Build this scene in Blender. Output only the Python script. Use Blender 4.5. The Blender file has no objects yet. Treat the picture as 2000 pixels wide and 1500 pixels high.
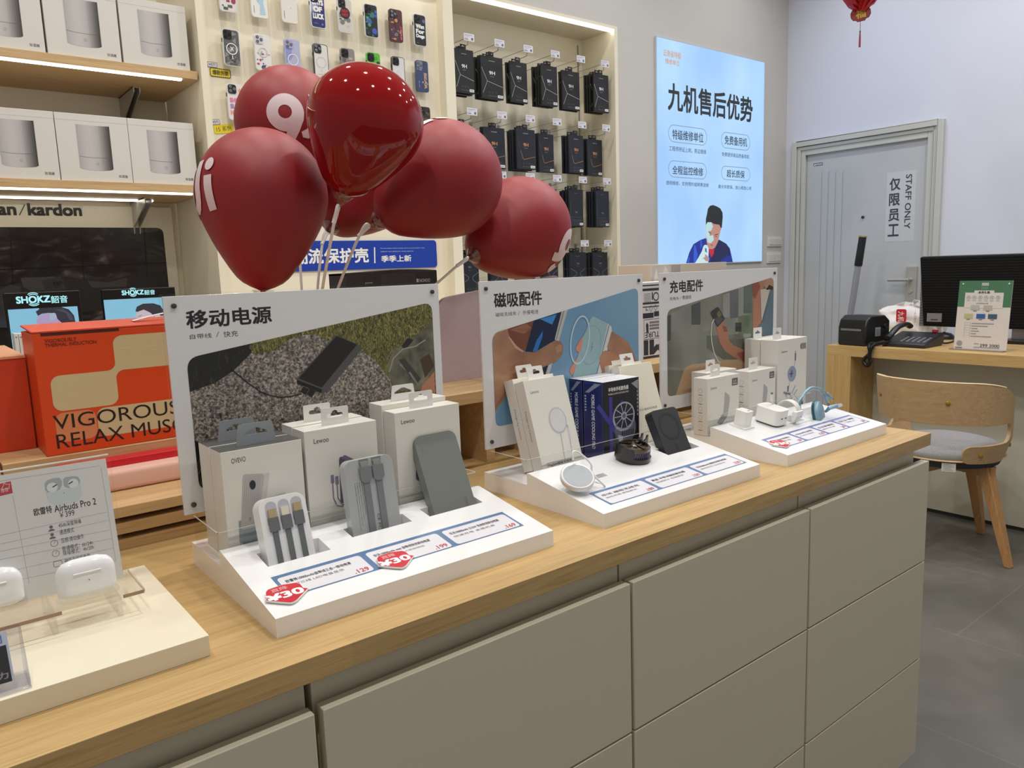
import bpy, bmesh, math, random
from mathutils import Vector, Matrix
from mathutils.geometry import tessellate_polygon
random.seed(7)
S = bpy.context.scene
COL = S.collection
PI = math.pi
# ---------------------------------------------------------------- camera
YAW, PITCH, ROLL, FPX = 0.89794998, 0.14968504, -0.03534724, 1495.2
CAM = Vector((0, 0, 1.30))
_f = Vector((math.cos(YAW) * math.cos(PITCH), math.sin(YAW) * math.cos(PITCH), -math.sin(PITCH)))
_r = _f.cross(Vector((0, 0, 1))).normalized()
_u = _r.cross(_f)
CR = math.cos(ROLL) * _r + math.sin(ROLL) * _u
CU = -math.sin(ROLL) * _r + math.cos(ROLL) * _u
CF = _f
cam_d = bpy.data.cameras.new('camera')
cam_d.sensor_width = 36
cam_d.lens = 36 * FPX / 2000
cam_d.clip_start = 0.02
cam = bpy.data.objects.new('camera', cam_d)
COL.objects.link(cam)
M4 = Matrix.Identity(4)
for i in range(3):
    M4[i][0], M4[i][1], M4[i][2], M4[i][3] = CR[i], CU[i], -CF[i], CAM[i]
cam.matrix_world = M4
S.camera = cam
# ---------------------------------------------------------------- world, exposure, room lights
S.view_settings.view_transform = 'Standard'
S.view_settings.look = 'None'
S.view_settings.gamma = 1
S.view_settings.use_curve_mapping = False
S.view_settings.exposure = 0.02
S.cycles.transparent_max_bounces = 24
w = bpy.data.worlds.new('shop_surroundings')
S.world = w
w.use_nodes = True
w.node_tree.nodes['Background'].inputs[0].default_value = (1.0, 0.965, 0.92, 1)
w.node_tree.nodes['Background'].inputs[1].default_value = 0.30

def area(name, loc, size, power, col=(1, 0.95, 0.86), sy=None, rot=(0, 0, 0)):
    l = bpy.data.lights.new(name, 'AREA')
    l.shape = 'RECTANGLE' if sy else 'SQUARE'
    l.size = size
    if sy: l.size_y = sy
    l.energy = power
    l.color = col
    o = bpy.data.objects.new(name, l)
    o.location = loc
    o.rotation_euler = rot
    COL.objects.link(o)
    return o

def spot(name, loc, power, target, ang=80, col=(1, 0.94, 0.84), rad=0.035, blend=0.6):
    l = bpy.data.lights.new(name, 'SPOT')
    l.energy = power
    l.color = col
    l.spot_size = math.radians(ang)
    l.spot_blend = blend
    l.shadow_soft_size = rad
    o = bpy.data.objects.new(name, l)
    o.location = loc
    o.rotation_euler = (Vector(target) - Vector(loc)).to_track_quat('-Z', 'Y').to_euler()
    COL.objects.link(o)
    return o

CEIL = 3.5
for x in (-0.3, 0.75, 1.8, 2.9, 4.1):
    for y in (0.15, 1.35, 2.45):
        warm = (1, 0.97, 0.915) if x < 2.5 else (0.95, 0.96, 1.0)
        spot('ceiling_spot_light', (x + 0.17 * (y > 1), y, CEIL - 0.05), 40 if y < 2 else 26, (x + 0.17 * (y > 1), y - 0.1, 0.9), ang=162, col=warm, rad=0.05, blend=0.8)
# ---------------------------------------------------------------- measuring: a photo pixel to a point on a real plane
def ray(px, py):
    return (CR * ((px - 1000) / FPX) - CU * ((py - 750) / FPX) + CF)
def at_x(px, py, X):
    d = ray(px, py); return CAM + d * ((X - CAM.x) / d.x)
def at_y(px, py, Y):
    d = ray(px, py); return CAM + d * ((Y - CAM.y) / d.y)
def at_z(px, py, Z):
    d = ray(px, py); return CAM + d * ((Z - CAM.z) / d.z)
def at_d(px, py, D):
    return CAM + ray(px, py).normalized() * D
# ---------------------------------------------------------------- materials
def lin(c):
    c /= 255.0
    return c / 12.92 if c <= 0.04045 else ((c + 0.055) / 1.055) ** 2.4
def rgb(c):
    if isinstance(c, str):
        c = [int(c[i:i + 2], 16) for i in (0, 2, 4)]
    return (lin(c[0]), lin(c[1]), lin(c[2]), 1)
_M = {}
def M(col, rough=0.5, metal=0.0, coat=0.0, emit=0.0, grain=0.0, gscale=60, spec=0.5, name=None):
    """plain procedural surface: colour with an optional fine grain in it"""
    key = (col if isinstance(col, str) else tuple(col), rough, metal, coat, emit, grain, gscale, spec)
    if key in _M: return _M[key]
    m = bpy.data.materials.new(name or 'surface')
    m.use_nodes = True
    nt = m.node_tree
    b = nt.nodes['Principled BSDF']
    b.inputs['Base Color'].default_value = rgb(col)
    b.inputs['Roughness'].default_value = rough
    b.inputs['Metallic'].default_value = metal
    b.inputs['Coat Weight'].default_value = coat
    b.inputs['Coat Roughness'].default_value = 0.05
    b.inputs['Specular IOR Level'].default_value = spec
    if emit:
        b.inputs['Emission Color'].default_value = rgb(col)
        b.inputs['Emission Strength'].default_value = emit
        b.inputs['Base Color'].default_value = (0.02, 0.02, 0.02, 1)
    if grain:
        tc = nt.nodes.new('ShaderNodeTexCoord')
        nz = nt.nodes.new('ShaderNodeTexNoise'); nz.inputs['Scale'].default_value = gscale; nz.inputs['Detail'].default_value = 6
        mp = nt.nodes.new('ShaderNodeMapRange'); mp.inputs['To Min'].default_value = 1 - grain; mp.inputs['To Max'].default_value = 1 + grain
        mx = nt.nodes.new('ShaderNodeMix'); mx.data_type = 'RGBA'; mx.blend_type = 'MULTIPLY'; mx.inputs[0].default_value = 1
        nt.links.new(tc.outputs['Object'], nz.inputs['Vector'])
        nt.links.new(nz.outputs['Fac'], mp.inputs['Value'])
        mx.inputs[6].default_value = rgb(col)
        nt.links.new(mp.outputs['Result'], mx.inputs[7])
        nt.links.new(mx.outputs[2], b.inputs['Base Color'])
    _M[key] = m
    return m

def ramp(nt, stops, fac):
    r = nt.nodes.new('ShaderNodeValToRGB')
    e = r.color_ramp.elements
    while len(e) < len(stops): e.new(0.5)
    for k, (p, c) in enumerate(stops):
        e[k].position = p; e[k].color = rgb(c)
    nt.links.new(fac, r.inputs['Fac'])
    return r

def noise_mat(name, stops, scale=(1, 1, 1), nscale=20, detail=8, rough=0.6, coat=0.0, kind='noise', distort=0.0, bump=0.0, emit=0.0, rot=(0, 0, 0)):
    m = bpy.data.materials.new(name); m.use_nodes = True
    nt = m.node_tree; b = nt.nodes['Principled BSDF']
    b.inputs['Roughness'].default_value = rough
    b.inputs['Coat Weight'].default_value = coat
    b.inputs['Coat Roughness'].default_value = 0.04
    tc = nt.nodes.new('ShaderNodeTexCoord'); mp = nt.nodes.new('ShaderNodeMapping')
    mp.inputs['Scale'].default_value = scale
    mp.inputs['Rotation'].default_value = rot
    nt.links.new(tc.outputs['Object'], mp.inputs['Vector'])
    if kind == 'noise':
        t = nt.nodes.new('ShaderNodeTexNoise'); t.inputs['Scale'].default_value = nscale; t.inputs['Detail'].default_value = detail
        t.inputs['Distortion'].default_value = distort
        out = t.outputs['Fac']
    elif kind == 'cells':
        t = nt.nodes.new('ShaderNodeTexVoronoi'); t.inputs['Scale'].default_value = nscale
        sep = nt.nodes.new('ShaderNodeSeparateColor'); nt.links.new(t.outputs['Color'], sep.inputs[0])
        out = sep.outputs[0]
    nt.links.new(mp.outputs['Vector'], t.inputs['Vector'])
    r = ramp(nt, stops, out)
    if emit: b.inputs['Base Color'].default_value = (0.02, 0.02, 0.02, 1)
    else: nt.links.new(r.outputs['Color'], b.inputs['Base Color'])
    if emit:
        nt.links.new(r.outputs['Color'], b.inputs['Emission Color']); b.inputs['Emission Strength'].default_value = emit
    if bump:
        bp = nt.nodes.new('ShaderNodeBump'); bp.inputs['Strength'].default_value = bump; bp.inputs['Distance'].default_value = 0.002
        nt.links.new(out, bp.inputs['Height']); nt.links.new(bp.outputs['Normal'], b.inputs['Normal'])
    return m

def wood(name, a, b_, c, along='X', rough=0.42, plank=None):
    """oak: broad boards, long grain streaks and fine pores running along one axis"""
    m = bpy.data.materials.new(name); m.use_nodes = True
    nt = m.node_tree; b = nt.nodes['Principled BSDF']
    b.inputs['Roughness'].default_value = rough
    tc = nt.nodes.new('ShaderNodeTexCoord')
    def nz(sc, scale, det=6, dis=0.0):
        mp = nt.nodes.new('ShaderNodeMapping'); mp.inputs['Scale'].default_value = sc
        nt.links.new(tc.outputs['Object'], mp.inputs['Vector'])
        t = nt.nodes.new('ShaderNodeTexNoise'); t.inputs['Scale'].default_value = scale; t.inputs['Detail'].default_value = det
        t.inputs['Distortion'].default_value = dis
        nt.links.new(mp.outputs['Vector'], t.inputs['Vector'])
        return t.outputs['Fac']
    k = {'X': (0.06, 1, 1), 'Y': (1, 0.06, 1), 'Z': (1, 1, 0.06)}[along]
    k2 = {'X': (0.03, 1, 1), 'Y': (1, 0.03, 1), 'Z': (1, 1, 0.03)}[along]
    g1 = nz(k, 75, 6, 0.8)
    g2 = nz(k2, 420, 3)
    mx = nt.nodes.new('ShaderNodeMath'); mx.operation = 'MULTIPLY_ADD'; mx.inputs[1].default_value = 0.55
    nt.links.new(g1, mx.inputs[0])
    m2 = nt.nodes.new('ShaderNodeMath'); m2.operation = 'MULTIPLY'; m2.inputs[1].default_value = 0.45
    nt.links.new(g2, m2.inputs[0]); nt.links.new(m2.outputs[0], mx.inputs[2])
    r = ramp(nt, ((0.30, c), (0.46, b_), (0.62, a)), mx.outputs[0])
    col = r.outputs['Color']
    if plank:
        mp = nt.nodes.new('ShaderNodeMapping'); nt.links.new(tc.outputs['Object'], mp.inputs['Vector'])
        br = nt.nodes.new('ShaderNodeTexBrick'); br.inputs['Scale'].default_value = 1
        br.inputs['Brick Width'].default_value = 0.55; br.inputs['Row Height'].default_value = plank
        br.inputs['Mortar Size'].default_value = 0.0; br.offset = 0.37
        br.inputs['Color1'].default_value = (0.90, 0.90, 0.90, 1); br.inputs['Color2'].default_value = (1.06, 1.05, 1.04, 1)
        nt.links.new(mp.outputs['Vector'], br.inputs['Vector'])
        mm = nt.nodes.new('ShaderNodeMix'); mm.data_type = 'RGBA'; mm.blend_type = 'MULTIPLY'; mm.inputs[0].default_value = 1
        nt.links.new(col, mm.inputs[6]); nt.links.new(br.outputs['Color'], mm.inputs[7]); col = mm.outputs[2]
    nt.links.new(col, b.inputs['Base Color'])
    bp = nt.nodes.new('ShaderNodeBump'); bp.inputs['Strength'].default_value = 0.12; bp.inputs['Distance'].default_value = 0.001
    nt.links.new(g2, bp.inputs['Height']); nt.links.new(bp.outputs['Normal'], b.inputs['Normal'])
    return m

def clear_plastic(name, tint=(0.988, 0.99, 0.988), refl=0.05, rough=0.02):
    """clear acrylic sheet: light passes straight through, edges catch more reflection"""
    m = bpy.data.materials.new(name); m.use_nodes = True
    nt = m.node_tree
    for n in list(nt.nodes):
        if n.type != 'OUTPUT_MATERIAL': nt.nodes.remove(n)
    out = nt.nodes['Material Output']
    tr = nt.nodes.new('ShaderNodeBsdfTransparent'); tr.inputs[0].default_value = (*tint, 1)
    gl = nt.nodes.new('ShaderNodeBsdfGlossy'); gl.inputs['Roughness'].default_value = rough
    lw = nt.nodes.new('ShaderNodeLayerWeight'); lw.inputs['Blend'].default_value = 0.5
    pw = nt.nodes.new('ShaderNodeMath'); pw.operation = 'POWER'; pw.inputs[1].default_value = 5
    nt.links.new(lw.outputs['Facing'], pw.inputs[0])
    ad = nt.nodes.new('ShaderNodeMath'); ad.operation = 'MULTIPLY_ADD'; ad.inputs[1].default_value = 0.6; ad.inputs[2].default_value = refl * 0.4
    nt.links.new(pw.outputs[0], ad.inputs[0])
    mx = nt.nodes.new('ShaderNodeMixShader')
    nt.links.new(ad.outputs[0], mx.inputs[0]); nt.links.new(tr.outputs[0], mx.inputs[1]); nt.links.new(gl.outputs[0], mx.inputs[2])
    nt.links.new(mx.outputs[0], out.inputs['Surface'])
    return m
ACRYL = clear_plastic('clear_acrylic')
ACRYL_EDGE = M((205, 205, 200), 0.15, spec=0.8, name='acrylic_edge')
FROST = M((150, 156, 162), 0.35, name='frosted_tab')
# ---------------------------------------------------------------- objects
W = {}
def thing(name, label, cat, loc=(0, 0, 0), group=None, rotz=0.0):
    o = bpy.data.objects.new(name, None)
    o.empty_display_size = 0.02
    COL.objects.link(o)
    o.location = loc; o.rotation_euler = (0, 0, rotz)
    W[o] = Matrix.Translation(Vector(loc)) @ Matrix.Rotation(rotz, 4, 'Z')
    o['label'] = label; o['category'] = cat
    if group: o['group'] = group
    return o
def tag(o, label, cat, group=None, kind=None):
    if label: o['label'] = label
    if cat: o['category'] = cat
    if group: o['group'] = group
    if kind: o['kind'] = kind
    return o
def dup(root, loc, label=None, group=None):
    r = root.copy(); COL.objects.link(r); r.location = loc
    if label: r['label'] = label
    if group: r['group'] = group
    for ch in root.children:
        c = ch.copy(); COL.objects.link(c); c.parent = r
        for g in ch.children:
            d = g.copy(); COL.objects.link(d); d.parent = c
    return r

class MB:
    """collects shapes in world coordinates and links them as one mesh object"""
    def __init__(s):
        s.v = []; s.f = []; s.mi = []; s.mats = []; s.T = Matrix.Identity(4); s.cur = 0
    def mat(s, m):
        if m not in s.mats: s.mats.append(m)
        s.cur = s.mats.index(m); return s
    def add(s, vs, fs):
        n = len(s.v)
        s.v += [tuple(s.T @ Vector(p)) for p in vs]
        s.f += [tuple(i + n for i in f) for f in fs]
        s.mi += [s.cur] * len(fs); return s
    def box(s, x0, x1, y0, y1, z0, z1):
        return s.add([(x0, y0, z0), (x1, y0, z0), (x1, y1, z0), (x0, y1, z0), (x0, y0, z1), (x1, y0, z1), (x1, y1, z1), (x0, y1, z1)],
                     [(0, 3, 2, 1), (4, 5, 6, 7), (0, 1, 5, 4), (1, 2, 6, 5), (2, 3, 7, 6), (3, 0, 4, 7)])
    def plate(s, outer, holes=(), t=0.002, z=0.0, frame=None):
        """flat sheet with holes: outlines in (a, b), thickness along +c; frame = (origin, A, B) puts it in space"""
        o, A, B = frame or ((0, 0, 0), (1, 0, 0), (0, 1, 0))
        o, A, B = Vector(o), Vector(A), Vector(B); N = A.cross(B)
        loops = [list(outer)] + [list(h) for h in holes]
        def area2(l): return sum(l[i - 1][0] * l[i][1] - l[i][0] * l[i - 1][1] for i in range(len(l)))
        if area2(loops[0]) < 0: loops[0].reverse()
        for h in loops[1:]:
            if area2(h) > 0: h.reverse()
        tri = tessellate_polygon([[Vector((a, b, 0)) for a, b in l] for l in loops])
        flat = [p for l in loops for p in l]; n = len(flat)
        P = lambda p, c: o + A * p[0] + B * p[1] + N * c
        vs = [P(p, z) for p in flat] + [P(p, z + t) for p in flat]
        fs = []
        for a, b, c in tri:
            x = (flat[b][0] - flat[a][0]) * (flat[c][1] - flat[a][1]) - (flat[b][1] - flat[a][1]) * (flat[c][0] - flat[a][0])
            if x < 0: b, c = c, b
            fs += [(c, b, a), (a + n, b + n, c + n)]
        k = 0
        for l in loops:
            for i in range(len(l)):
                j = (i + 1) % len(l)
                fs.append((k + i, k + j, k + j + n, k + i + n))
            k += len(l)
        return s.add(vs, fs)
    def tube(s, pts, r, n=8, cap=True, flat=1.0):
        pts = [Vector(p) for p in pts]
        rr = r if isinstance(r, (list, tuple)) else [r] * len(pts)
        vs = []; fs = []
        up = Vector((0, 0, 1)); prev = None
        for i, p in enumerate(pts):
            d = (pts[min(i + 1, len(pts) - 1)] - pts[max(i - 1, 0)]).normalized()
            if prev is None:
                a = d.cross(up if abs(d.z) < 0.95 else Vector((1, 0, 0))).normalized()
            else:
                a = (prev - d * prev.dot(d)).normalized()
            prev = a; b = d.cross(a)
            for k in range(n):
                t = 2 * PI * k / n
                vs.append(p + (a * math.cos(t) + b * math.sin(t) * flat) * rr[i])
        for i in range(len(pts) - 1):
            for k in range(n):
                k2 = (k + 1) % n
                fs.append((i * n + k, i * n + k2, (i + 1) * n + k2, (i + 1) * n + k))
        if cap:
            fs.append(tuple(range(n - 1, -1, -1))); fs.append(tuple(range((len(pts) - 1) * n, len(pts) * n)))
        return s.add(vs, fs)
    def lathe(s, prof, c=(0, 0, 0), n=32, axis=None, sq=None):
        """(radius, height) profile turned about an axis through c"""
        c = Vector(c); Q = Vector((0, 0, 1)).rotation_difference(Vector(axis)).to_matrix() if axis is not None else Matrix.Identity(3)
        vs = []; fs = []
        for r, h in prof:
            for k in range(n):
                t = 2 * PI * k / n
                vs.append(c + Q @ Vector((r * math.cos(t), r * math.sin(t) * (sq or 1), h)))
        for i in range(len(prof) - 1):
            for k in range(n):
                k2 = (k + 1) % n
                fs.append((i * n + k, i * n + k2, (i + 1) * n + k2, (i + 1) * n + k))
        if prof[0][0] > 1e-6: fs.append(tuple(range(n - 1, -1, -1)))
        if prof[-1][0] > 1e-6: fs.append(tuple(range((len(prof) - 1) * n, len(prof) * n)))
        return s.add(vs, fs)
    def build(s, name, m=None, parent=None, smooth=None, bevel=None, kind=None, label=None):
        me = bpy.data.meshes.new(name)
        vs = s.v
        if parent is not None:
            inv = W[parent].inverted(); vs = [tuple(inv @ Vector(p)) for p in vs]
        me.from_pydata(vs, [], s.f)
        ms = s.mats or [m]
        for x in ms: me.materials.append(x)
        if s.mats: me.polygons.foreach_set('material_index', s.mi)
        bm = bmesh.new(); bm.from_mesh(me)
        bmesh.ops.remove_doubles(bm, verts=bm.verts, dist=1e-6)
        bmesh.ops.recalc_face_normals(bm, faces=bm.faces)
        bm.to_mesh(me); bm.free()
        o = bpy.data.objects.new(name, me); COL.objects.link(o)
        if smooth:
            for p in me.polygons: p.use_smooth = True
            me.set_sharp_from_angle(angle=math.radians(smooth))
        if bevel:
            b = o.modifiers.new('soft_edges', 'BEVEL'); b.width = bevel; b.segments = 3; b.limit_method = 'ANGLE'; b.angle_limit = math.radians(40)
            b.harden_normals = False
            for p in me.polygons: p.use_smooth = True
            me.set_sharp_from_angle(angle=math.radians(35))
        if parent is not None: o.parent = parent; W[o] = W[parent]
        else: W[o] = Matrix.Identity(4)
        if kind: o['kind'] = kind
        if label: o['label'] = label
        return o
def structure(name, mb, m=None, parent=None, **k):
    o = mb.build(name, m, parent, **k)
    if parent is None: o['kind'] = 'structure'
    return o
def rrect(x0, y0, x1, y1, r, n=5):
    out = []
    for cx, cy, a in ((x1 - r, y0 + r, -90), (x1 - r, y1 - r, 0), (x0 + r, y1 - r, 90), (x0 + r, y0 + r, 180)):
        for k in range(n + 1):
            t = math.radians(a + 90 * k / n); out.append((cx + r * math.cos(t), cy + r * math.sin(t)))
    return out
def oval(cx, cy, rx, ry=None, n=28, a0=0, a1=360):
    ry = rx if ry is None else ry
    full = abs(a1 - a0) >= 360
    return [(cx + rx * math.cos(math.radians(a0 + (a1 - a0) * k / (n if full else n - 1))), cy + ry * math.sin(math.radians(a0 + (a1 - a0) * k / (n if full else n - 1)))) for k in range(n)]
def round_poly(pts, rs, n=6):
    """polygon with rounded corners"""
    out = []; N = len(pts)
    for i in range(N):
        p = Vector(pts[i]).to_2d(); a = Vector(pts[i - 1]).to_2d(); b = Vector(pts[(i + 1) % N]).to_2d()
        r = rs if not isinstance(rs, (list, tuple)) else rs[i]
        if r <= 0: out.append(tuple(p)); continue
        d1 = (a - p).normalized(); d2 = (b - p).normalized()
        for k in range(n + 1):
            t = k / n
            q = (p + d1 * r) * (1 - t) ** 2 + p * 2 * t * (1 - t) + (p + d2 * r) * t ** 2
            out.append(tuple(q))
    return out
_G = {}
def glyphs(s, bold=0.0):
    if (s, bold) in _G: return _G[(s, bold)]
    c = bpy.data.curves.new('lettering', 'FONT'); c.body = s; c.size = 1; c.offset = bold; c.resolution_u = 4
    o = bpy.data.objects.new('lettering', c)
    me = o.to_mesh()
    vs = [(v.co.x, v.co.y) for v in me.vertices]; fs = [tuple(p.vertices) for p in me.polygons]
    o.to_mesh_clear(); bpy.data.objects.remove(o); bpy.data.curves.remove(c)
    _G[(s, bold)] = (vs, fs)
    return _G[(s, bold)]
def clip_poly(subj, conv):
    """part of a polygon inside a convex outline"""
    def a2(l): return sum(l[i - 1][0] * l[i][1] - l[i][0] * l[i - 1][1] for i in range(len(l)))
    c = list(conv)
    if a2(c) < 0: c.reverse()
    out = list(subj)
    for i in range(len(c)):
        a, b = c[i - 1], c[i]
        if math.hypot(b[0] - a[0], b[1] - a[1]) < 1e-7: continue
        side = lambda p: (b[0] - a[0]) * (p[1] - a[1]) - (b[1] - a[1]) * (p[0] - a[0])
        src, out = out, []
        for j in range(len(src)):
            p, q = src[j - 1], src[j]; sp, sq = side(p), side(q)
            if sp * sq < 0:
                t = sp / (sp - sq); out.append((p[0] + (q[0] - p[0]) * t, p[1] + (q[1] - p[1]) * t))
            if sq >= 0: out.append(q)
        if not out: return []
    return out
class Print:
    """printing on a flat face: outlines and lettering laid in (u, v) metres on the face"""
    def __init__(s, o, u, v, lift=0.0003):
        s.o, s.u, s.v = Vector(o), Vector(u).normalized(), Vector(v).normalized(); s.n = s.u.cross(s.v).normalized()
        s.b = MB(); s.l = 1; s.k = 0; s.step = lift; s.clip = None
    def uv(s, px, py):
        d = ray(px, py); t = (s.o - CAM).dot(s.n) / d.dot(s.n); q = CAM + d * t - s.o
        return (q.dot(s.u), q.dot(s.v))
    def P(s, p): return s.o + s.u * p[0] + s.v * p[1] + s.n * (s.step * (s.l + s.k * 0.0006))
    def poly(s, pts, m):
        pts = list(pts); s.k += 1
        if s.clip: pts = clip_poly(pts, s.clip)
        q = []
        for p in pts:
            if not q or math.hypot(p[0] - q[-1][0], p[1] - q[-1][1]) > 1e-7: q.append(p)
        if len(q) < 3: return s
        tri = tessellate_polygon([[Vector((a, b, 0)) for a, b in q]])
        fs = []
        for a, b, c in tri:
            x = (q[b][0] - q[a][0]) * (q[c][1] - q[a][1]) - (q[b][1] - q[a][1]) * (q[c][0] - q[a][0])
            fs.append((a, b, c) if x > 0 else (a, c, b))
        s.b.mat(m).add([s.P(p) for p in q], fs); return s
    def rect(s, x0, y0, x1, y1, m): return s.poly([(x0, y0), (x1, y0), (x1, y1), (x0, y1)], m)
    def rr(s, x0, y0, x1, y1, r, m): return s.poly(rrect(x0, y0, x1, y1, r), m)
    def disc(s, cx, cy, rx, m, ry=None): return s.poly(oval(cx, cy, rx, ry), m)
    def line(s, pts, w, m, closed=False):
        pts = list(pts)
        if closed: pts = pts + [pts[0]]
        l0 = s.l
        for kk, (a, b) in enumerate(zip(pts[:-1], pts[1:])):
            s.l = l0 + (kk % 2) * 0.15
            d = Vector((b[0] - a[0], b[1] - a[1]))
            if d.length < 1e-7: continue
            d.normalize(); n = Vector((-d.y, d.x)) * w / 2; e = d * w * 0.35
            s.poly([(a[0] - n.x - e.x, a[1] - n.y - e.y), (b[0] - n.x + e.x, b[1] - n.y + e.y), (b[0] + n.x + e.x, b[1] + n.y + e.y), (a[0] + n.x - e.x, a[1] + n.y - e.y)], m)
        s.l = l0
        return s
    def text(s, t, x, y, h, m, w=None, bold=0.0, align='l', rot=0.0):
        """lettering with its lower left at (x, y), cap height h, stretched to width w when given"""
        vs, fs = glyphs(t)
        if not vs: return s
        x0 = min(p[0] for p in vs); x1 = max(p[0] for p in vs); y0 = min(p[1] for p in vs); y1 = max(p[1] for p in vs)
        x0 -= bold; x1 += bold; y0 -= bold; y1 += bold
        ky = h / (y1 - y0); kx = w / (x1 - x0) if w else ky
        wid = (x1 - x0) * kx; dx = {'l': 0, 'c': -wid / 2, 'r': -wid}[align]
        c, sn = math.cos(rot), math.sin(rot)
        for kk, (ox, oy) in enumerate(((0, 0), (bold, bold), (-bold, bold), (bold, -bold), (-bold, -bold)) if bold else ((0, 0),)):
            up = s.n * (s.step * 0.12 * kk)
            out = []
            for a, b in vs:
                a, b = (a + ox - x0) * kx + dx, (b + oy - y0) * ky
                out.append(s.P((x + a * c - b * sn, y + a * sn + b * c)) + up)
            s.b.mat(m).add(out, fs)
        return s
    def ptext(s, t, p0, p1, m, bold=0.0):
        """lettering filling the upright box between two photo pixels (lower left, upper right)"""
        a, b = s.uv(*p0), s.uv(*p1)
        return s.text(t, a[0], a[1], b[1] - a[1], m, w=b[0] - a[0], bold=bold)
    def px(s, pts, m): return s.poly([s.uv(*p) for p in pts], m)
    def pline(s, pts, w, m): return s.line([s.uv(*p) for p in pts], w, m)
    def build(s, name, parent, label=None):
        b = s.b; me = bpy.data.meshes.new(name)
        inv = W[parent].inverted()
        me.from_pydata([tuple(inv @ Vector(p)) for p in b.v], [], b.f)
        for x in b.mats: me.materials.append(x)
        me.polygons.foreach_set('material_index', b.mi)
        o = bpy.data.objects.new(name, me); COL.objects.link(o); o.parent = parent; W[o] = W[parent]
        if label: o['label'] = label
        return o
BLACK = M((28, 27, 32), 0.5); INK = M((40, 38, 44), 0.5); GREYINK = M((120, 118, 118), 0.5)
WHITE = M((236, 235, 232), 0.4); PAPER = M((226, 224, 222), 0.5)
def smooth_pts(pts, n=6):
    """Catmull-Rom through points"""
    P = [Vector(p) for p in pts]; out = []
    for i in range(len(P) - 1):
        a = P[max(i - 1, 0)]; b = P[i]; c = P[i + 1]; d = P[min(i + 2, len(P) - 1)]
        for k in range(n):
            t = k / n
            out.append(0.5 * ((2 * b) + (c - a) * t + (2 * a - 5 * b + 4 * c - d) * t * t + (3 * b - a - 3 * c + d) * t ** 3))
    out.append(P[-1]); return out
ORD = ('first', 'second', 'third', 'fourth', 'fifth', 'sixth', 'seventh', 'eighth')
# ================================================================ THE SETTING
WALLC = M((198, 195, 188), 0.75, grain=0.02, gscale=8, name='wall_paint')
WALLR = M((214, 217, 230), 0.75, grain=0.02, gscale=6, name='wall_paint_cool')
CREAM = M((232, 224, 202), 0.5, grain=0.015, gscale=10, name='cream_laminate')
COUNTERC = M((206, 198, 176), 0.38, grain=0.012, gscale=30, name='counter_laminate')
OAK = wood('oak_worktop', (200, 168, 114), (188, 155, 102), (166, 133, 82), 'X', plank=0.11)
OAKP = wood('oak_pale', (208, 176, 130), (196, 163, 117), (176, 142, 96), 'X')
OAKY = wood('oak_desk', (206, 172, 116), (194, 160, 104), (174, 138, 86), 'Y')
OAKZ = wood('oak_upright', (204, 170, 114), (194, 158, 102), (176, 138, 86), 'Z')
def tile_mat():
    m = bpy.data.materials.new('grey_floor_tile'); m.use_nodes = True
    nt = m.node_tree; b = nt.nodes['Principled BSDF']; b.inputs['Roughness'].default_value = 0.42
    tc = nt.nodes.new('ShaderNodeTexCoord')
    n1 = nt.nodes.new('ShaderNodeTexNoise'); n1.inputs['Scale'].default_value = 2.6; n1.inputs['Detail'].default_value = 9
    n1.inputs['Distortion'].default_value = 0.6
    nt.links.new(tc.outputs['Object'], n1.inputs['Vector'])
    r = ramp(nt, ((0.3, (92, 91, 85)), (0.55, (105, 103, 96)), (0.75, (121, 118, 110))), n1.outputs['Fac'])
    mp = nt.nodes.new('ShaderNodeMapping'); mp.inputs['Location'].default_value = (-0.24, 0.38, 0)
    mp.inputs['Rotation'].default_value = (0, 0, PI / 2)
    nt.links.new(tc.outputs['Object'], mp.inputs['Vector'])
    br = nt.nodes.new('ShaderNodeTexBrick'); br.inputs['Scale'].default_value = 1; br.inputs['Brick Width'].default_value = 1.236
    br.inputs['Row Height'].default_value = 0.618; br.inputs['Mortar Size'].default_value = 0.0025
    br.inputs['Color1'].default_value = (1, 1, 1, 1); br.inputs['Color2'].default_value = (0.93, 0.93, 0.93, 1); br.inputs['Mortar'].default_value = (1.25, 1.22, 1.2, 1)
    nt.links.new(mp.outputs['Vector'], br.inputs['Vector'])
    mm = nt.nodes.new('ShaderNodeMix'); mm.data_type = 'RGBA'; mm.blend_type = 'MULTIPLY'; mm.inputs[0].default_value = 1
    nt.links.new(r.outputs['Color'], mm.inputs[6]); nt.links.new(br.outputs['Color'], mm.inputs[7])
    nt.links.new(mm.outputs[2], b.inputs['Base Color'])
    return m
WB, XW = 3.10, 5.0          # face of the back wall, face of the door wall
structure('floor', MB().box(-1.6, XW + 0.1, -1.6, 3.8, -0.05, 0), tile_mat())
structure('ceiling', MB().box(-1.6, XW + 0.1, -1.6, 3.8, CEIL, CEIL + 0.08), M((225, 224, 220), 0.8))
wb = MB()
wb.box(3.302, XW + 0.1, WB, 3.8, 0, CEIL)                   # plain wall with the light box
wb.box(1.035, 3.302, WB, 3.8, 2.60, CEIL)                   # above the two niches
wb.box(-0.9, 1.035, WB, 3.8, 3.0, CEIL)
wb.box(-0.9, 3.302, 3.62, 3.8, 0, 3.0)
structure('wall_back', wb, WALLC)
# door wall with an opening for the staff door
DY0, DY1, DZ = 2.05, 3.04, 2.09
wr = MB()
wr.box(XW, XW + 0.1, -1.6, DY0 + 0.05, 0, CEIL).box(XW, XW + 0.1, DY1 - 0.05, 3.1, 0, CEIL).box(XW, XW + 0.1, DY0 + 0.05, DY1 - 0.05, DZ - 0.05, CEIL)
structure('wall_right', wr, WALLR)
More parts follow.
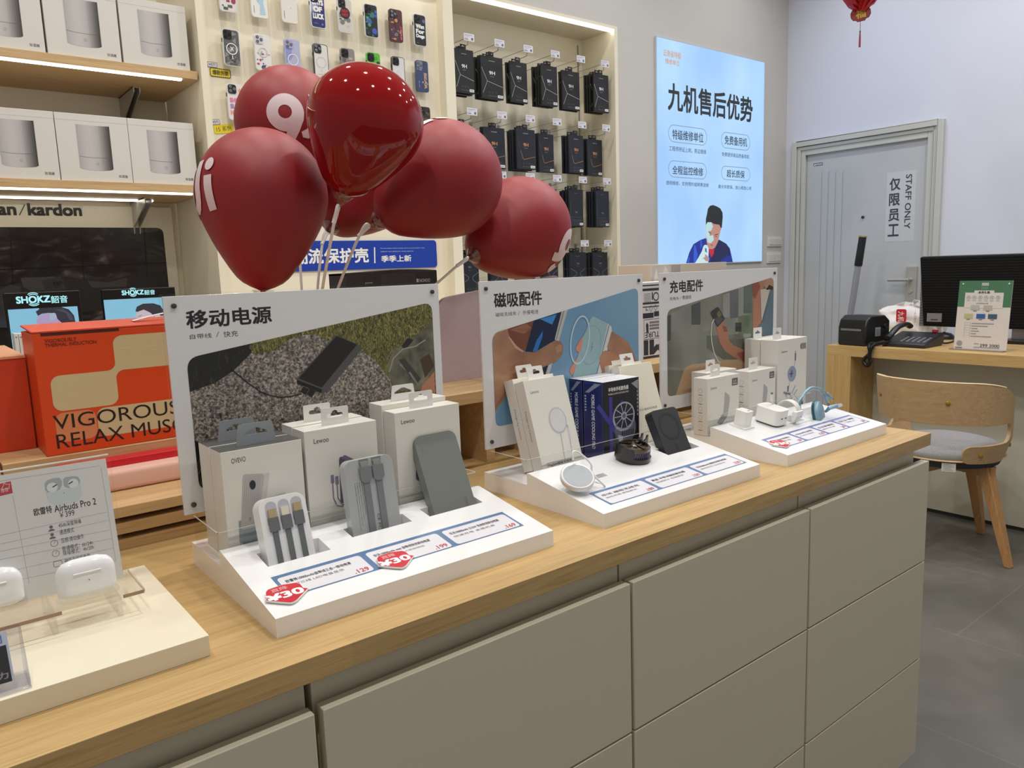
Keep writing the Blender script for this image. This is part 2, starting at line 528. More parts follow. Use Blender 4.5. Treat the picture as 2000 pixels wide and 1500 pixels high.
# staff door
DOORC = M((188, 190, 192), 0.42, grain=0.01, gscale=20, name='door_enamel')
FRAMEC = M((196, 196, 190), 0.4, name='door_frame_enamel')
fr = MB()
fw = 0.095
def frame_bar(y0, y1, z0, z1, d): fr.box(XW - d, XW + 0.06, y0, y1, z0, z1)
for k, (d, a, b_) in enumerate(((0.030, 0.0, 0.035), (0.018, 0.035, 0.060), (0.010, 0.060, fw))):
    frame_bar(DY0 + a, DY0 + b_, 0, DZ - a, d); frame_bar(DY1 - b_, DY1 - a, 0, DZ - a, d); frame_bar(DY0 + b_, DY1 - b_, DZ - b_, DZ - a, d)
door = structure('door_1', MB().box(XW + 0.012, XW + 0.055, DY0 + fw, DY1 - fw, 0.005, DZ - fw), DOORC)
fro = fr.build('door_frame', FRAMEC, door, bevel=0.003)
gp = Print((XW + 0.012, 3.04, 0), (0, -1, 0), (0, 0, 1), 0.0004)
gm = M((150, 152, 156), 0.5); gl = M((222, 224, 228), 0.4)  # grooves drawn flat: their shade and lit edge are put into the colours
for x in (1606, 1619, 1633, 1647):
    u, v = gp.uv(x, 335)
    gp.rr(u - 0.004, 0.12, u + 0.004, v, 0.004, gm)
gp.l = 2
for x in (1606, 1619, 1633, 1647):
    u, v = gp.uv(x, 335)
    gp.rect(u + 0.001, 0.12, u + 0.003, v - 0.004, gl)
gp.build('painted_groove', door)
MET = M((190, 188, 184), 0.25, metal=0.45, name='brushed_steel')
hb = MB()
hy = at_x(1779, 550, XW).y
pl = at_x(1780, 521, XW).z; pb = at_x(1776, 585, XW).z
hb.box(XW - 0.004, XW + 0.012, hy - 0.035, hy + 0.03, pb - 0.03, pl)
hz = at_x(1775, 546, XW).z
hb.tube([(XW + 0.01, hy, hz), (XW - 0.05, hy, hz)], 0.011, 12)
hb.tube(smooth_pts([(XW - 0.05, hy - 0.01, hz), (XW - 0.052, hy + 0.05, hz), (XW - 0.045, at_x(1741, 546, XW).y, hz)]), 0.010, 12)
hb.tube([(XW, hy, hz - 0.075), (XW - 0.012, hy, hz - 0.075)], 0.012, 14)
hb.build('door_handle', MET, door, smooth=40, label='steel lever handle on a long back plate')
sg = Print((XW + 0.012, 3.04, 0), (0, -1, 0), (0, 0, 1), 0.0006)
a = sg.uv(1733, 338); b_ = sg.uv(1785, 470)
sg.rect(a[0], b_[1], b_[0], a[1], M((200, 202, 205), 0.35))
sg.l = 2
NAVY = M((58, 58, 70), 0.5)
ch = '仅限员工'
p0 = sg.uv(1737, 380); p1 = sg.uv(1762, 345)
cw = p1[0] - p0[0]
z_top = sg.uv(1748, 345)[1]; z_bot = sg.uv(1748, 465)[1]; st = (z_top - z_bot) / 4
for k, c in enumerate(ch):
    sg.text(c, p0[0], z_top - st * (k + 0.88), st * 0.80, NAVY, w=cw * 0.9, bold=0.018)
t0 = sg.uv(1770, 341); t1 = sg.uv(1782, 446)
sg.text('STAFF ONLY', t0[0], t0[1], (t1[0] - t0[0]) * 0.72, NAVY, w=t0[1] - t1[1], bold=0.01, rot=-PI / 2)
sg.build('staff_only_sticker', door, label='pale sticker reading STAFF ONLY with four dark characters')
sm = Print((XW + 0.012, 3.04, 0), (0, -1, 0), (0, 0, 1), 0.0006)
a = sm.uv(1589, 325); b_ = sm.uv(1607, 317)
sm.rect(a[0], a[1], b_[0], b_[1], NAVY); sm.l = 2
sm.rect(a[0] + 0.012, a[1] + 0.004, b_[0] - 0.003, b_[1] - 0.004, M((170, 185, 200)))
sm.poly([(a[0] + 0.002, a[1] + 0.003), (a[0] + 0.016, a[1] + 0.003), (a[0] + 0.009, b_[1] - 0.002)], WHITE)
sm.build('maker_plate', door)
pv = at_x(1684, 424, XW)
MB().lathe([(0.009, 0), (0.009, 0.008), (0.005, 0.010)], (XW + 0.012, pv.y, pv.z), 16, (-1, 0, 0)).build('peephole', M((70, 66, 60), 0.3, metal=0.8), door)
# light switches: two double rocker plates, one above the other
for k, (pa, pb_) in enumerate((((1498, 463), (1525, 484)), ((1497, 494), (1523, 516)))):
    a = at_y(*pa, WB); b_ = at_y(*pb_, WB)
    x0, x1, z0, z1 = a.x, b_.x, b_.z + 0.01, a.z
    t = thing('light_switch', ('upper' if k == 0 else 'lower') + ' of the two white double light switches beside the light box', 'light switch', ((x0 + x1) / 2, WB, (z0 + z1) / 2), 'light switches by the light box')
    MB().box(x0, x1, WB - 0.010, WB, z0, z1).build('switch_plate', M((214, 212, 206), 0.35), t, bevel=0.002)
    for q in range(2):
        xa = x0 + (x1 - x0) * (0.08 + 0.43 * q); xb = xa + (x1 - x0) * 0.41
        MB().box(xa, xb, WB - 0.014, WB - 0.0095, z0 + 0.012, z1 - 0.012).build('rocker', M((206, 204, 198), 0.35), t, bevel=0.0015)
# ================================================================ BUILT-IN NICHES IN THE BACK WALL
LED = M((255, 250, 235), emit=5.0, name='led_strip')
SBX0, SBX1, SBY = -0.9, 1.012, 3.575
t = thing('shelf_bay', 'cream built-in bay holding two lit oak shelves of white boxes', 'shelving', (0.4, WB, 0))
MB().box(SBX0, SBX1, SBY, SBY + 0.02, 0.97, 3.0).build('back_panel', CREAM, t)
MB().box(SBX1, 1.038, WB - 0.01, SBY + 0.02, 0.97, 3.0).build('side_panel', CREAM, t)
MB().box(SBX0, SBX1, WB, SBY, 2.98, 3.0).build('top_panel', CREAM, t)
bl = MB().box(-0.2, 0.9, SBY - 0.03, SBY - 0.015, 2.93, 2.945).build('light_strip', LED, t)
NX0, NX1, NY, NZ = 2.185, 3.276, 3.354, 2.585
t = thing('case_display_bay', 'cream wall bay with rows of phone cases mounted on it', 'display bay', (1.6, WB, 0))
MB().box(1.038, 2.13, 3.14, 3.16, 0.97, 2.6).build('back_panel', CREAM, t)
MB().box(1.038, 2.13, WB, 3.14, 2.585, 2.6).build('top_panel', CREAM, t)
MB().box(1.06, 2.10, WB + 0.004, WB + 0.012, 2.572, 2.585).build('light_strip', LED, t)
t = thing('pack_display_niche', 'recessed cream wall niche hung with black packs, LED strip along its top', 'display niche', (2.7, WB, 0))
MB().box(NX0, NX1, NY, NY + 0.02, 0.97, NZ).build('back_panel', CREAM, t)
MB().box(2.13, NX0, WB - 0.012, NY + 0.02, 0.97, 2.6).build('side_panel', CREAM, t)
MB().box(NX1, 3.302, WB - 0.004, NY + 0.02, 0.97, 2.6).build('side_panel', CREAM, t)
MB().box(NX0, NX1, WB - 0.004, NY + 0.02, NZ, 2.6).build('top_panel', CREAM, t)
MB().box(NX0 + 0.01, NX1 - 0.004, WB + 0.002, WB + 0.022, NZ - 0.012, NZ - 0.002).build('light_strip', LED, t)
sx = at_y(1128, 90, NY).x
MB().box(sx - 0.004, sx + 0.004, NY - 0.003, NY, 0.95, NZ - 0.03).build('slotted_rail', M((150, 142, 124), 0.5), t)
# low cabinet along the back wall
t = thing('base_cabinet', 'low cream cabinet along the back wall under the two ad screens', 'cabinet', (1.2, 2.9, 0))
MB().box(-0.9, 3.25, 2.70, 3.095, 0.08, 0.945).build('body', CREAM, t)
MB().box(-0.9, 3.25, 2.68, 3.095, 0.945, 0.97).build('cabinet_top', CREAM, t)
for q in range(8):
    MB().box(-0.88 + q * 0.515, -0.375 + q * 0.515, 2.684, 2.70, 0.10, 0.93).build('door', CREAM, t, bevel=0.002)
# oak shelves
def wall_shelf(z1, label):
    t = thing('wall_shelf', label, 'shelf', (0.2, 3.3, z1), 'oak shelves in the cream bay')
    MB().box(SBX0, SBX1 - 0.006, 3.115, SBY, z1 - 0.030, z1).build('shelf_board', OAKP, t, bevel=0.0015)
    MB().box(SBX0, 0.95, 3.125, 3.143, z1 - 0.036, z1 - 0.030).build('light_strip', LED, t)
    for bx in (0.83, -0.5):
        b = MB()
        b.plate([(0, 0), (0.24, 0), (0.24, -0.02), (0.03, -0.10), (0, -0.17)], t=0.004, frame=((bx, SBY - 0.002, z1 - 0.031), (0, -1, 0), (0, 0, 1)))
        b.plate([(0, 0), (0.24, 0), (0.24, -0.02), (0.03, -0.10), (0, -0.17)], t=0.004, frame=((bx + 0.022, SBY - 0.002, z1 - 0.031), (0, -1, 0), (0, 0, 1)))
        b.box(bx - 0.004, bx + 0.026, SBY - 0.24, SBY - 0.002, z1 - 0.034, z1 - 0.031)
        b.build('shelf_bracket', M((176, 172, 164), 0.35, metal=0.35), t)
    return t
wall_shelf(2.082, 'upper oak shelf with LED strip, carrying the top row of white boxes')
wl = wall_shelf(1.660, 'lower oak shelf with LED strip, just above the black wall picture')
MB().box(SBX0, 0.885, 3.44, 3.458, 1.624, 1.630).build('light_strip', LED, wl)
# ================================================================ COUNTER
YF = 0.733
units = ((-0.69, -0.200, 'leftmost cream drawer unit of the counter, mostly out of the photo'), (-0.196, 0.299, 'cream drawer unit at the left end of the counter front'),
         (0.307, 0.794, 'cream drawer unit under the display of power banks'), (0.798, 1.284, 'cream drawer unit under the magnetic charger display'), (1.288, 1.787, 'cream drawer unit at the right end of the counter'))
for x0, x1, lab in units[1:]:
    t = thing('drawer_unit', lab, 'cabinet', ((x0 + x1) / 2, 0.9, 0), 'cream drawer units of the counter')
    xr = x1 - (0.02 if x1 > 1.7 else 0)
    MB().box(x0, xr, 0.760, 1.88, 0.09, 0.871).build('body', COUNTERC, t)
    MB().box(x0, xr, 0.82, 1.84, 0.0, 0.09).build('plinth', M((120, 116, 108), 0.5), t)
    for z0, z1 in ((0.600, 0.836), (0.359, 0.597), (0.115, 0.356)):
        MB().box(x0 + 0.001, x1 - 0.001, YF, YF + 0.018, z0, z1).build('drawer_front', COUNTERC, t, bevel=0.0012)
    MB().box(x0, xr, YF + 0.018, 0.760, 0.115, 0.80).build('drawer_box', COUNTERC, t)
ct = MB().box(-0.45, 1.789, YF, 1.90, 0.872, 0.900).build('countertop', OAK, bevel=0.0008)
tag(ct, 'long oak worktop of the counter carrying all the product displays', 'countertop')
# oak risers standing along the back of the counter
RZ = 1.055
RZL = 1.027
def riser(x0, x1, label, leg_in=0.045, yf=1.25, RZ=RZ):
    t = thing('riser', label, 'riser', ((x0 + x1) / 2, 1.55, 0.9), 'oak risers on the counter')
    MB().box(x0, x1, yf, 1.86, RZ - 0.024, RZ).build('top_board', OAKP, t, bevel=0.0012)
    for xa in (x0 + leg_in, x1 - leg_in - 0.022):
        MB().box(xa, xa + 0.022, yf + 0.008, 1.85, 0.9, RZ - 0.024).build('side_panel', OAKP, t)
    MB().box(x0 + leg_in + 0.022, x1 - leg_in - 0.022, 1.835, 1.85, 0.9, RZ - 0.024).build('back_panel', OAKP, t)
riser(-0.45, 0.098, 'oak riser at the far left, ending beside the orange box', yf=1.40, RZ=RZL)
riser(0.101, 0.66, 'oak riser carrying the big orange box', yf=1.40, RZ=RZL)
riser(0.663, 0.995, 'oak riser carrying the mauve board')
riser(0.998, 1.76, 'oak riser behind the magnetic charger display')
# low slatted stand with a pink block inside the riser
t = thing('slatted_stand', 'low stand of stacked oak slats beneath the orange box riser', 'stand', (0.4, 1.4, 0.9))
z1 = 0.966; hh = 0.066
for a, b_, m_in in ((0, .24, 0), (.24, .38, 1), (.38, .63, 0), (.63, .76, 1), (.76, 1.0, 0)):
    if m_in: MB().box(0.174, 0.585, 1.262, 1.60, z1 - hh * b_, z1 - hh * a).build('spacer', M((92, 66, 34), 0.6), t)
    else: MB().box(0.171, 0.590, 1.240, 1.62, z1 - hh * b_ , z1 - hh * a).build('slat', OAKP, t)
q = at_z(216, 963, 0.966); zt = at_y(213, 922, q.y).z
pk = MB().plate(rrect(0, 0, 0.16, zt - 0.966, 0.008), t=0.42, frame=((0.172, q.y, 0.966), (0, 1, 0), (0, 0, 1))).build('pink_block', M((234, 188, 172), 0.6, grain=0.03, gscale=80), smooth=35)
tag(pk, 'salmon pink block lying on the slatted stand under the riser', 'block')
rd = at_z(213, 921, zt)
bo = thing('red_tray', 'thin red and orange tray lying on the pink block', 'tray', (0.4, q.y + 0.05, zt))
MB().box(0.172, 0.57, q.y + 0.03, q.y + 0.15, zt + 0.0003, zt + 0.012).build('tray_base', M((206, 22, 42), 0.35), bo, bevel=0.001)
MB().box(0.172, 0.57, q.y + 0.15, q.y + 0.158, zt, zt + 0.03).build('shade_band', M((196, 106, 40), 0.4), bo)  # orange-brown strip standing in for the shadowed band behind the tray
# ================================================================ PRODUCT DISPLAYS ON THE COUNTER
DW = M((242, 242, 242), 0.16, coat=0.5, name='white_gloss_board')
HEAD = M((226, 226, 228), 0.22, coat=0.6, name='white_header_board')
BOLT = M((96, 94, 90), 0.3, metal=0.9, name='bolt_steel')
SY0, SZ0, SY1, SZ1 = 0.80, 0.923, 0.976, 0.953
SV = Vector((0, SY1 - SY0, SZ1 - SZ0)).normalized(); SN = Vector((1, 0, 0)).cross(SV)
def on_slope(px, py, up=0.0):
    d = ray(px, py); o = Vector((0, SY0, SZ0)) + SN * up; t = (o - CAM).dot(SN) / d.dot(SN); return CAM + d * t
def svals(px, py):
    p = on_slope(px, py); return p.x, (p - Vector((p.x, SY0, SZ0))).dot(SV)
def S3(x, v, up=0.0): return Vector((x, SY0, SZ0)) + SV * v + SN * up
TRAY = 0.932
def display(x0, x1, label, holes):
    t = thing('product_display', label, 'product display', ((x0 + x1) / 2, 0.95, 0.9), 'white product displays on the counter')
    b = MB()
    L = (Vector((0, SY1, SZ1)) - Vector((0, SY0, SZ0))).length
    # sloping top with the pockets cut in it
    hs = [[(a, c), (b_, c), (b_, d), (a, d)] for a, b_, c, d in holes]
    loops = [[(x0, 0), (x1, 0), (x1, L), (x0, L)]] + [h[::-1] for h in hs]
    tri = tessellate_polygon([[Vector((p[0], p[1], 0)) for p in l] for l in loops]); flat = [p for l in loops for p in l]
    b.add([S3(*p) for p in flat], [tuple(q) for q in tri])
    for h in hs:
        top = [S3(*p) for p in h]; bot = [S3(p[0], p[1], -0.020) for p in h]
        b.add(top + bot, [(i, (i + 1) % 4, (i + 1) % 4 + 4, i + 4) for i in range(4)] + [(4, 5, 6, 7)])
    prof = [(SY0, 0.9), (SY0, SZ0), (SY1, SZ1), (SY1 + 0.006, SZ1), (SY1 + 0.006, TRAY), (1.105, TRAY), (1.105, 0.9)]
    n = len(prof)
    vs = [(x0, y, z) for y, z in prof] + [(x1, y, z) for y, z in prof]
    fs = [(i, (i + 1) % n, (i + 1) % n + n, i + n) for i in range(n) if i != 1] + [tuple(range(n))[::-1], tuple(range(n, 2 * n))]
    b.add(vs, fs)
    b.build('base', DW, t, smooth=30)
    g = MB()
    GZ = 0.975; GY = SY1 + 0.0075
    for xa, xb in ((x0, x0 + 0.0022), (x1 - 0.0022, x1)): g.box(xa, xb, GY, 1.085, TRAY + 0.0002, GZ)
    g.box(x0 + 0.0022, x1 - 0.0022, GY, GY + 0.0022, TRAY + 0.0002, GZ)
    gd = g.build('acrylic_guard', ACRYL, t, label='clear acrylic guard around the rear tray')
    e = MB()
    for xa in (x0, x1 - 0.0022): e.box(xa + 0.0003, xa + 0.0019, GY + 0.0003, 1.085, GZ, GZ + 0.0005)
    e.box(x0, x1, GY + 0.0003, GY + 0.0019, GZ, GZ + 0.0005)
    e.build('polished_edge', ACRYL_EDGE, gd)
    return t
def header(t, xl, xr, zb=0.974, zt=1.281, Y=1.092):
    """upright white board, bolted between clear sheets, its front face at Y"""
    pr_ = t
    bd = MB().box(xl + 0.001, xr - 0.001, Y, Y + 0.004, zb + 0.002, zt - 0.002).build('header_board', HEAD, pr_, bevel=0.0005)
    MB().plate(rrect(xl - 0.002, zb - 0.001, xr + 0.002, zt + 0.001, 0.004), t=0.002, frame=((0, Y + 0.0062, 0), (1, 0, 0), (0, 0, 1))).build('clear_backing', ACRYL, pr_)
    for xa in (xl + 0.03, xr - 0.045): MB().box(xa, xa + 0.014, Y, Y + 0.003, TRAY, zb + 0.002).build('clear_leg', ACRYL, pr_)
    for bx, bz in ((xl + 0.014, zt - 0.015), (xr - 0.014, zt - 0.015), (xl + 0.014, zb + 0.015), (xr - 0.014, zb + 0.015)):
        MB().lathe([(0.0036, 0), (0.0036, 0.0025), (0.0026, 0.0032)], (bx, Y, bz), 14, (0, -1, 0)).build('bolt', BOLT, pr_, smooth=40)
    p = Print((xl, Y, zb), (1, 0, 0), (0, 0, 1), 0.00012)
    return p
holes1 = [(0.325, 0.410, 0.112, 0.150), (0.450, 0.545, 0.128, 0.156), (0.575, 0.672, 0.128, 0.156)]
D1 = display(0.289, 0.704, 'white display of three power banks, nearest the camera, with a rock photo behind', holes1)
holes2 = [(0.893, 0.925, 0.105, 0.118), (1.100, 1.194, 0.118, 0.150)]
D2 = display(0.808, 1.222, 'middle white display with a header photo of hands joining a phone and charger', holes2)
holes3 = [(1.500, 1.560, 0.110, 0.145), (1.600, 1.680, 0.128, 0.160)]
D3 = display(1.315, 1.716, 'farthest white display, of chargers and cables, at the right end of the counter', holes3)
# ---- header photo 1: power bank lying on a granite rock
ROCK = noise_mat('granite_photo', ((0.32, (44, 40, 38)), (0.45, (104, 98, 92)), (0.54, (142, 134, 126)), (0.64, (188, 176, 162))), (1, 1, 1), 300, 10, 0.3, 0.6, distort=0.6)
GRASS = noise_mat('grass_photo', ((0.34, (34, 36, 18)), (0.47, (84, 84, 38)), (0.58, (124, 120, 58)), (0.70, (172, 160, 104))), (1, 1, 0.4), 230, 10, 0.3, 0.6, distort=2.5, rot=(0, 0.7, 0))
DARKG = noise_mat('dark_grass_photo', ((0.40, (6, 7, 6)), (0.62, (18, 19, 15)), (0.78, (72, 68, 48))), (1, 1, 0.4), 120, 8, 0.3, 0.6, distort=1.8)
CAMO = noise_mat('canvas_photo', ((0.3, (56, 58, 48)), (0.5, (98, 98, 82)), (0.7, (132, 126, 104))), (1, 1, 1), 35, 5, 0.3, 0.6)
p = header(D1, 0.279, 0.7195)
P1 = p
p.ptext('移动电源', (365, 643), (529, 597), INK, bold=0.022)
p.ptext('自带线', (371, 663), (413, 650), INK); p.ptext('快充', (437, 659), (464, 645), INK); p.pline([(423, 658), (427, 648)], 0.0007, INK)
def window(p, tl, tr, bl, r=0.013):
    A, B, C = p.uv(*tl), p.uv(*tr), p.uv(*bl)
    return round_poly([(A[0], C[1]), (B[0], C[1]), (B[0], B[1]), (A[0], A[1])], [r, r, r * 1.3, r * 1.3])
p.clip = window(p, (364, 700), (843, 590), (390, 957))
p.poly(p.clip, ROCK); p.l = 2
p.px([(355, 690), (500, 655), (490, 690), (456, 724), (420, 748), (364, 768), (340, 775)], DARKG)
p.px([(486, 679), (500, 650), (850, 570), (860, 780), (771, 774), (762, 742), (735, 706), (705, 684), (645, 668), (618, 652), (590, 655), (564, 663), (540, 684), (500, 692)], GRASS)
p.px([(360, 845), (395, 870), (412, 915), (408, 965), (370, 965)], DARKG)
p.l = 3
p.px([(756, 712), (764, 692), (780, 676), (792, 668), (810, 658), (850, 622), (855, 735), (822, 760), (792, 764), (771, 760), (760, 735)], CAMO)
p.l = 4
OL = M((150, 152, 136), 0.4); DKB = M((40, 42, 38), 0.5)
p.px([(784, 676), (796, 660), (808, 664), (790, 684)], DKB); p.px([(820, 702), (838, 690), (848, 715), (830, 738)], M((74, 58, 42), 0.6))
p.pline([(760, 726), (768, 700), (786, 682), (812, 676), (830, 664)], 0.0022, OL); p.pline([(782, 712), (800, 728), (816, 752)], 0.004, M((120, 124, 120)))
p.px([(778, 702), (790, 700), (822, 740), (812, 752)], M((62, 62, 58)))
p.px([(824, 753), (838, 738), (848, 725), (850, 768), (822, 764)], M((186, 128, 100), 0.5))
PBK = M((36, 35, 35), 0.35); PBE = M((84, 84, 86), 0.3)
p.px([(655, 655), (660, 655), (704, 675), (706, 682), (640, 764), (630, 768), (624, 766), (580, 747), (579, 740)], PBE)
p.l = 5
p.px([(657, 656), (697, 673), (628, 757), (583, 739)], PBK); p.px([(580, 742), (628, 760), (628, 768), (580, 749)], M((24, 24, 24)))
p.pline([(453, 722), (480, 745), (510, 766), (530, 773), (549, 776), (570, 774), (588, 769)], 0.0016, BLACK)
p.px([(586, 765), (592, 755), (603, 760), (597, 771)], BLACK); p.px([(599, 770), (605, 759), (616, 764), (609, 776)], BLACK)
p.pline([(584, 818), (586, 800), (591, 786), (600, 774)], 0.0014, M((150, 146, 140)))
for k in range(14):
    x = 368 + k * 4; p.pline([(x, 960 - (k * 37) % 30), (x + 8 + (k * 13) % 14, 915 - (k * 29) % 50)], 0.0005, M((112, 104, 84)))
p.build('header_print', D1, label='header print: outdoor photo of a black power bank on rock and a four-character title')
# ---- header photo 2: hands with phone and magnetic charger
p = header(D2, 0.804, 1.2315)
p.ptext('磁吸配件', (965, 602), (1058, 567), INK, bold=0.022)
p.ptext('磁吸无线充', (968, 619), (1008, 608), INK); p.ptext('外接电池', (1021, 615), (1051, 604), INK); p.pline([(1012, 615), (1015, 608)], 0.0007, INK)
p.clip = window(p, (961, 652), (1246, 561), (968, 834))
SKY2 = noise_mat('blue_backdrop_photo', ((0.3, (104, 146, 180)), (0.7, (132, 172, 200))), (1, 1, 1), 5, 2, 0.25, 0.6)
SK = noise_mat('skin_photo', ((0.3, (140, 98, 74)), (0.5, (164, 120, 92)), (0.75, (188, 146, 116))), (1, 1, 1), 14, 3, 0.3, 0.6)
SKD = M((118, 70, 50), 0.4); SKM = M((150, 104, 80), 0.4); NAIL = M((176, 132, 108), 0.3)
p.poly(p.clip, SKY2)
c2 = lambda *l: [(900 + x / 5, 520 + y / 5) for x, y in l]
p.l = 2
p.px(c2((440, 600), (720, 520), (730, 640), (640, 840), (560, 790), (490, 720)), SKD)
p.px(c2((480, 620), (640, 560), (690, 600), (620, 660), (540, 640)), SKM)
p.l = 3
p.px(c2((715, 520), (990, 430), (925, 720), (870, 750), (720, 840), (630, 832)), M((24, 36, 66), 0.3))
p.px(c2((700, 1040), (850, 965), (800, 1140), (690, 1140)), M((30, 34, 46), 0.3))
p.l = 4
p.px(c2((770, 515), (935, 470), (890, 570)), M((58, 136, 206), 0.3)); p.px(c2((800, 630), (795, 690), (745, 830), (700, 835), (740, 720)), M((44, 112, 190), 0.3))
p.px(c2((985, 435), (1042, 425), (955, 735), (915, 715)), M((186, 186, 182), 0.3)); p.px(c2((1000, 440), (1008, 438), (935, 712), (928, 716)), M((96, 98, 100), 0.3))
p.px(c2((855, 965), (892, 945), (842, 1140), (805, 1140)), M((200, 200, 196), 0.3))
p.l = 5
p.px(c2((300, 700), (330, 640), (455, 600), (462, 680), (505, 760), (560, 810), (620, 840), (720, 838), (800, 800), (870, 750), (930, 725), (975, 735), (1000, 790), (985, 870), (930, 930), (850, 965), (770, 990), (700, 1040), (620, 1090), (500, 1150), (420, 1300), (320, 1430), (290, 1430)), SK)
p.l = 6
p.px(c2((925, 790), (960, 760), (990, 775), (980, 830), (935, 850)), NAIL)
p.px(c2((460, 690), (475, 690), (540, 775), (610, 830), (600, 838), (530, 800)), M((196, 158, 130)))
p.px(c2((330, 1380), (480, 1140), (640, 1040), (760, 950), (740, 990), (620, 1085), (500, 1150), (400, 1310)), SKM)
PBF = M((150, 180, 186), 0.25); 
p.px(c2((1275, 490), (1300, 492), (1435, 560), (1440, 590), (1320, 1050), (1090, 1090), (1180, 720)), PBF)
p.px(c2((1435, 560), (1468, 590), (1474, 640), (1372, 1045), (1320, 1050)), M((206, 208, 206), 0.25))
p.l = 7
p.pline(c2((1445, 580), (1325, 1045)), 0.0022, M((84, 112, 140)))
p.line([p.uv(*q) for q in c2(*[(1270 + 95 * math.cos(t) - 20 * math.sin(t), 770 + 190 * math.sin(t)) for t in [k * PI / 20 for k in range(40)]])], 0.001, M((128, 158, 166)), True)
p.pline(c2((1290, 740), (1270, 790), (1285, 785), (1265, 830)), 0.0008, M((90, 110, 116)))
FP = M((212, 140, 116), 0.4)
p.px(c2((1118, 800), (1150, 740), (1192, 680), (1180, 780), (1160, 845), (1130, 830)), FP); p.px(c2((1060, 1010), (1090, 960), (1145, 870), (1120, 980), (1090, 1065), (1065, 1045)), FP)
p.px(c2((1470, 635), (1560, 690), (1630, 740), (1680, 840), (1725, 960), (1730, 1110), (1560, 1110), (1540, 930), (1450, 830), (1425, 790)), SK)
p.l = 8
p.px(c2((1350, 900), (1375, 840), (1410, 822), (1450, 830), (1520, 870), (1555, 930), (1560, 1100), (1380, 1040), (1355, 960)), M((178, 126, 100), 0.4))
p.l = 9
p.px(c2((1362, 880), (1385, 845), (1415, 840), (1440, 890), (1420, 960), (1380, 950)), NAIL)
p.line([p.uv(*q) for q in c2(*[(1160 + 88 * math.cos(t) - 26 * math.sin(t) * -1 * 1.0, 720 - 232 * math.sin(t)) for t in [k * PI / 24 for k in range(48)]])], 0.0036, M((182, 206, 224), 0.3), True)
p.build('header_print', D2, label='header print: photo of two hands joining a phone and a magnetic power bank')
# ---- header photo 3: hand with a charging phone at a street cafe
p = header(D3, 1.2855, 1.7325)
p.ptext('充电配件', (1308, 573), (1373, 545), INK, bold=0.022)
p.ptext('充电头', (1308, 587), (1326, 579), INK); p.ptext('数据线', (1333, 585), (1350, 576), INK); p.pline([(1328, 584), (1331, 579)], 0.0007, INK)
p.clip = window(p, (1303, 606), (1511, 541), (1304, 775))
p.poly(p.clip, noise_mat('blurred_street_photo', ((0.3, (92, 94, 84)), (0.5, (118, 120, 108)), (0.72, (146, 146, 132))), (1, 1, 0.5), 9, 2, 0.25, 0.6))
c3 = lambda *l: [(1240 + x / 5, 500 + y / 5) for x, y in l]
p.l = 2
for pts, c in ((((550, 480), (640, 445), (640, 670), (550, 670)), (74, 76, 74)), (((310, 590), (352, 570), (350, 820), (310, 840)), (58, 58, 54)), (((350, 560), (540, 480), (545, 700), (355, 740)), (126, 126, 118)),
               (((930, 350), (1010, 320), (1010, 600), (930, 610)), (92, 92, 98)), (((1060, 300), (1145, 270), (1145, 560), (1060, 560)), (82, 98, 78)), (((860, 380), (925, 355), (925, 600), (860, 600)), (140, 140, 132)),
               (((640, 660), (740, 640), (740, 720), (640, 760)), (132, 132, 122)), (((700, 780), (1060, 760), (1060, 1010), (860, 1010), (700, 900)), (86, 92, 78)), (((1010, 590), (1150, 560), (1150, 760), (1010, 760)), (108, 118, 92)),
               (((980, 650), (1040, 650), (1040, 740), (980, 740)), (50, 54, 46)), (((1075, 590), (1120, 585), (1115, 690), (1070, 690)), (84, 112, 66))):
    p.px(c3(*pts), noise_mat('blurred_street_photo', ((0.3, tuple(max(0, x - 12) for x in c)), (0.7, tuple(x + 10 for x in c))), (1, 1, 1), 12, 2, 0.25, 0.6))
p.l = 3
p.px(c3((395, 1370), (470, 1130), (490, 1090), (560, 1060), (850, 1020), (1070, 1005), (1070, 1370)), M((188, 158, 124), 0.3))
SK3 = M((172, 118, 92), 0.4); SK3D = M((140, 78, 60), 0.4)
p.l = 4
p.px(c3((790, 690), (820, 650), (860, 640), (900, 710), (920, 830), (960, 870), (1070, 920), (1070, 1045), (960, 985), (880, 930), (830, 850), (805, 760)), SK3)
p.px(c3((1145, 270), (1200, 240), (1230, 230), (1290, 215), (1255, 300), (1225, 400), (1232, 650), (1150, 740), (1152, 400)), SK3)
p.px(c3((1225, 330), (1320, 310), (1290, 440), (1235, 640)), M((196, 186, 176)))
p.px(c3((1225, 230), (1360, 215), (1360, 320), (1285, 330)), M((180, 134, 110)))
p.l = 5
p.px(c3((1145, 270), (1200, 245), (1225, 300), (1170, 420), (1150, 390)), SK3D); p.px(c3((850, 680), (890, 690), (905, 740), (870, 740)), SK3D); p.px(c3((990, 950), (1070, 930), (1070, 1045)), SK3D)
p.px(c3((1360, 320), (1330, 340), (1290, 450), (1245, 640), (1140, 750), (1135, 800), (1360, 800)), M((92, 112, 128), 0.4))
p.px(c3((1285, 320), (1310, 280), (1350, 300), (1345, 330)), M((44, 38, 38)))
p.px(c3((735, 560), (745, 540), (800, 498), (815, 502), (875, 605), (870, 625), (808, 692), (800, 690)), M((54, 54, 56), 0.3))
p.l = 6
p.px(c3((795, 560), (820, 530), (850, 580), (810, 600)), M((110, 106, 62))); p.px(c3((775, 615), (830, 590), (860, 620), (805, 675)), M((78, 80, 84)))
p.pline(c3((1320, 400), (1270, 560), (1255, 640)), 0.0008, M((60, 64, 70)))
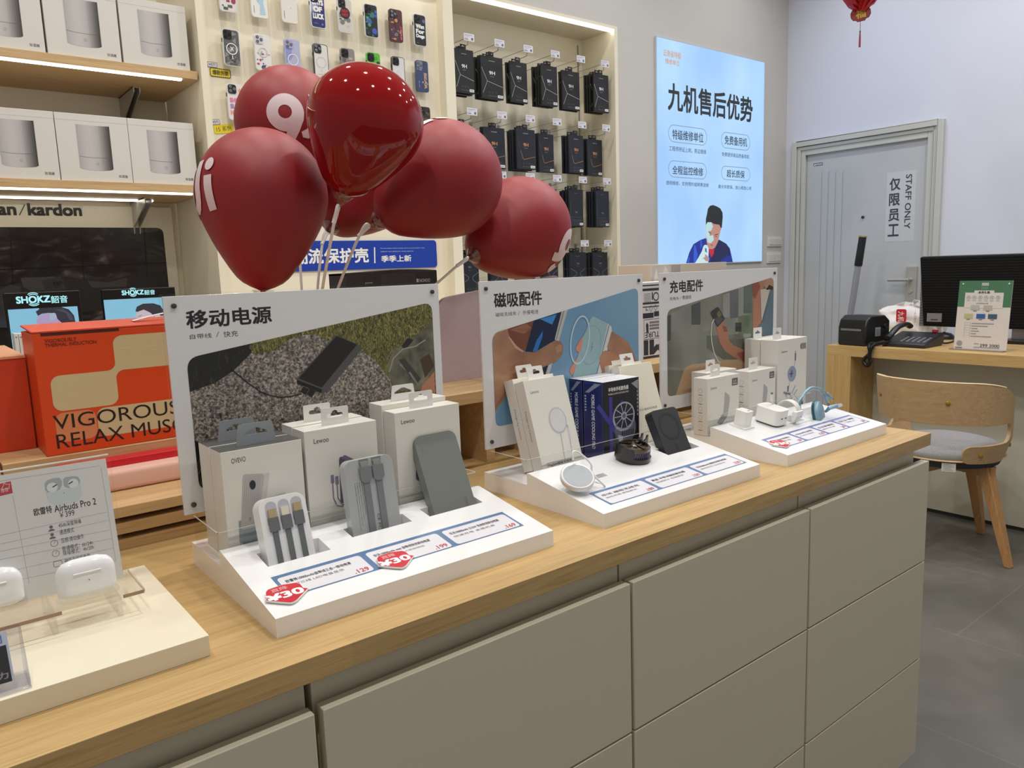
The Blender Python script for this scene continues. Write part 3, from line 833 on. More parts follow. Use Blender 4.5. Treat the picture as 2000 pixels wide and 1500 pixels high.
p.pline(c3((770, 620), (750, 660), (742, 760), (750, 850), (770, 940), (800, 1010), (828, 1045)), 0.0028, M((216, 214, 204)))
p.build('header_print', D3, label='header print: cafe photo of a hand holding a phone on a white cable')
# ---- price strips lying on the slopes
BLUE = M((84, 118, 160), 0.35, coat=0.4); VIO = M((104, 112, 168), 0.35, coat=0.4); CARD = M((224, 222, 228), 0.3, coat=0.4); REDT = M((196, 70, 76), 0.4)
def strip(t, x0, x1, v0, v1, items, blue=BLUE):
    p = Print(S3(0, 0), (1, 0, 0), SV, 0.00025)
    n = len(items); wd = (x1 - x0) / n
    p.rect(x0, v0, x1, v1, blue)
    for k, (l1, l2, pr_) in enumerate(items):
        a, b_ = x0 + wd * k + 0.004, x0 + wd * (k + 1) - 0.004
        p.l = 2; p.rr(a, v0 + 0.002, b_, v1 - 0.007, 0.005, CARD)
        p.l = 3
        h = v1 - v0
        p.text(l1, a + wd * 0.06, v1 - 0.007 - h * 0.30, h * 0.13, INK, w=wd * 0.72, bold=0.006)
        p.text(l2, a + wd * 0.06, v1 - 0.007 - h * 0.48, h * 0.10, GREYINK, w=wd * 0.60)
        p.text(pr_, b_ - wd * 0.04, v0 + h * 0.10, h * 0.17, REDT, align='r', bold=0.015)
    return p.build('price_strip', t, label='blue-edged price strip on the sloping front')
strip(D1, 0.318, 0.677, 0.034, 0.086, [('欧雷特10000mAh自带线三合一移动电源', '自带三线 LED电量显示', '.129'), ('乐沃10000mAh mini 自带线快充移动电源', '自带双线 Type-C双向快充', '.199'), ('乐沃10000mAh 22.5W 双向快充移动电源', '快速充电 金属机身', '.169')])
strip(D2, 0.842, 1.206, 0.018, 0.068, [('乐沃 磁吸无线充', '磁吸充电 即贴即充', '.189'), ('黑鲨 半导体磁吸散热器', '快速制冷 低音静享', '.159'), ('乐沃5000mAh 磁吸无线移动电源', '磁吸吸附 双向快充', '.229')])
strip(D3, 1.345, 1.696, 0.028, 0.080, [('乐沃20W充电头', '快速充电', '.59'), ('乐沃35W双口充电头', '双口同充 折叠插脚', '.129'), ('乐沃数据线', '编织线身', '.39'), ('乐沃三合一伸缩线', '一拖三', '.59')], VIO)
# ---- red price-cut tags
TAGRED = M((200, 22, 44), 0.3, coat=0.3)
src = [(340 + x / 5, 960 + y / 5) for x, y in ((875, 1088), (903, 1060), (880, 1034), (880, 1005), (900, 980), (950, 962), (1050, 930), (1180, 910), (1222, 920), (1255, 962), (1303, 964), (1268, 1000), (1190, 1082), (1160, 1100), (1130, 1110), (1010, 1102))]
sv = [svals(*q) for q in src]
cx = sum(q[0] for q in sv) / len(sv); cv = sum(q[1] for q in sv) / len(sv)
shape = [(a - cx, b_ - cv) for a, b_ in sv]
def price_tag(px, py, label, txt='¥30', rot=0.0, sc=1.0):
    x, v = svals(px, py)
    o = S3(x, v, 0.0012)
    t = thing('price_tag', label, 'price tag', o, 'red price cut tags')
    U = Vector((1, 0, 0)) * math.cos(rot) + SV * math.sin(rot); V = -Vector((1, 0, 0)) * math.sin(rot) + SV * math.cos(rot)
    sh = [(a * sc, b_ * sc) for a, b_ in shape]
    MB().plate(sh, t=0.0022, frame=(o, U, V)).build('tag_board', WHITE, t)
    p = Print(o + SN * 0.0022, U, V, 0.00015)
    p.poly([(a * 0.97, b_ * 0.97) for a, b_ in sh], TAGRED); p.l = 2
    p.text('直降', -0.003 * sc, 0.007 * sc, 0.0075 * sc, M((236, 170, 170)), w=0.02 * sc, align='c', bold=0.01)
    p.text(txt, -0.001 * sc, -0.0105 * sc, 0.0145 * sc, M((245, 240, 240)), w=0.044 * sc, align='c', bold=0.034)
    p.build('tag_print', t)
price_tag(557, 1163, 'red price cut tag at the left end of the nearest display')
price_tag(770, 1097, 'red price cut tag in the middle of the nearest display')
price_tag(1522, 868.5, 'red price cut tag on the farthest display, below the white chargers', '¥30', -0.25, 0.92)
# ================================================================ CARTONS IN THE DISPLAY TRAYS
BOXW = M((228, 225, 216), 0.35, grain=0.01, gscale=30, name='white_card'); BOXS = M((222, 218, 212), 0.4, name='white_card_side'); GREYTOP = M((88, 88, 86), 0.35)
TABW = M((232, 230, 226), 0.35, name='white_hang_tab')
SLOT = [(-0.013, 0.0), (-0.011, -0.003), (0.011, -0.003), (0.013, 0.0), (0.011, 0.003), (0.005, 0.0032), (0.004, 0.006), (0, 0.0075), (-0.004, 0.006), (-0.005, 0.0032), (-0.011, 0.003)]
TRI = [(-0.016, -0.002), (0.016, -0.002), (0.015, 0.001), (0.003, 0.0065), (-0.003, 0.0065), (-0.015, 0.001)]
def carton(label, O, w, h, d, lean=0.0, group=None, top=None, side=None, front=None, tab=None, art=None, yaw=0.0, name='product_box', tabx=0.5, tabm=None):
    """box with its lower left front corner at O, leaning back by an angle"""
    O = Vector(O); U = Vector((math.cos(yaw), math.sin(yaw), 0)); B = Vector((-math.sin(yaw), math.cos(yaw), 0))
    V = B * math.sin(lean) + Vector((0, 0, 1)) * math.cos(lean); Dp = B * math.cos(lean) - Vector((0, 0, 1)) * math.sin(lean)
    t = thing(name, label, 'box', O, group)
    q = lambda a, b_, c: O + U * a + Dp * b_ + V * c
    b = MB()
    vs = [q(0, 0, 0), q(w, 0, 0), q(w, d, 0), q(0, d, 0), q(0, 0, h), q(w, 0, h), q(w, d, h), q(0, d, h)]
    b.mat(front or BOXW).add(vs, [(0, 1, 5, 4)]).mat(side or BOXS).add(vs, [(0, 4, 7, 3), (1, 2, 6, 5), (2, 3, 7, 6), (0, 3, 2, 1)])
    b.mat(top or BOXW).add(vs, [(4, 5, 6, 7)])
    b.build('carton', None, t, bevel=0.0006)
    if tab:
        kind, tw, th = tab
        o = q(w * tabx, d * 0.45, h - 0.001)
        if kind == 'tri':
            outl = round_poly([(-tw / 2, 0), (tw / 2, 0), (tw * 0.42, th), (-tw * 0.42, th)], [0, 0, 0.003, 0.003]); hole = [(a, b_ + th * 0.56) for a, b_ in TRI]
        else:
            outl = round_poly([(-tw / 2, 0), (tw / 2, 0), (tw / 2, th), (-tw / 2, th)], [0, 0, 0.003, 0.003]); k = tw / 0.042; hole = [(a * k, b_ * k + th * 0.56) for a, b_ in (SLOT if kind == 'euro' else TRI)]
        MB().plate(outl, [hole], 0.0012, frame=(o, U, V)).build('hang_tab', tabm or TABW, t, label='hang tab with a slot')
    if art:
        p = Print(O, U, V, 0.00015); art(p, w, h); 
        if p.b.v: p.build('printed_front', t)
    return t, q, U, Dp, V
LG = 'boxes standing in the display trays'
SLATE = M((120, 114, 134), 0.35); SLATED = M((94, 90, 110), 0.35); LGREY = M((188, 182, 180), 0.4); LG2 = M((206, 202, 200), 0.4)
def art_ovevo(p, w, h):
    p.text('OVEVO', w * 0.12, h * 0.885, h * 0.045, INK, w=w * 0.17)
    p.l = 1; o0, v0 = p.o.copy(), p.v.copy(); p.o = p.o - p.v * (h * .25); p.v = p.v * 1.5
    p.poly([(w * .13, h * .27), (w * .30, h * .20), (w * .44, h * .25), (w * .46, h * .34), (w * .36, h * .42), (w * .14, h * .40)], M((150, 160, 162), 0.3)); p.l = 2
    p.poly(round_poly([(w * .16, h * .34), (w * .36, h * .34), (w * .50, h * .66), (w * .24, h * .68)], 0.004), LGREY)
    p.l = 3
    for k in range(8): p.line([(w * (.18 + .024 * k), h * .36), (w * (.265 + .026 * k), h * .65)], 0.0005, M((168, 162, 160)))
    p.poly(round_poly([(w * .36, h * .34), (w * .46, h * .42), (w * .565, h * .66), (w * .50, h * .66)], 0.002), LG2)
    p.l = 4
    p.disc(w * .345, h * .605, w * .038, M((30, 34, 42))); p.disc(w * .28, h * .40, w * .014, M((150, 146, 146)))
    p.poly(round_poly([(w * .46, h * .38), (w * .66, h * .34), (w * .75, h * .52), (w * .52, h * .50)], 0.003), LG2); p.l = 5
    for k in range(3): p.poly(round_poly([(w * (.53 + .06 * k), h * (.43 + .01 * k)), (w * (.565 + .06 * k), h * (.42 + .01 * k)), (w * (.58 + .06 * k), h * (.47 + .012 * k)), (w * (.55 + .06 * k), h * (.48 + .012 * k))], 0.002), M((80, 82, 84)))
    p.o, p.v = o0, v0
    p.text('LED Display', w * .14, h * .10, h * .045, GREYINK, w=w * .33); p.text('Power Bank', w * .14, h * .04, h * .045, GREYINK, w=w * .33)
def art_lewoo_slate(p, w, h):
    p.text('Lewoo', w * .12, h * .875, h * .045, INK, w=w * .20)
    p.poly(round_poly([(w * .42, h * .26), (w * .70, h * .18), (w * .70, h * .60), (w * .47, h * .72), (w * .44, h * .70)], 0.004), SLATED); p.l = 2
    p.poly(round_poly([(w * .47, h * .70), (w * .70, h * .58), (w * .74, h * .62), (w * .52, h * .725)], 0.002), SLATE)
    p.line([(w * .33, h * .50), (w * .33, h * .34), (w * .37, h * .26), (w * .45, h * .24)], 0.0016, M((120, 116, 138))); p.line([(w * .39, h * .48), (w * .39, h * .33), (w * .45, h * .26)], 0.0016, M((120, 116, 138)))
    p.rr(w * .31, h * .48, w * .355, h * .56, 0.001, M((130, 128, 148))); p.rr(w * .37, h * .46, w * .415, h * .54, 0.001, M((130, 128, 148)))
    p.line([(0, h * .16), (w, h * .16)], 0.0003, GREYINK)
def art_lewoo_grey(p, w, h):
    p.text('Lewoo', w * .09, h * .885, h * .042, INK, w=w * .20)
    p.poly(round_poly([(w * .26, h * .32), (w * .50, h * .25), (w * .50, h * .60), (w * .30, h * .66)], 0.004), M((110, 112, 112), 0.3)); p.l = 2
    p.line([(w * .28, h * .5), (w * .28, h * .36), (w * .33, h * .29), (w * .42, h * .28)], 0.0016, M((70, 72, 76))); p.line([(w * .32, h * .48), (w * .32, h * .38), (w * .36, h * .33)], 0.0016, M((70, 72, 76)))
    p.line([(w * .16, h * .12), (w * .62, h * .12), (w * .62, h * .06), (w * .16, h * .06)], 0.0004, INK, True)
    p.text('iPhone | iPad | iPod', w * .18, h * .072, h * .028, INK, w=w * .40)
    p.line([(0, h * .18), (w, h * .18)], 0.0003, GREYINK)
Zt = TRAY + 0.0004
tk = ('tri', 0.055, 0.030)
carton('front one of the two boxes printed with a ribbed white power bank', (0.304, 0.989, Zt), 0.110, 0.146, 0.044, group=LG, top=GREYTOP, tab=tk, art=art_ovevo, tabm=FROST)
carton('rear grey-topped box, behind the one printed with a ribbed power bank', (0.304, 1.036, Zt), 0.110, 0.146, 0.044, group=LG, top=GREYTOP, tab=tk, tabm=FROST, tabx=0.42)
carton('front one of the two white boxes printed with a dark slate power bank', (0.4185, 0.989, Zt), 0.112, 0.155, 0.040, group=LG, tab=('euro', 0.042, 0.026), art=art_lewoo_slate)
carton('rear white box, behind the one printed with a dark slate power bank', (0.4185, 1.031, Zt), 0.112, 0.156, 0.036, group=LG, tab=('euro', 0.042, 0.026), tabx=0.42)
carton('front white box behind the leaning grey power bank', (0.562, 0.989, Zt), 0.117, 0.160, 0.034, group=LG, tab=('euro', 0.042, 0.026), art=art_lewoo_grey, tabx=0.48)
carton('rear white box, tucked behind the box of the leaning grey power bank', (0.560, 1.024, Zt), 0.117, 0.168, 0.040, group=LG, tab=('tri', 0.045, 0.026), tabx=0.42)
# leaning charger boxes on the middle display
def art_puck(p, w, h):
    p.text('Lewoo', w * .11, h * .85, h * .034, GREYINK, w=w * .20)
    p.disc(w * .60, h * .52, w * .215, M((190, 190, 198)), h * .145); p.l = 2; p.disc(w * .605, h * .523, w * .185, M((216, 214, 214)), h * .128)
    p.l = 2
    p.line([(w * .60, h * .38), (w * .56, h * .10)], 0.002, M((186, 188, 196))); p.line([(w * .80, h * .34), (w * .76, h * .12)], 0.002, M((186, 188, 196)))
    p.rr(w * .775, h * .31, w * .825, h * .42, 0.001, M((206, 206, 212))); p.rr(w * .785, h * .42, w * .815, h * .455, 0.0005, M((170, 172, 178)))
    p.line([(w * .12, h * .10), (w * .74, h * .10), (w * .74, h * .03), (w * .12, h * .03)], 0.0005, INK, True)
    p.text('MagSafe磁吸无线充', w * .14, h * .055, h * .036, INK, w=w * .58, bold=0.01)
def side_text(q, U, Dp, V, t, d, h, txt, bx=0.5, m=GREYINK, hh=0.0055, ln=0.055, zc=0.35, bold=0.0):
    p = Print(q(0, d, 0), -Dp, V, 0.00015)
    p.text(txt, d * bx - hh * 0.4, h * zc + ln, hh, m, w=ln, rot=-PI / 2, bold=bold)
    p.build('printed_side', t)
LN = 0.30
for k, (lab, off, art) in enumerate((('front leaning white box printed with a round magnetic charger', 0.0, art_puck), ('rear leaning white box, behind the one printed with a round magnetic charger', 0.030, None))):
    O = Vector((0.851, 0.987, 0.9415)) + Vector((0, off, 0.0005))
    t, q, U, Dp, V = carton(lab, O, 0.098, 0.168, 0.027, LN, LG, tab=('euro', 0.038, 0.026), art=art, tabx=0.42, top=M((240, 236, 214), 0.4))
    side_text(q, U, Dp, V, t, 0.027, 0.168, 'Design by Lewoo')
NAVYB = M((26, 34, 98), 0.3, coat=0.3); CBLK = M((20, 20, 26), 0.3, coat=0.2)
def art_cool(p, w, h):
    PU = M((62, 58, 150)); SIL = M((176, 176, 192), 0.25); MD = M((96, 96, 116)); 
    p.text('半导体手机散热器', w * .14, h * .865, h * .055, WHITE, w=w * .56, bold=0.02); p.text('MOBILE GAME COOLING PAD', w * .14, h * .825, h * .022, WHITE, w=w * .56)
    for a in (90, 50, 130, -90, -50, 10):
        dx, dy = math.cos(math.radians(a)), math.sin(math.radians(a))
        p.line([(w * .2, h * .45), (w * .2 + dx * h * .33, h * .45 + dy * h * .33)], w * .09, PU)
    p.poly([(w * .78, h * .93), (w * .98, h * .97), (w * .97, h * .84)], M((150, 150, 160)))
    for k in range(7): p.rect(w * .945, h * (.5 + .05 * k), w * .965, h * (.53 + .05 * k), M((190, 190, 200)))
    p.l = 2; p.disc(w * .60, h * .36, w * .30, MD, h * .20); p.disc(w * .56, h * .52, w * .31, SIL, h * .19); p.l = 3
    p.disc(w * .56, h * .53, w * .27, M((40, 38, 52)), h * .16); p.l = 4
    for k in range(10):
        a = 2 * PI * k / 10; p.line([(w * .56, h * .53), (w * .56 + w * .26 * math.cos(a), h * .53 + h * .155 * math.sin(a))], w * .018, SIL)
    p.disc(w * .56, h * .53, w * .08, SIL, h * .05); p.l = 5; p.disc(w * .56, h * .53, w * .05, MD, h * .03)
    for k in range(6): p.rect(w * (.50 + .06 * k), h * .27, w * (.525 + .06 * k), h * .34, M((30, 28, 44)))
    p.poly([(w * .38, h * .30), (w * .52, h * .27), (w * .52, h * .16), (w * .42, h * .15)], SIL)
    p.rect(w * .86, h * .04, w * .97, h * .13, M((120, 120, 130)))
for lab, y0, d, art in (('front navy and black box printed with a round phone cooler', 0.999, 0.054, art_cool), ('rear navy box, behind the one printed with a round phone cooler', 1.055, 0.036, None)):
    t, q, U, Dp, V = carton(lab, (1.013, y0, Zt), 0.099, 0.151, d, 0, LG, top=M((228, 228, 232), 0.35), side=NAVYB, front=CBLK, art=art)
    p = Print(q(0, d, 0), -Dp, V, 0.00015)
    p.text('MOBILE GAME COOLING PAD', d * 0.42, 0.125, 0.0085, M((220, 222, 232)), w=0.105, rot=-PI / 2, bold=0.02)
    p.poly([(d * .1, .128), (d * .3, .128), (d * .9, .147), (d * .6, .147)], M((140, 146, 166)))
    for k in range(6): p.rect(d * .08, .092 + .0055 * k, d * .16, .095 + .0055 * k, M((190, 194, 206)))
    p.l = 1; p.line([(d * .04, .004), (d * .04, .147), (d * .96, .147), (d * .96, .004)], 0.0004, M((110, 116, 150)))
    p.build('printed_side', t)
def art_back(p, w, h):
    p.text('乐沃 磁吸移动电源', w * .30, h * .42, h * .03, GREYINK, w=w * .55)
    for k in range(9): p.rect(w * .42, h * (.36 - .026 * k), w * (.60 + .07 * ((k * 7) % 4)), h * (.367 - .026 * k), M((170, 166, 158)))
    for k in range(6): p.rect(w * (.60 + .06 * k), h * .08, w * (.64 + .06 * k), h * .11, M((150, 146, 140)))
for lab, off, art in (('front leaning cream box behind the black magnetic power bank', 0.0, art_back), ('rear leaning cream box, behind the box of the black magnetic power bank', 0.027, None)):
    carton(lab, (1.112, 1.003 + off, 0.9405), 0.097, 0.166, 0.024, 0.30, LG, tab=('euro', 0.038, 0.026), art=art, tabx=0.40, top=M((240, 236, 214), 0.4), front=M((232, 226, 206), 0.4))
# charger boxes on the farthest display
BADGE = M((104, 100, 96), 0.35)
def art_charger(p, w, h):
    p.text('Lewoo', w * .10, h * .80, h * .05, GREYINK, w=w * .19)
    p.rr(w * .76, h * .80, w * .95, h * .93, 0.0015, BADGE); p.l = 2
    p.text('35W', w * .79, h * .855, h * .045, LG2, w=w * .12); p.rect(w * .79, h * .825, w * .92, h * .84, LG2)
    p.l = 1
    GA = M((176, 174, 172), 0.35); GB = M((148, 148, 150), 0.35)
    p.poly(round_poly([(w * .30, h * .20), (w * .42, h * .13), (w * .62, h * .26), (w * .70, h * .56), (w * .68, h * .64), (w * .54, h * .72), (w * .50, h * .36)], 0.002), GA); p.l = 2
    p.poly(round_poly([(w * .30, h * .20), (w * .42, h * .13), (w * .60, h * .26), (w * .46, h * .32)], 0.001), GB)
    p.text('35W双口氮化镓快充充电器', w * .06, h * .035, h * .035, INK, w=w * .55)
def icons(q, Dp, V, t, d, h):
    p = Print(q(0, d, 0), -Dp, V, 0.00015)
    for k in range(5):
        p.line(oval(d * .5, h * (.78 - .155 * k), d * .13, n=12), 0.0004, GREYINK, True); p.rect(d * .36, h * (.70 - .155 * k), d * .64, h * (.712 - .155 * k), GREYINK)
    p.build('printed_side', t)
t, q, U, Dp, V = carton('front small white charger box at the left of the farthest display', (1.314, 0.989, Zt), 0.113, 0.123, 0.036, 0, LG, tab=('euro', 0.032, 0.026), art=art_charger, tabx=0.42)
icons(q, Dp, V, t, 0.036, 0.123)
def art_l(p, w, h): p.text('Lewoo', w * .42, h * .80, h * .05, GREYINK, w=w * .19)
carton('rear small white charger box showing between the two front ones', (1.372, 1.034, Zt), 0.108, 0.125, 0.042, 0, LG, tab=('euro', 0.032, 0.026), art=art_l, tabx=0.34)
t, q, U, Dp, V = carton('small white charger box next to the tall cable box', (1.479, 0.998, Zt), 0.103, 0.119, 0.043, 0, LG, tab=('euro', 0.034, 0.028), art=art_charger, tabx=0.40)
icons(q, Dp, V, t, 0.043, 0.119)
def art_reel(p, w, h):
    CB = M((148, 156, 182), 0.35); CD = M((104, 112, 140), 0.35)
    p.text('Lewoo', w * .12, h * .83, h * .030, INK, w=w * .20)
    p.rr(w * .78, h * .84, w * .97, h * .92, 0.001, M((150, 140, 136))); p.rect(w * .77, h * .855, w * .79, h * .905, INK)
    p.line([(w * .60, h * .70), (w * .56, h * .62)], 0.0016, CB); p.rr(w * .575, h * .70, w * .625, h * .80, 0.001, CD); p.rr(w * .59, h * .80, w * .615, h * .83, 0.0005, M((120, 124, 136)))
    p.disc(w * .49, h * .53, w * .15, CB, h * .105); p.l = 2; p.disc(w * .48, h * .555, w * .035, CD, h * .03); p.disc(w * .47, h * .51, w * .03, CD, h * .025); p.l = 3; p.rect(w * .40, h * .528, w * .53, h * .54, M((60, 66, 90)))
    p.l = 1; p.line([(w * .42, h * .43), (w * .36, h * .28)], 0.0016, CB); p.rr(w * .34, h * .28, w * .385, h * .38, 0.001, CD)
    p.line([(w * .42, h * .2), (w * .62, h * .36)], 0.002, CD); p.line([(w * .46, h * .18), (w * .68, h * .30)], 0.002, CD); p.disc(w * .84, h * .10, w * .06, M((60, 60, 66)), h * .05)
carton('front tall white box printed with a round retractable cable reel', (1.590, 0.998, Zt), 0.125, 0.180, 0.046, 0, LG, tab=('euro', 0.034, 0.028), art=art_reel, tabx=0.22)
carton('rear tall white box, behind the one printed with a cable reel', (1.590, 1.046, Zt), 0.125, 0.180, 0.042, 0, LG, tab=('euro', 0.034, 0.028), tabx=0.14)
# ================================================================ DEVICES SET IN THE SLOPES
SILV = M((186, 189, 190), 0.3, metal=0.25, name='silver_metal'); GREYM = M((128, 131, 127), 0.34, metal=0.2, name='grey_metal'); CABG = M((104, 108, 110), 0.5)
GOLD = M((196, 180, 138), 0.3, metal=0.4); PLW = M((238, 238, 240), 0.28, coat=0.2, name='white_plastic'); PORT = M((60, 58, 58), 0.4)
def leaning(label, cat, name, x0, x1, y, zb, h, t_, lean, m, r=0.012, bev=0.004):
    O = Vector((x0, y, zb)); U = Vector((1, 0, 0)); V = Vector((0, math.sin(lean), math.cos(lean))); N = U.cross(V)   # N faces the viewer
    t = thing(name, label, cat, O)
    MB().plate(rrect(0, 0, x1 - x0, h, r, 7), t=t_, frame=(O - N * t_, U, V)).build('body', m, t, bevel=bev)
    return t, Print(O, U, V, 0.0002), (lambda a, b_, c=0: O + U * a + V * b_ + N * c), U, V, N
# white power bank with three built-in cables
w_, h_ = 0.063, 0.098
t, p, q, U, V, N = leaning('small white power bank with three grey cables stowed in its face', 'power bank', 'power_bank', 0.3305, 0.3935, 0.918, 0.9245, h_, 0.024, 0.28, PLW, 0.014, 0.006)
for k, fx in enumerate((0.25, 0.52, 0.79)):
    p.l = 1; p.rr(w_ * fx - 0.0075, h_ * 0.60, w_ * fx + 0.0075, h_ * 0.95, 0.007, M((186, 188, 196), 0.5))
p.build('cable_recess', t)
for k, fx in enumerate((0.25, 0.52, 0.79)):
    cx_ = w_ * fx; tp = h_ * (0.74 if k < 2 else 0.76)
    b = MB().plate(rrect(cx_ - 0.0065, tp - 0.018, cx_ + 0.0065, tp, 0.001), t=0.003, frame=(q(0, 0, 0.0002), U, V))
    b.plate([(cx_ - 0.0035, 0.004), (cx_ + 0.0035, 0.004), (cx_ + 0.0035, tp - 0.018), (cx_ - 0.0035, tp - 0.018)], t=0.0018, frame=(q(0, 0, 0.0002), U, V))
    c = b.build('charging_cable', CABG, t, label='flat grey cable with a plug')
    MB().plate(rrect(cx_ - 0.005, tp, cx_ + 0.005, tp + 0.011, 0.0008), t=0.0024, frame=(q(0, 0, 0.0003), U, V)).build('plug', (GOLD, M((224, 218, 196), 0.4), GOLD)[k], c)
# silver power bank with two cables
w_, h_ = 0.076, 0.112
t, p, q, U, V, N = leaning('silver power bank with two flat grey cables, in the middle of the nearest display', 'power bank', 'power_bank', 0.456, 0.532, 0.934, 0.933, h_, 0.016, 0.16, SILV, 0.012, 0.005)
p.l = 1
for fx in (0.40, 0.66): p.rect(w_ * fx - 0.0075, h_ * 0.92, w_ * fx + 0.0075, h_ * 0.995, M((128, 130, 130), 0.4))
for k in range(4): p.text('乐沃移动电源 10000mAh 37Wh 5V 3A 9V 2A 12V', w_ * (0.16 + 0.045 * k), h_ * 0.72, h_ * 0.014, M((96, 98, 100)), w=h_ * (0.6 - 0.06 * k), rot=-PI / 2)
p.text('CE FC', w_ * 0.53, h_ * 0.28, h_ * 0.034, M((70, 72, 74)), w=h_ * 0.20, rot=-PI / 2)
p.build('printed_back', t)
for fx in (0.40, 0.66):
    cx_ = w_ * fx
    b = MB().plate(round_poly([(cx_ - 0.0085, h_ * 0.90), (cx_ - 0.0085, h_ * 0.74), (cx_ - 0.004, h_ * 0.70), (cx_ + 0.004, h_ * 0.70), (cx_ + 0.0085, h_ * 0.74), (cx_ + 0.0085, h_ * 0.90)], 0.002), t=0.0034, frame=(q(0, 0, 0.0002), U, V))
    b.plate([(cx_ - 0.0048, 0.004), (cx_ + 0.0048, 0.004), (cx_ + 0.0048, h_ * 0.705), (cx_ - 0.0048, h_ * 0.705)], t=0.002, frame=(q(0, 0, 0.0002), U, V))
    c = b.build('charging_cable', M((122, 127, 130), 0.5), t, label='flat grey cable with a plug')
    MB().plate(rrect(cx_ - 0.006, h_ * 0.90, cx_ + 0.006, h_ * 0.965, 0.001), t=0.0026, frame=(q(0, 0, 0.0002), U, V)).build('plug', M((150, 150, 148), 0.4), c)
# plain grey power bank
w_, h_ = 0.076, 0.132
t, p, q, U, V, N = leaning('plain grey metal power bank leaning at the right of the nearest display', 'power bank', 'power_bank', 0.590, 0.666, 0.932, 0.932, h_, 0.016, 0.43, GREYM, 0.013, 0.004)
for k in range(4): p.disc(w_ * 0.13, h_ * (0.80 + 0.02 * k), 0.0006, M((90, 92, 90)))
for k in range(3): p.line(oval(w_ * 0.80, h_ * (0.10 + 0.035 * k), 0.0018, n=12), 0.0005, M((108, 110, 106)), True)
p.build('indicator_print', t)
MB().plate(rrect(0.0008, 0.0008, w_ - 0.0008, h_ - 0.0008, 0.012, 7), t=0.0016, frame=(q(0, 0, -0.0088), U * 1.0, V)).build('side_band', M((158, 172, 190), 0.25, metal=0.3), t)
# black magnetic power bank
w_, h_ = 0.074, 0.098
t, p, q, U, V, N = leaning('black magnetic power bank with a ring mark, on the middle display', 'power bank', 'power_bank', 1.109, 1.183, 0.924, 0.931, h_, 0.019, 0.46, M((50, 52, 54), 0.45, grain=0.02, gscale=60), 0.009, 0.003)
RING = M((38, 40, 42), 0.5); RIN2 = M((56, 58, 60), 0.4)
p.line(oval(w_ * 0.5, h_ * 0.63, 0.0255, n=44), 0.005, RING, True); p.rr(w_ * 0.5 - 0.003, h_ * 0.14, w_ * 0.5 + 0.003, h_ * 0.28, 0.003, RING)
p.build('ring_mark', t)
p = Print(q(0, 0, -0.019), N, V, 0.0002)
for k in range(3): p.text('磁吸无线移动电源 5000mAh 22.5W', 0.004 + 0.0045 * k, h_ * 0.80, 0.0022, M((96, 98, 102)), w=h_ * 0.55, rot=-PI / 2)
p.build('printed_side', t)
# round magnetic charger on its cable
c = on_slope(1128, 931, 0.024); n_ = Vector((-0.22, -0.48, 0.85)).normalized()
t = thing('wireless_charger', 'round white magnetic charging puck with a coiled cable, on the middle display', 'charger', on_slope(1130, 955))
MB().lathe([(0.025, -0.008), (0.0282, -0.006), (0.0285, 0.001), (0.0272, 0.0026), (0.0246, 0.0028)], c, 48, n_).build('puck', M((222, 222, 224), 0.25, metal=0.1), t, smooth=40)
MB().lathe([(0.0244, 0.0029), (0.0240, 0.0031), (0.0, 0.0031)], c, 48, n_).build('charging_face', M((168, 172, 178), 0.5), t)
rt = Vector((0.93, -0.36, 0.08)).normalized(); e_ = c + Vector((0.024, 0.004, 0.014))
pts = [c + Vector((0.006, 0.016, 0.024)), c + Vector((0.010, 0.020, 0.036)), c + Vector((0.024, 0.020, 0.032)), c + Vector((0.036, 0.006, 0.014)), c + Vector((0.036, 0.002, -0.002)), on_slope(1181, 950, 0.002), on_slope(1170, 949, -0.004), on_slope(1188, 950, -0.004), on_slope(1178, 947, -0.001), on_slope(1163, 940, 0.002)]
MB().tube(smooth_pts(pts, 8), 0.0017, 8).build('cable', M((236, 236, 236), 0.4), t, smooth=60)
MB().lathe([(0.010, 0), (0.012, 0.012), (0.010, 0.018)], c - SN * 0.0235, 20, SN + Vector((0, -0.25, 0))).build('puck_rest', PLW, t, smooth=40)
# phone cooler
c = on_slope(1236, 896)
t = thing('phone_cooler', 'round black and bronze phone cooler with a spring clip', 'phone cooler', c)
BKP = M((22, 21, 21), 0.25, coat=0.4); BRZ = M((92, 76, 60), 0.22, metal=0.3, coat=0.5)
R0 = 0.0325
MB().lathe([(R0 - .002, 0), (R0, 0.002), (R0, 0.009), (R0 - 0.002, 0.011), (0, 0.011)], c, 40, SN).build('base_ring', BKP, t, smooth=40)
MB().lathe([(R0 - 0.004, 0.011), (R0 - 0.003, 0.022), (R0 - 0.003, 0.026), (R0 - 0.006, 0.029), (R0 - 0.008, 0.029), (R0 - 0.008, 0.024), (0, 0.024)], c, 40, SN).build('housing', BRZ, t, smooth=35)
Q = Vector((0, 0, 1)).rotation_difference(SN).to_matrix()
b = MB()
for k in range(18):
    a = math.radians(-135 + 8.5 * k)
    o = c + Q @ Vector(((R0 - 0.0034) * math.cos(a), (R0 - 0.0034) * math.sin(a), 0.0115)); tg = Q @ Vector((-math.sin(a), math.cos(a), 0))
    b.plate([(-0.0011, 0), (0.0011, 0), (0.0011, 0.009), (-0.0011, 0.009)], t=0.001, frame=(o, tg, SN))
b.build('vent_slot', M((44, 40, 96), 0.3), t)
b = MB()
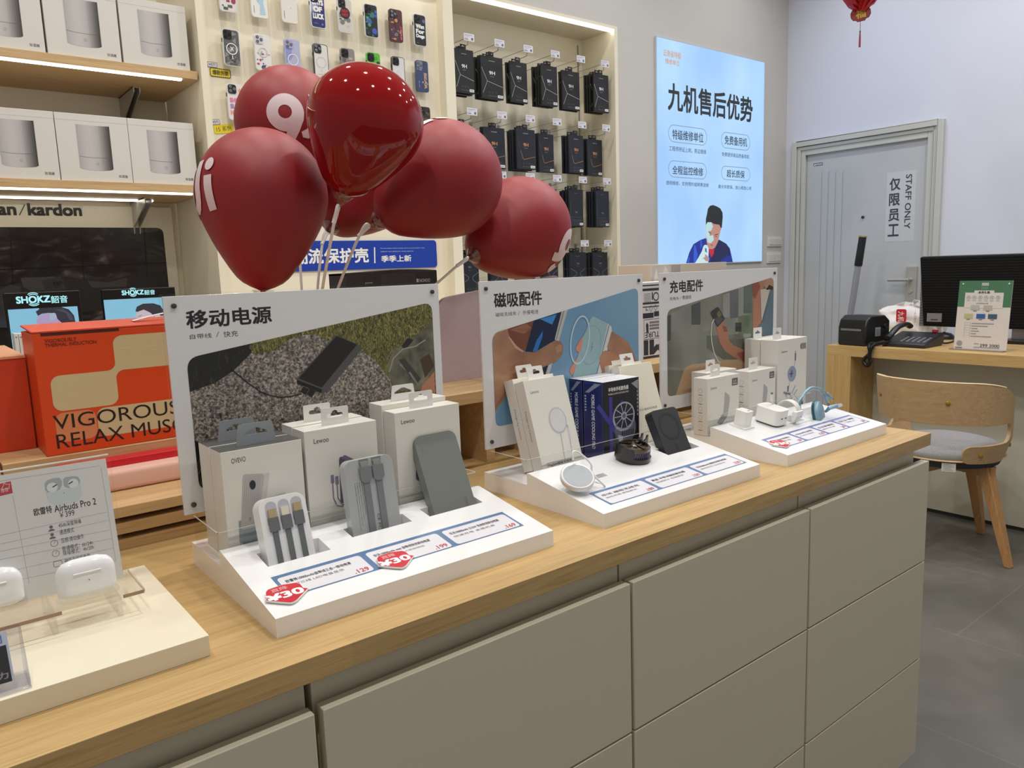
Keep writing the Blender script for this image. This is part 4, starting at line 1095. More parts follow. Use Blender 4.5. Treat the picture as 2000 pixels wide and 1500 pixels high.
for k in range(7):
    a = 2 * PI * k / 7
    o = c + Q @ Vector((0, 0, 0.0245)); d = Q @ Vector((math.cos(a), math.sin(a), 0)); e = SN.cross(d)
    b.plate([(0.004, -0.001), (R0 - 0.008, -0.003), (R0 - 0.008, 0.001), (0.004, 0.002)], t=0.0012, frame=(o, d, e))
b.build('fan_blade', M((120, 112, 100), 0.25, metal=0.6), t)
MB().lathe([(0.007, 0.024), (0.007, 0.027), (0.004, 0.028), (0, 0.028)], c, 20, SN).build('fan_hub', M((150, 146, 138), 0.2, metal=0.8), t, smooth=40)
b = MB()
for k in range(9):
    a0 = math.radians(150 + 8 * k); a1 = math.radians(150 + 8 * (k + 1))
    vs = []
    for a in (a0, a1):
        for r, hgt in ((R0 - 0.001, 0.006), (R0 + 0.004, 0.006), (R0 + 0.003, 0.030), (R0 - 0.001, 0.031)):
            vs.append(c + Q @ Vector((r * math.cos(a), r * math.sin(a), hgt)))
    b.add(vs, [(0, 1, 5, 4), (1, 2, 6, 5), (2, 3, 7, 6), (3, 0, 4, 7), (0, 3, 2, 1), (4, 5, 6, 7)])
b.build('side_grip', BKP, t)
b = MB()
for off in (0.0, 0.011):
    a = math.radians(8)
    d = Q @ Vector((math.cos(a), math.sin(a), 0)); e = SN.cross(d)
    o = c + d * (R0 - 0.003) + e * (off - 0.004) + SN * 0.012
    b.plate([(-0.012, 0), (0.004, 0), (0.004, 0.030), (0.0, 0.030), (-0.002, 0.024), (-0.012, 0.020)], t=0.003, frame=(o, d, SN))
b.build('clip_arm', BKP, t, bevel=0.0008)
b = MB()
for a in (20, 140, 260):
    a = math.radians(a); d = Q @ Vector((math.cos(a), math.sin(a), 0)); e = SN.cross(d)
    b.plate([(0.006, -0.002), (R0 - 0.004, -0.0025), (R0 - 0.004, 0.0025), (0.006, 0.002)], t=0.0022, frame=(c + SN * 0.0285, d, e))
b.build('cross_bar', M((36, 34, 34), 0.25, metal=0.5), t)
# small white plug charger on a plate
PW2 = M((240, 239, 234), 0.25, coat=0.3)
pA, pB, pC = on_slope(1454, 839), on_slope(1427, 828), on_slope(1470, 834.5)
sx, sy = 0.024, 0.030
o = on_slope(1449, 833)
t = thing('plug_charger', 'small white upright plug charger on a white plate, on the farthest display', 'charger', o)
MB().plate(rrect(-0.018, -0.020, 0.018, 0.020, 0.001), t=0.003, frame=(o, (1, 0, 0), SV)).build('plate', DW, t, bevel=0.0006)
MB().plate(rrect(-0.0125, -0.0145, 0.0125, 0.0145, 0.003, 6), t=0.034, frame=(o + SN * 0.003, (1, 0, 0), SV)).build('charger_body', PW2, t, bevel=0.0018)
p = Print(o + SN * 0.037, (1, 0, 0), SV, 0.0002); p.rr(0.001, -0.008, 0.0085, -0.0055, 0.001, PORT); p.build('usb_port', t)
o = on_slope(1504, 826)
t = thing('plug_charger', 'wide rounded white charger with two ports, on the farthest display', 'charger', o)
MB().plate(rrect(-0.019, -0.026, 0.019, 0.026, 0.009, 8), t=0.004, frame=(o, (1, 0, 0), SV)).build('foot', M((90, 92, 104), 0.4), t)
MB().plate(rrect(-0.0225, -0.030, 0.0225, 0.030, 0.012, 8), t=0.033, frame=(o + SN * 0.004, (1, 0, 0), SV)).build('charger_body', PW2, t, bevel=0.007)
p = Print(o + SV * -0.030 + SN * 0.004, (1, 0, 0), SN, 0.0003)
p.rr(-0.010, 0.014, -0.003, 0.0165, 0.001, PORT); p.rr(0.004, 0.014, 0.011, 0.0165, 0.001, PORT); p.build('usb_port', t)
# coiled white cable standing in its pocket
o = on_slope(1540, 813, 0.012)
t = thing('usb_cable', 'white charging cable coiled upright in a pocket of the farthest display', 'cable', o)
CW = M((232, 230, 224), 0.35)
b = MB()
pts = []
for k in range(90):
    a = 2 * PI * k / 22; pts.append(o + Vector((0.004 * (k / 22 - 2), math.cos(a) * 0.026, 0.010 + math.sin(a) * 0.026)))
b.tube(pts, 0.0017, 7)
b.build('cable_coil', CW, t, smooth=60)
MB().box(o.x - 0.016, o.x + 0.010, o.y - 0.030, o.y - 0.018, o.z + 0.004, o.z + 0.016).build('cable_tie', M((238, 238, 236), 0.4), t, bevel=0.002)
pp = [o + Vector((-0.008, 0.026, 0.010)), at_y(1511, 812, o.y + 0.02), at_y(1510, 792, o.y + 0.02), at_y(1508, 778, o.y + 0.02)]
MB().tube(smooth_pts(pp), 0.0018, 8).build('cable_end', CW, t, smooth=60)
a_, b_ = at_y(1508, 783, o.y + 0.02), at_y(1507.5, 770, o.y + 0.02)
MB().tube([a_, b_], 0.0036, 10).build('plug', CW, t, smooth=40); MB().tube([b_, b_ + Vector((0, 0, 0.004))], 0.0026, 10).build('plug_tip', M((150, 148, 146), 0.3, metal=0.7), t)
# flat white cable rising behind it
o2 = at_y(1546, 806, 0.955)
t = thing('usb_cable', 'flat grey-white cable looped upright with its plug hanging at the left', 'cable', o2)
pp = [at_y(1563, 812, 0.95), at_y(1562, 795, 0.955), at_y(1556, 780, 0.955), at_y(1546, 769, 0.955), at_y(1536, 767, 0.955), at_y(1537, 776, 0.95), at_y(1545, 782, 0.945), at_y(1552, 778, 0.94)]
MB().tube(smooth_pts(pp), 0.0030, 8, flat=0.4).build('flat_cable', M((206, 208, 208), 0.35), t, smooth=60)
MB().tube([at_y(1541, 769, 0.952), at_y(1532, 767, 0.952)], [0.004, 0.003], 10).build('plug', M((150, 150, 152), 0.3, metal=0.5), t)
# blue retractable cable reel
BL1 = M((134, 168, 184), 0.4); BL2 = M((38, 88, 98), 0.35); BL3 = M((138, 172, 190), 0.4)
o = on_slope(1601, 812, 0.006)
t = thing('cable_reel', 'blue retractable cable reel with looped flat cables, on the farthest display', 'cable', o)
ax_ = Vector((0.30, -0.92, 0.2)).normalized()
MB().lathe([(0.024, 0.007), (0.0275, 0.005), (0.0285, 0.001), (0.0285, -0.003)][::-1], o + Vector((0.004, 0.004, 0.004)), 40, ax_).build('reel_case', BL1, t, smooth=40)
MB().lathe([(0.026, -0.010), (0.0295, -0.008), (0.0295, -0.0032), (0.026, -0.0032)], o + Vector((0.004, 0.004, 0.004)), 40, ax_).build('reel_rim', BL2, t, smooth=40)
Yc = o.y + 0.012
for k, (dx, dy) in enumerate(((0, 0), (-4, 5))):
    pp = [at_y(1564 + dx * 0.2, 815, Yc), at_y(1562 + dx, 793, Yc), at_y(1568 + dx, 772 + dy, Yc), at_y(1582, 757 + dy, Yc), at_y(1597, 757 + dy, Yc), at_y(1610, 764 + dy * 1.5, Yc - 0.005), at_y(1618 + dx, 772 + dy * 1.6, Yc - 0.01)]
    MB().tube(smooth_pts(pp), 0.0028, 8, flat=0.45).build('flat_cable', BL3, t, smooth=60)
    e = pp[-1]; d = (pp[-1] - pp[-2]).normalized()
    pl_ = MB().tube([e - d * 0.006, e + d * 0.010], [0.0042, 0.0036], 10).build('plug', BL1, t, smooth=40)
    MB().tube([e + d * 0.010, e + d * 0.017], 0.0026, 8).build('plug_tip', M((150, 154, 160), 0.3, metal=0.7), pl_)
e = at_y(1621, 796, o.y - 0.02); f_ = at_y(1634, 793, o.y - 0.024); g_ = at_y(1643, 791, o.y - 0.026)
pl_ = MB().tube([o + Vector((0.026, 0, 0.006)), e, f_], [0.003, 0.005, 0.005], 10).build('plug', BL1, t, smooth=40)
MB().tube([f_, g_], 0.0045, 4).build('plug_tip', M((196, 196, 200), 0.3, metal=0.6), pl_)
# ================================================================ LEFT DISPLAY WITH THE EARBUD CASES
CRM = M((232, 224, 200), 0.35, grain=0.01, gscale=20, name='cream_board')
zs = 0.9235
qf = at_z(413, 1255, zs); 
X1, Y0d = at_z(412, 1280, 0.9).x, at_z(413, 1280, 0.9).y
st = MB().box(-0.30, X1, Y0d, 1.083, 0.9, zs).build('display_plinth', CRM, bevel=0.0008)
tag(st, 'flat cream display board at the left end of the counter, under the earbud cases', 'display board')
# clear bent stand
t = thing('acrylic_stand', 'clear acrylic bridge stand on the cream board holding the earbud cases', 'stand', (0.0, 0.98, zs))
zt = 0.950
fx = at_z(285, 1150, zt); 
yF = fx.y; xR = fx.x
MB().plate(round_poly([(-0.30, yF), (xR, yF), (xR, yF + 0.090), (-0.30, yF + 0.090)], [0, 0.006, 0.006, 0]), t=0.004, z=zt - 0.004).build('top_sheet', clear_plastic('thick_acrylic', (0.975, 0.97, 0.95), 0.08), t, label='clear acrylic top sheet')
for xa in (xR - 0.030, xR - 0.095, -0.12): MB().box(xa, xa + 0.005, yF + 0.004, yF + 0.080, zs + 0.0002, zt - 0.004).build('leg', ACRYL, t)
for xa, xb in ((-0.05, xR - 0.085), (xR - 0.024, xR - 0.002)): MB().box(xa, xb, yF + 0.0002, yF + 0.0012, zt - 0.0042, zt - 0.0004).build('front_edge', M((168, 130, 108), 0.25), t, label='front edge glinting brown')  # brown glint of the clear edge put into the strip colour
MB().box(xR - 0.0012, xR - 0.0002, yF + 0.004, yF + 0.084, zt - 0.0042, zt - 0.0004).build('side_edge', M((214, 206, 184), 0.25), t)
def buds(px, py, label, w=0.060):
    o = at_z(px, py, zt + 0.0002)
    t = thing('earbud_case', label, 'earbud case', o, 'white earbud cases')
    MB().plate(rrect(-w / 2 - 0.002, -0.013, w / 2 + 0.002, 0.013, 0.0129, 10), t=0.003, frame=(o, (1, 0, 0), (0, 1, 0))).build('case_rest', clear_plastic('rest_acrylic', (0.97, 0.97, 0.96), 0.1), t)
    b = MB(); n = 40; hgt = 0.0425
    rows = 14; vs = []; fs = []
    for i in range(rows + 1):
        v = i / rows; z = hgt * v
        ins = 0.0
        e0, e1 = 0.006 / hgt, 1 - 0.017 / hgt
        if v < e0: ins = 0.006 * (1 - math.sqrt(max(0, 1 - (1 - v / e0) ** 2)))
        s1 = 0.0
        if v > e1: s1 = 0.017 * (1 - math.sqrt(max(0, 1 - ((v - e1) / (1 - e1)) ** 2)))
        a = w / 2 - ins - s1; c_ = 0.0108 - ins * 0.8 - s1 * 0.55
        for k in range(n):
            th = 2 * PI * k / n; cx_, sx_ = math.cos(th), math.sin(th)
            ex = 2 / 3.2
            vs.append(o + Vector((a * math.copysign(abs(cx_) ** ex, cx_), c_ * math.copysign(abs(sx_) ** 0.8, sx_), z + 0.003)))
    for i in range(rows):
        for k in range(n):
            k2 = (k + 1) % n; fs.append((i * n + k, i * n + k2, (i + 1) * n + k2, (i + 1) * n + k))
    fs.append(tuple(range(n - 1, -1, -1))); fs.append(tuple(range(rows * n, rows * n + n)))
    b.add(vs, fs); b.build('case_body', M((243, 243, 245), 0.12, coat=0.6), t, smooth=50)
    lid = [(o + Vector((-0.014 + 0.028 * k / 8, -0.0108, 0.031))) for k in range(9)]
    MB().tube(lid, 0.0011, 8).build('hinge_bar', M((232, 232, 232), 0.3), t, smooth=60)
    MB().lathe([(0.0006, 0), (0.0005, 0.0003), (0, 0.0003)], o + Vector((0.001, -0.0111, 0.022)), 10, (0, -1, 0)).build('indicator', M((90, 90, 92)), t)
    return t
buds(173, 1163, 'white earbud case with a hinge bar, at the right on the clear stand')
buds(-12, 1191, 'white earbud case cut by the left edge of the photo', 0.060)
# information card
bq = at_z(241, 1125, zt + 0.0003); tq = at_x(206, 895, bq.x)
U = Vector((1, 0, 0)); V = (tq - bq).normalized(); Hc = (tq - bq).length; N = U.cross(V)
t = thing('info_card', 'clear-fronted card of earbud specifications, standing on the clear stand', 'info card', bq)
Wc = 0.21
MB().box(-0.5, -0.5, 0, 0, 0, 0)
MB().plate([(-Wc, 0), (0, 0), (0, Hc), (-Wc, Hc)], t=0.0006, frame=(bq, U, V)).build('paper', PAPER, t)
MB().plate(round_poly([(-Wc, -0.001), (0.004, -0.001), (0.004, Hc + 0.004), (-Wc, Hc + 0.004)], 0.002), t=0.002, frame=(bq + N * 0.001, U, V)).build('clear_front', ACRYL, t)
MB().box(bq.x - Wc, bq.x + 0.0035, tq.y + 0.001, tq.y + 0.003, tq.z + 0.003, tq.z + 0.0045).build('top_edge', M((240, 240, 240), 0.1, spec=1.0), t)
p = Print(bq + N * 0.0006, U, V, 0.0001)
LNM = M((176, 174, 176))
def cpx(x, y): return p.uv(x, y)
p.line([cpx(25, 968), cpx(57, 1140)], 0.0004, LNM); p.line([cpx(197, 912), cpx(226, 1095)], 0.0004, LNM); p.line([cpx(0, 940), cpx(24, 936), cpx(193, 910)], 0.0004, LNM)
for (x0, y0, x1, y1) in ((0, 1046, 208, 1000), (0, 1063, 212, 1016), (0, 1077, 214, 1035), (0, 1093, 218, 1052), (0, 1120, 222, 1070), (0, 1140, 226, 1094)): p.line([cpx(x0, y0), cpx(x1, y1)], 0.0004, LNM)
def ct(s, x, y, x1, h, m=INK, bold=0.0):
    a = cpx(x, y); b_ = cpx(x1, y - (x1 - x) * 0.22)
    p.text(s, a[0], a[1], h, m, w=b_[0] - a[0], bold=bold)
ct('欧雷特', 67, 1008, 102, 0.0085, bold=0.012); ct('Airbuds Pro 2', 107, 1001, 188, 0.0080, bold=0.006); ct('￥399', 117, 1012, 146, 0.0068)
ct('45db深度降噪', 115, 1031, 159, 0.0056); ct('通透模式', 117, 1045, 145, 0.0056); ct('压感/滑动操作', 120, 1061, 164, 0.0056); ct('普通模式：6h/24h', 122, 1077, 182, 0.0056); ct('降噪模式：4h/20h', 124, 1086, 184, 0.0056); ct('磁吸无线充电盒', 127, 1101, 177, 0.0056)
GI = M((110, 108, 112))
for k, (x, y) in enumerate(((100, 1031), (102, 1046), (106, 1061), (109, 1081), (113, 1101))):
    a = cpx(x, y)
    if k < 2: p.disc(a[0], a[1] + 0.001, 0.0018, GI); p.poly(oval(a[0], a[1] - 0.0038, 0.0032, 0.0026, n=12, a0=0, a1=180), GI)
    elif k == 4: p.line(rrect(a[0] - 0.0042, a[1] - 0.003, a[0] + 0.0042, a[1] + 0.003, 0.001), 0.0005, GI, True)
    else: p.line(oval(a[0], a[1], 0.0036, n=16), 0.0005, GI, True); p.line([(a[0], a[1]), (a[0] + 0.0012, a[1] + 0.002)], 0.0005, GI)
a = cpx(-20, 968); b_ = cpx(26, 945)
p.poly([cpx(-30, 952), cpx(21, 940), cpx(25, 963), cpx(-30, 976)], M((196, 60, 72))); p.l = 2
a = cpx(9, 952); p.line([(a[0] - .003, a[1] - .001), (a[0] - .001, a[1] + .002), (a[0], a[1] + .005), (a[0] + .002, a[1] + .003), (a[0] + .005, a[1] + .003), (a[0] + .004, a[1] - .002), (a[0] - .003, a[1] - .002)], 0.0006, M((240, 214, 214)))
ct('推荐', 2, 963, 17, 0.005, M((240, 214, 214)), 0)
p.l = 1
# drawing of an open earbud case on the card
EC = M((208, 216, 218)); ED = M((170, 182, 186)); EL = M((226, 230, 230))
p.px([(89, 962), (92, 972), (97, 980), (106, 986), (120, 986), (140, 982), (152, 978), (158, 971), (160, 962), (158, 948), (130, 954), (91, 962)], EC)
p.px([(88, 956), (87, 944), (92, 938), (104, 934), (116, 933), (121, 940), (121, 948), (117, 956), (105, 960), (92, 962)], ED)
p.px([(124, 945), (123, 936), (128, 932), (142, 930), (152, 931), (157, 938), (155, 946), (146, 951), (132, 953), (126, 951)], ED); p.l = 2
for x, y in ((102, 952), (143, 944)):
    a = cpx(x, y); p.disc(a[0], a[1], 0.0055, EL); 
p.l = 3
for x, y in ((107, 949), (138, 943)): a = cpx(x, y); p.line([(a[0] - .002, a[1] - .0008), (a[0] + .002, a[1] + .001)], 0.0012, M((50, 52, 56)))
a = cpx(125, 963); p.disc(a[0], a[1], 0.0005, GI)
p.build('card_print', t)
# clear price holder at the left edge
t = thing('price_holder', 'clear plastic price holder on the cream board at the left edge', 'price holder', at_z(40, 1345, zs))
bl_, br_, tr_ = at_z(-40, 1368, zs + 0.0004), at_z(62, 1345, zs + 0.0004), None
XR = at_z(58, 1330, zs).x; YB = at_z(66, 1340, zs).y
lean = 0.62
Vv = Vector((0, math.sin(lean), math.cos(lean))); O = Vector((XR - 0.10, YB, zs + 0.003)); Nn = Vector((1, 0, 0)).cross(Vv)
CP = clear_plastic('moulded_plastic', (0.93, 0.93, 0.96), 0.16, 0.06)
hh = 0.060
MB().plate(rrect(0, 0, 0.10, hh, 0.003), t=0.0022, frame=(O, (1, 0, 0), Vv)).build('front_plate', CP, t, bevel=0.0006)
MB().plate([(0, 0), (0.036, 0), (0.036, 0.004), (0.034, 0.048), (0.030, 0.048)], t=0.0022, frame=(O + Vector((0.0978, 0, -0.002)), (0, 1, 0), (0, 0, 1))).build('side_fin', CP, t)
MB().box(O.x, O.x + 0.10, O.y - 0.004, O.y + 0.036, zs + 0.0002, zs + 0.003).build('foot', CP, t, bevel=0.001)
p = Print(O - Nn * 0.0004, (1, 0, 0), Vv, 0.0001)
p.rect(0.012, 0.008, 0.088, 0.056, M((206, 212, 222))); p.l = 2; p.rect(0.012, 0.008, 0.086, 0.043, M((18, 18, 17), 0.35)); p.l = 3
p.text('deli得力', 0.050, 0.0115, 0.0068, M((150, 150, 150)), w=0.034, bold=0.02)
p.line([(0.066, 0.046), (0.083, 0.046), (0.083, 0.053)], 0.0009, M((70, 100, 170))); p.rect(0.060, 0.0535, 0.080, 0.0555, M((70, 100, 170))); p.text('SC', 0.068, 0.0475, 0.0036, M((80, 90, 120)), w=0.011)
p.build('insert', t)
# ================================================================ ORANGE BOX AND NEIGHBOURS ON THE RISERS
ORG = M((218, 70, 14), 0.4, grain=0.015, gscale=40, name='orange_card'); ORS = M((216, 70, 34), 0.4, name='orange_card_side'); TAN = M((206, 190, 148), 0.45); SALM = M((214, 136, 92), 0.45)
Yo = at_z(92, 893, RZL).y; Xo = at_y(92, 893, Yo).x; zt_ = at_y(64, 653, Yo).z; dB = at_x(69, 863, Xo).y - Yo
OW, OH = 0.40, zt_ - RZL
t = thing('carton_box', 'big orange carton with cream shapes and black capital lettering', 'box', (Xo + OW / 2, Yo + dB / 2, RZL))
MB().box(Xo, Xo + OW, Yo, Yo + dB, RZL + 0.0003, zt_).build('carton', ORG, t, bevel=0.001)
MB().plate([(0, 0), (OW - 0.001, 0), (OW - 0.001, dB + 0.002), (0, dB + 0.002)], t=0.003, frame=((Xo, Yo - 0.0, zt_ + 0.0006), (1, 0, 0), (0, 0.998, 0.05))).build('lid_flap', ORS, t, bevel=0.0008)
MB().box(Xo + 0.012, Xo + 0.125, Yo - 0.0005, Yo + 0.002, zt_ - 0.004, zt_ + 0.0004).build('lid_slot', M((70, 18, 8), 0.7), t)
hs = [Vector((Xo + 0.16 + 0.20 * k / 10, Yo + dB * 0.5, zt_ + 0.008 + 0.014 * math.sin(PI * k / 10))) for k in range(11)]
MB().tube(hs, 0.009, 8, flat=0.14).build('carry_strap', M((226, 224, 232), 0.3), t, smooth=60)
p = Print((Xo, Yo, RZL), (1, 0, 0), (0, 0, 1), 0.0002)
cz = lambda x, y: p.uv(x / 4.688, 600 + y / 4.688)
a = cz(470, 700); b_ = cz(1060, 960); 
L1, L2 = cz(455, 640)[0], cz(1060, 600)[0]; top1 = cz(700, 610)[1]; bot1 = cz(700, 935)[1]
U1 = cz(1030, 300)[0]; topu = cz(1200, 250)[1]; botu = cz(1250, 560)[1]
p.rr(L1, bot1, L2, top1, 0.014, TAN); p.rr(U1, botu, OW - 0.012, topu, 0.014, TAN)
p.l = 1.3; FR = 0.013
p.poly([(U1 - FR + FR * math.sin(q), top1 + FR - FR * math.cos(q)) for q in [PI / 2 * k / 6 for k in range(7)]] + [(U1, botu + 0.02), (L2 + FR, botu + 0.02)] + [(L2 + FR - FR * math.sin(q), botu - FR + FR * math.cos(q)) for q in [PI / 2 * k / 6 for k in range(7)]] + [(L2, top1 - 0.02), (U1 - FR, top1 - 0.02)], TAN)
p.l = 1; b2, t2 = cz(700, 1230)[1], cz(700, 945)[1]
m0, m1 = cz(500, 1000)[0], cz(880, 1000)[0]
p.rr(m0, b2 + 0.002, m1, t2 - 0.001, 0.013, SALM); p.rr(m1 + 0.0015, b2 + 0.002, OW - 0.012, t2 - 0.001, 0.013, TAN)
p.l = 2
INKB = M((30, 16, 14), 0.5); BRN = M((112, 28, 16), 0.5)
h1 = cz(560, 985)[1] - cz(560, 1118)[1]
p.text('VIGOROUS', cz(480, 1000)[0], cz(545, 1120)[1], h1, INKB, w=cz(1600, 900)[0] - cz(480, 1000)[0] + 0.006)
p.text('RELAX MUSCLE', cz(515, 1200)[0], cz(530, 1298)[1], h1, INKB, w=(cz(1560, 1100)[0] - cz(515, 1200)[0]) * 1.34)
h2 = (cz(410, 295)[1] - cz(410, 328)[1])
p.text('VIGOROUSLY', cz(405, 300)[0], cz(410, 328)[1], h2, BRN, w=cz(702, 300)[0] - cz(405, 300)[0], bold=0.01)
p.text('THERMAL INDUCTION', cz(410, 340)[0], cz(415, 368)[1], h2, BRN, w=cz(884, 320)[0] - cz(410, 340)[0], bold=0.01)
p.line([cz(1090, 378), cz(1425, 350)], 0.0008, M((228, 216, 180)))
p.build('printed_front', t)
# plain orange carton behind at the left
q0 = at_y(0, 865, 1.50); q1 = at_y(45, 694, 1.50)
ob = thing('carton_box', 'plain orange carton with a pale top, far left behind the lettered one', 'box', (0.0, 1.6, RZL))
MB().box(-0.25, Xo - 0.002, 1.50, 1.80, RZL + 0.0003, q1.z - 0.004).build('carton', M((210, 66, 26), 0.4, name='orange_card_plain'), ob, bevel=0.001)
MB().box(-0.25, Xo - 0.002, 1.498, 1.80, q1.z - 0.004, q1.z).build('top_panel', M((222, 160, 118), 0.4), ob)
# mauve board
Ym = at_z(866, 748, RZ).y; A = at_y(862, 748, Ym); B = at_y(862, 588, Ym); Ct = at_y(935, 568, Ym)
sl = (Ct.z - at_y(880, 579, Ym).z) / (Ct.x - at_y(880, 579, Ym).x)
wv = 0.36
mb_ = thing('mauve_board', 'mauve board with a rounded top corner, standing between the first two headers', 'board', (A.x + wv / 2, Ym, RZ))
prof = round_poly([(0, 0), (wv, 0), (wv, Ct.z - RZ + sl * (wv - (Ct.x - A.x))), (0, Ct.z - RZ - sl * (Ct.x - A.x))], [0, 0, 0.02, 0.035], 8)
MB().plate(prof, t=0.010, frame=((A.x, Ym + 0.010, RZ + 0.0003), (1, 0, 0), (0, 0, 1))).build('board_face', M((182, 162, 168), 0.35, coat=0.2), mb_)
MB().plate(prof, t=0.002, frame=((A.x, Ym + 0.0122, RZ + 0.0003), (1, 0, 0), (0, 0, 1))).build('pale_edge', M((236, 230, 234), 0.3), mb_)
# black-and-white printed box
Yb = at_z(1258, 702, RZ).y; xa = at_y(1258, 702, Yb).x; zt2 = at_y(1258, 552, Yb).z
X0b, X1b = xa - 0.10, xa + 0.20
bw = thing('printed_carton', 'white box with bold upside-down black print, showing between two headers', 'box', ((X0b + X1b) / 2, Yb + 0.05, RZ))
MB().box(X0b, X1b, Yb, Yb + 0.06, RZ + 0.0003, zt2).build('carton', M((214, 214, 218), 0.4), bw, bevel=0.0008)
p = Print((X0b, Yb, RZ), (1, 0, 0), (0, 0, 1), 0.0002); NV = M((40, 42, 58), 0.45); NV2 = M((64, 76, 108), 0.45)
xs = xa - X0b; hB = zt2 - RZ
zz = lambda py: p.uv(1270, py)[1]
for (ya, yb_) in ((556, 558.5), (563, 568), (590, 594), (598, 600), (695, 699.5), (703, 705)):
    p.rect(0.004, zz(yb_), X1b - X0b - 0.004, zz(ya), NV)
def band_text(s_, ya, yb_, x, w, m, bold=0.02): p.text(s_, x + w, zz(ya), zz(ya) - zz(yb_), m, w=w, bold=bold, rot=PI)
p.rect(0.004, zz(621), xs + 0.038, zz(611), NV); p.rect(xs + 0.040, zz(619), X1b - X0b - 0.004, zz(609), NV)
band_text('TEXTURE', 648, 659, xs + 0.004, 0.10, NV, 0.008)
p.line([(xs + 0.001, zz(662)), (xs + 0.001, zz(624)), (X1b - X0b - 0.01, zz(622)), (X1b - X0b - 0.01, zz(660)), (xs + 0.001, zz(662))], 0.0012, NV)
band_text('MI', 663.5, 693, xs - 0.001, 0.088, NV, 0.05)
for k in range(6): p.rect(xs + 0.002, zz(573 + 3 * k + 1.0), xs + 0.028, zz(573 + 3 * k), GREYINK)
p.line(oval(xs + 0.048, zz(580), 0.010, n=18), 0.003, NV, True); p.rect(xs + 0.032, zz(586), xs + 0.036, zz(571), NV)
for k, dx in enumerate((0.008, 0.012, 0.016)): p.rect(xs + dx, zz(609) + 0.003, xs + dx + 0.0026, zz(598) - 0.004 - 0.003 * k, NV2)
p.line(oval(xs + 0.028, zz(603), 0.006, 0.008, n=4), 0.0012, NV2, True); p.line(oval(xs + 0.046, zz(602), 0.006, 0.008, n=4), 0.0012, NV2, True)
p.poly([(xs + .010, zz(648)), (xs + .018, zz(650)), (xs + .018, zz(634)), (xs + .012, zz(629)), (xs + .008, zz(634))], NV)
for k in range(3): p.rect(xs + 0.022, zz(632 + 6 * k), xs + 0.06, zz(628 + 6 * k), GREYINK)
p.build('printed_front', bw)
# beige carton behind it and the dark box behind the first header
Yg = 1.40
a = at_y(1271, 517, Yg); b_ = at_y(1419, 513, Yg)
g = thing('low_carton', 'low greige carton with grey squares, just below the light box', 'box', ((a.x + b_.x) / 2, Yg + 0.06, RZ))
MB().box(a.x, b_.x, Yg, Yg + 0.12, RZ + 0.0003, a.z).build('carton', M((206, 196, 182), 0.45), g, bevel=0.0008)
p = Print((a.x, Yg, RZ), (1, 0, 0), (0, 0, 1), 0.0002); H_ = a.z - RZ
for k, (x0, x1, c) in enumerate(((0.003, 0.040, (196, 184, 178)), (0.042, 0.083, (202, 190, 182)), (0.085, 0.125, (172, 162, 160)))):
    p.rect(x0, H_ - 0.075, x1, H_ - 0.003, M(c, 0.45))
p.l = 2; p.poly([(0.008, H_ - 0.05), (0.036, H_ - 0.05), (0.022, H_ - 0.012)], M((222, 216, 206))); p.poly([(0.046, H_ - 0.03), (0.06, H_ - 0.003), (0.08, H_ - 0.03)], M((220, 212, 200)))
p.text('净化除味', 0.010, H_ - 0.064, 0.006, INK, w=0.024); p.build('printed_front', g)
Yn = 1.50
a = at_y(676, 533, Yn); b_ = at_y(853, 528, Yn)
nb = thing('dark_carton', 'long dark grey carton with small white lettering, above the first header', 'box', ((a.x + b_.x) / 2, Yn + 0.05, RZ))
DKC = M((58, 56, 60), 0.5, name='charcoal_card')
MB().box(a.x, b_.x, Yn, Yn + 0.085, RZ + 0.0003, b_.z).build('carton', DKC, nb, bevel=0.0008)
MB().plate(smooth_pts([(0, 0, 0), (0.06, 0.002, 0), (0.13, 0.005, 0), (0.2, 0.003, 0), (b_.x - a.x, 0.001, 0)], 4) and [(v.x, v.y) for v in smooth_pts([(0, 0, 0), (0.06, 0.002, 0), (0.13, 0.005, 0), (0.2, 0.003, 0), (b_.x - a.x, 0.001, 0)], 4)] + [(b_.x - a.x, -0.004), (0, -0.004)], t=0.082, frame=((a.x, Yn + 0.084, b_.z), (1, 0, 0), (0, 0, 1))).build('lid_flap', M((66, 64, 66), 0.5), nb)
p = Print((a.x, Yn, RZ), (1, 0, 0), (0, 0, 1), 0.0002); wN = b_.x - a.x; hN = b_.z - RZ
p.rect(0, 0, wN * .17, hN, M((64, 60, 62), 0.5)); p.rect(wN * .36, 0, wN * .75, hN - 0.004, M((72, 72, 78), 0.5)); p.l = 2
for k in range(22): p.line([(wN * .37 + k * .0046, hN - 0.050), (wN * .37 + k * .0046 + 0.02, hN - 0.006)], 0.0005, M((60, 60, 66)))
p.text('NONOO', wN * .79, p.uv(800, 552)[1], 0.0075, M((214, 214, 214)), w=0.022 * 1.3, bold=0.02); p.rr(wN * .755, p.uv(800, 552)[1], wN * .78, p.uv(800, 552)[1] + 0.008, 0.001, M((214, 214, 214)))
p.text('power', wN * .19, p.uv(715, 556)[1], 0.005, M((200, 200, 200))); p.build('printed_front', nb)
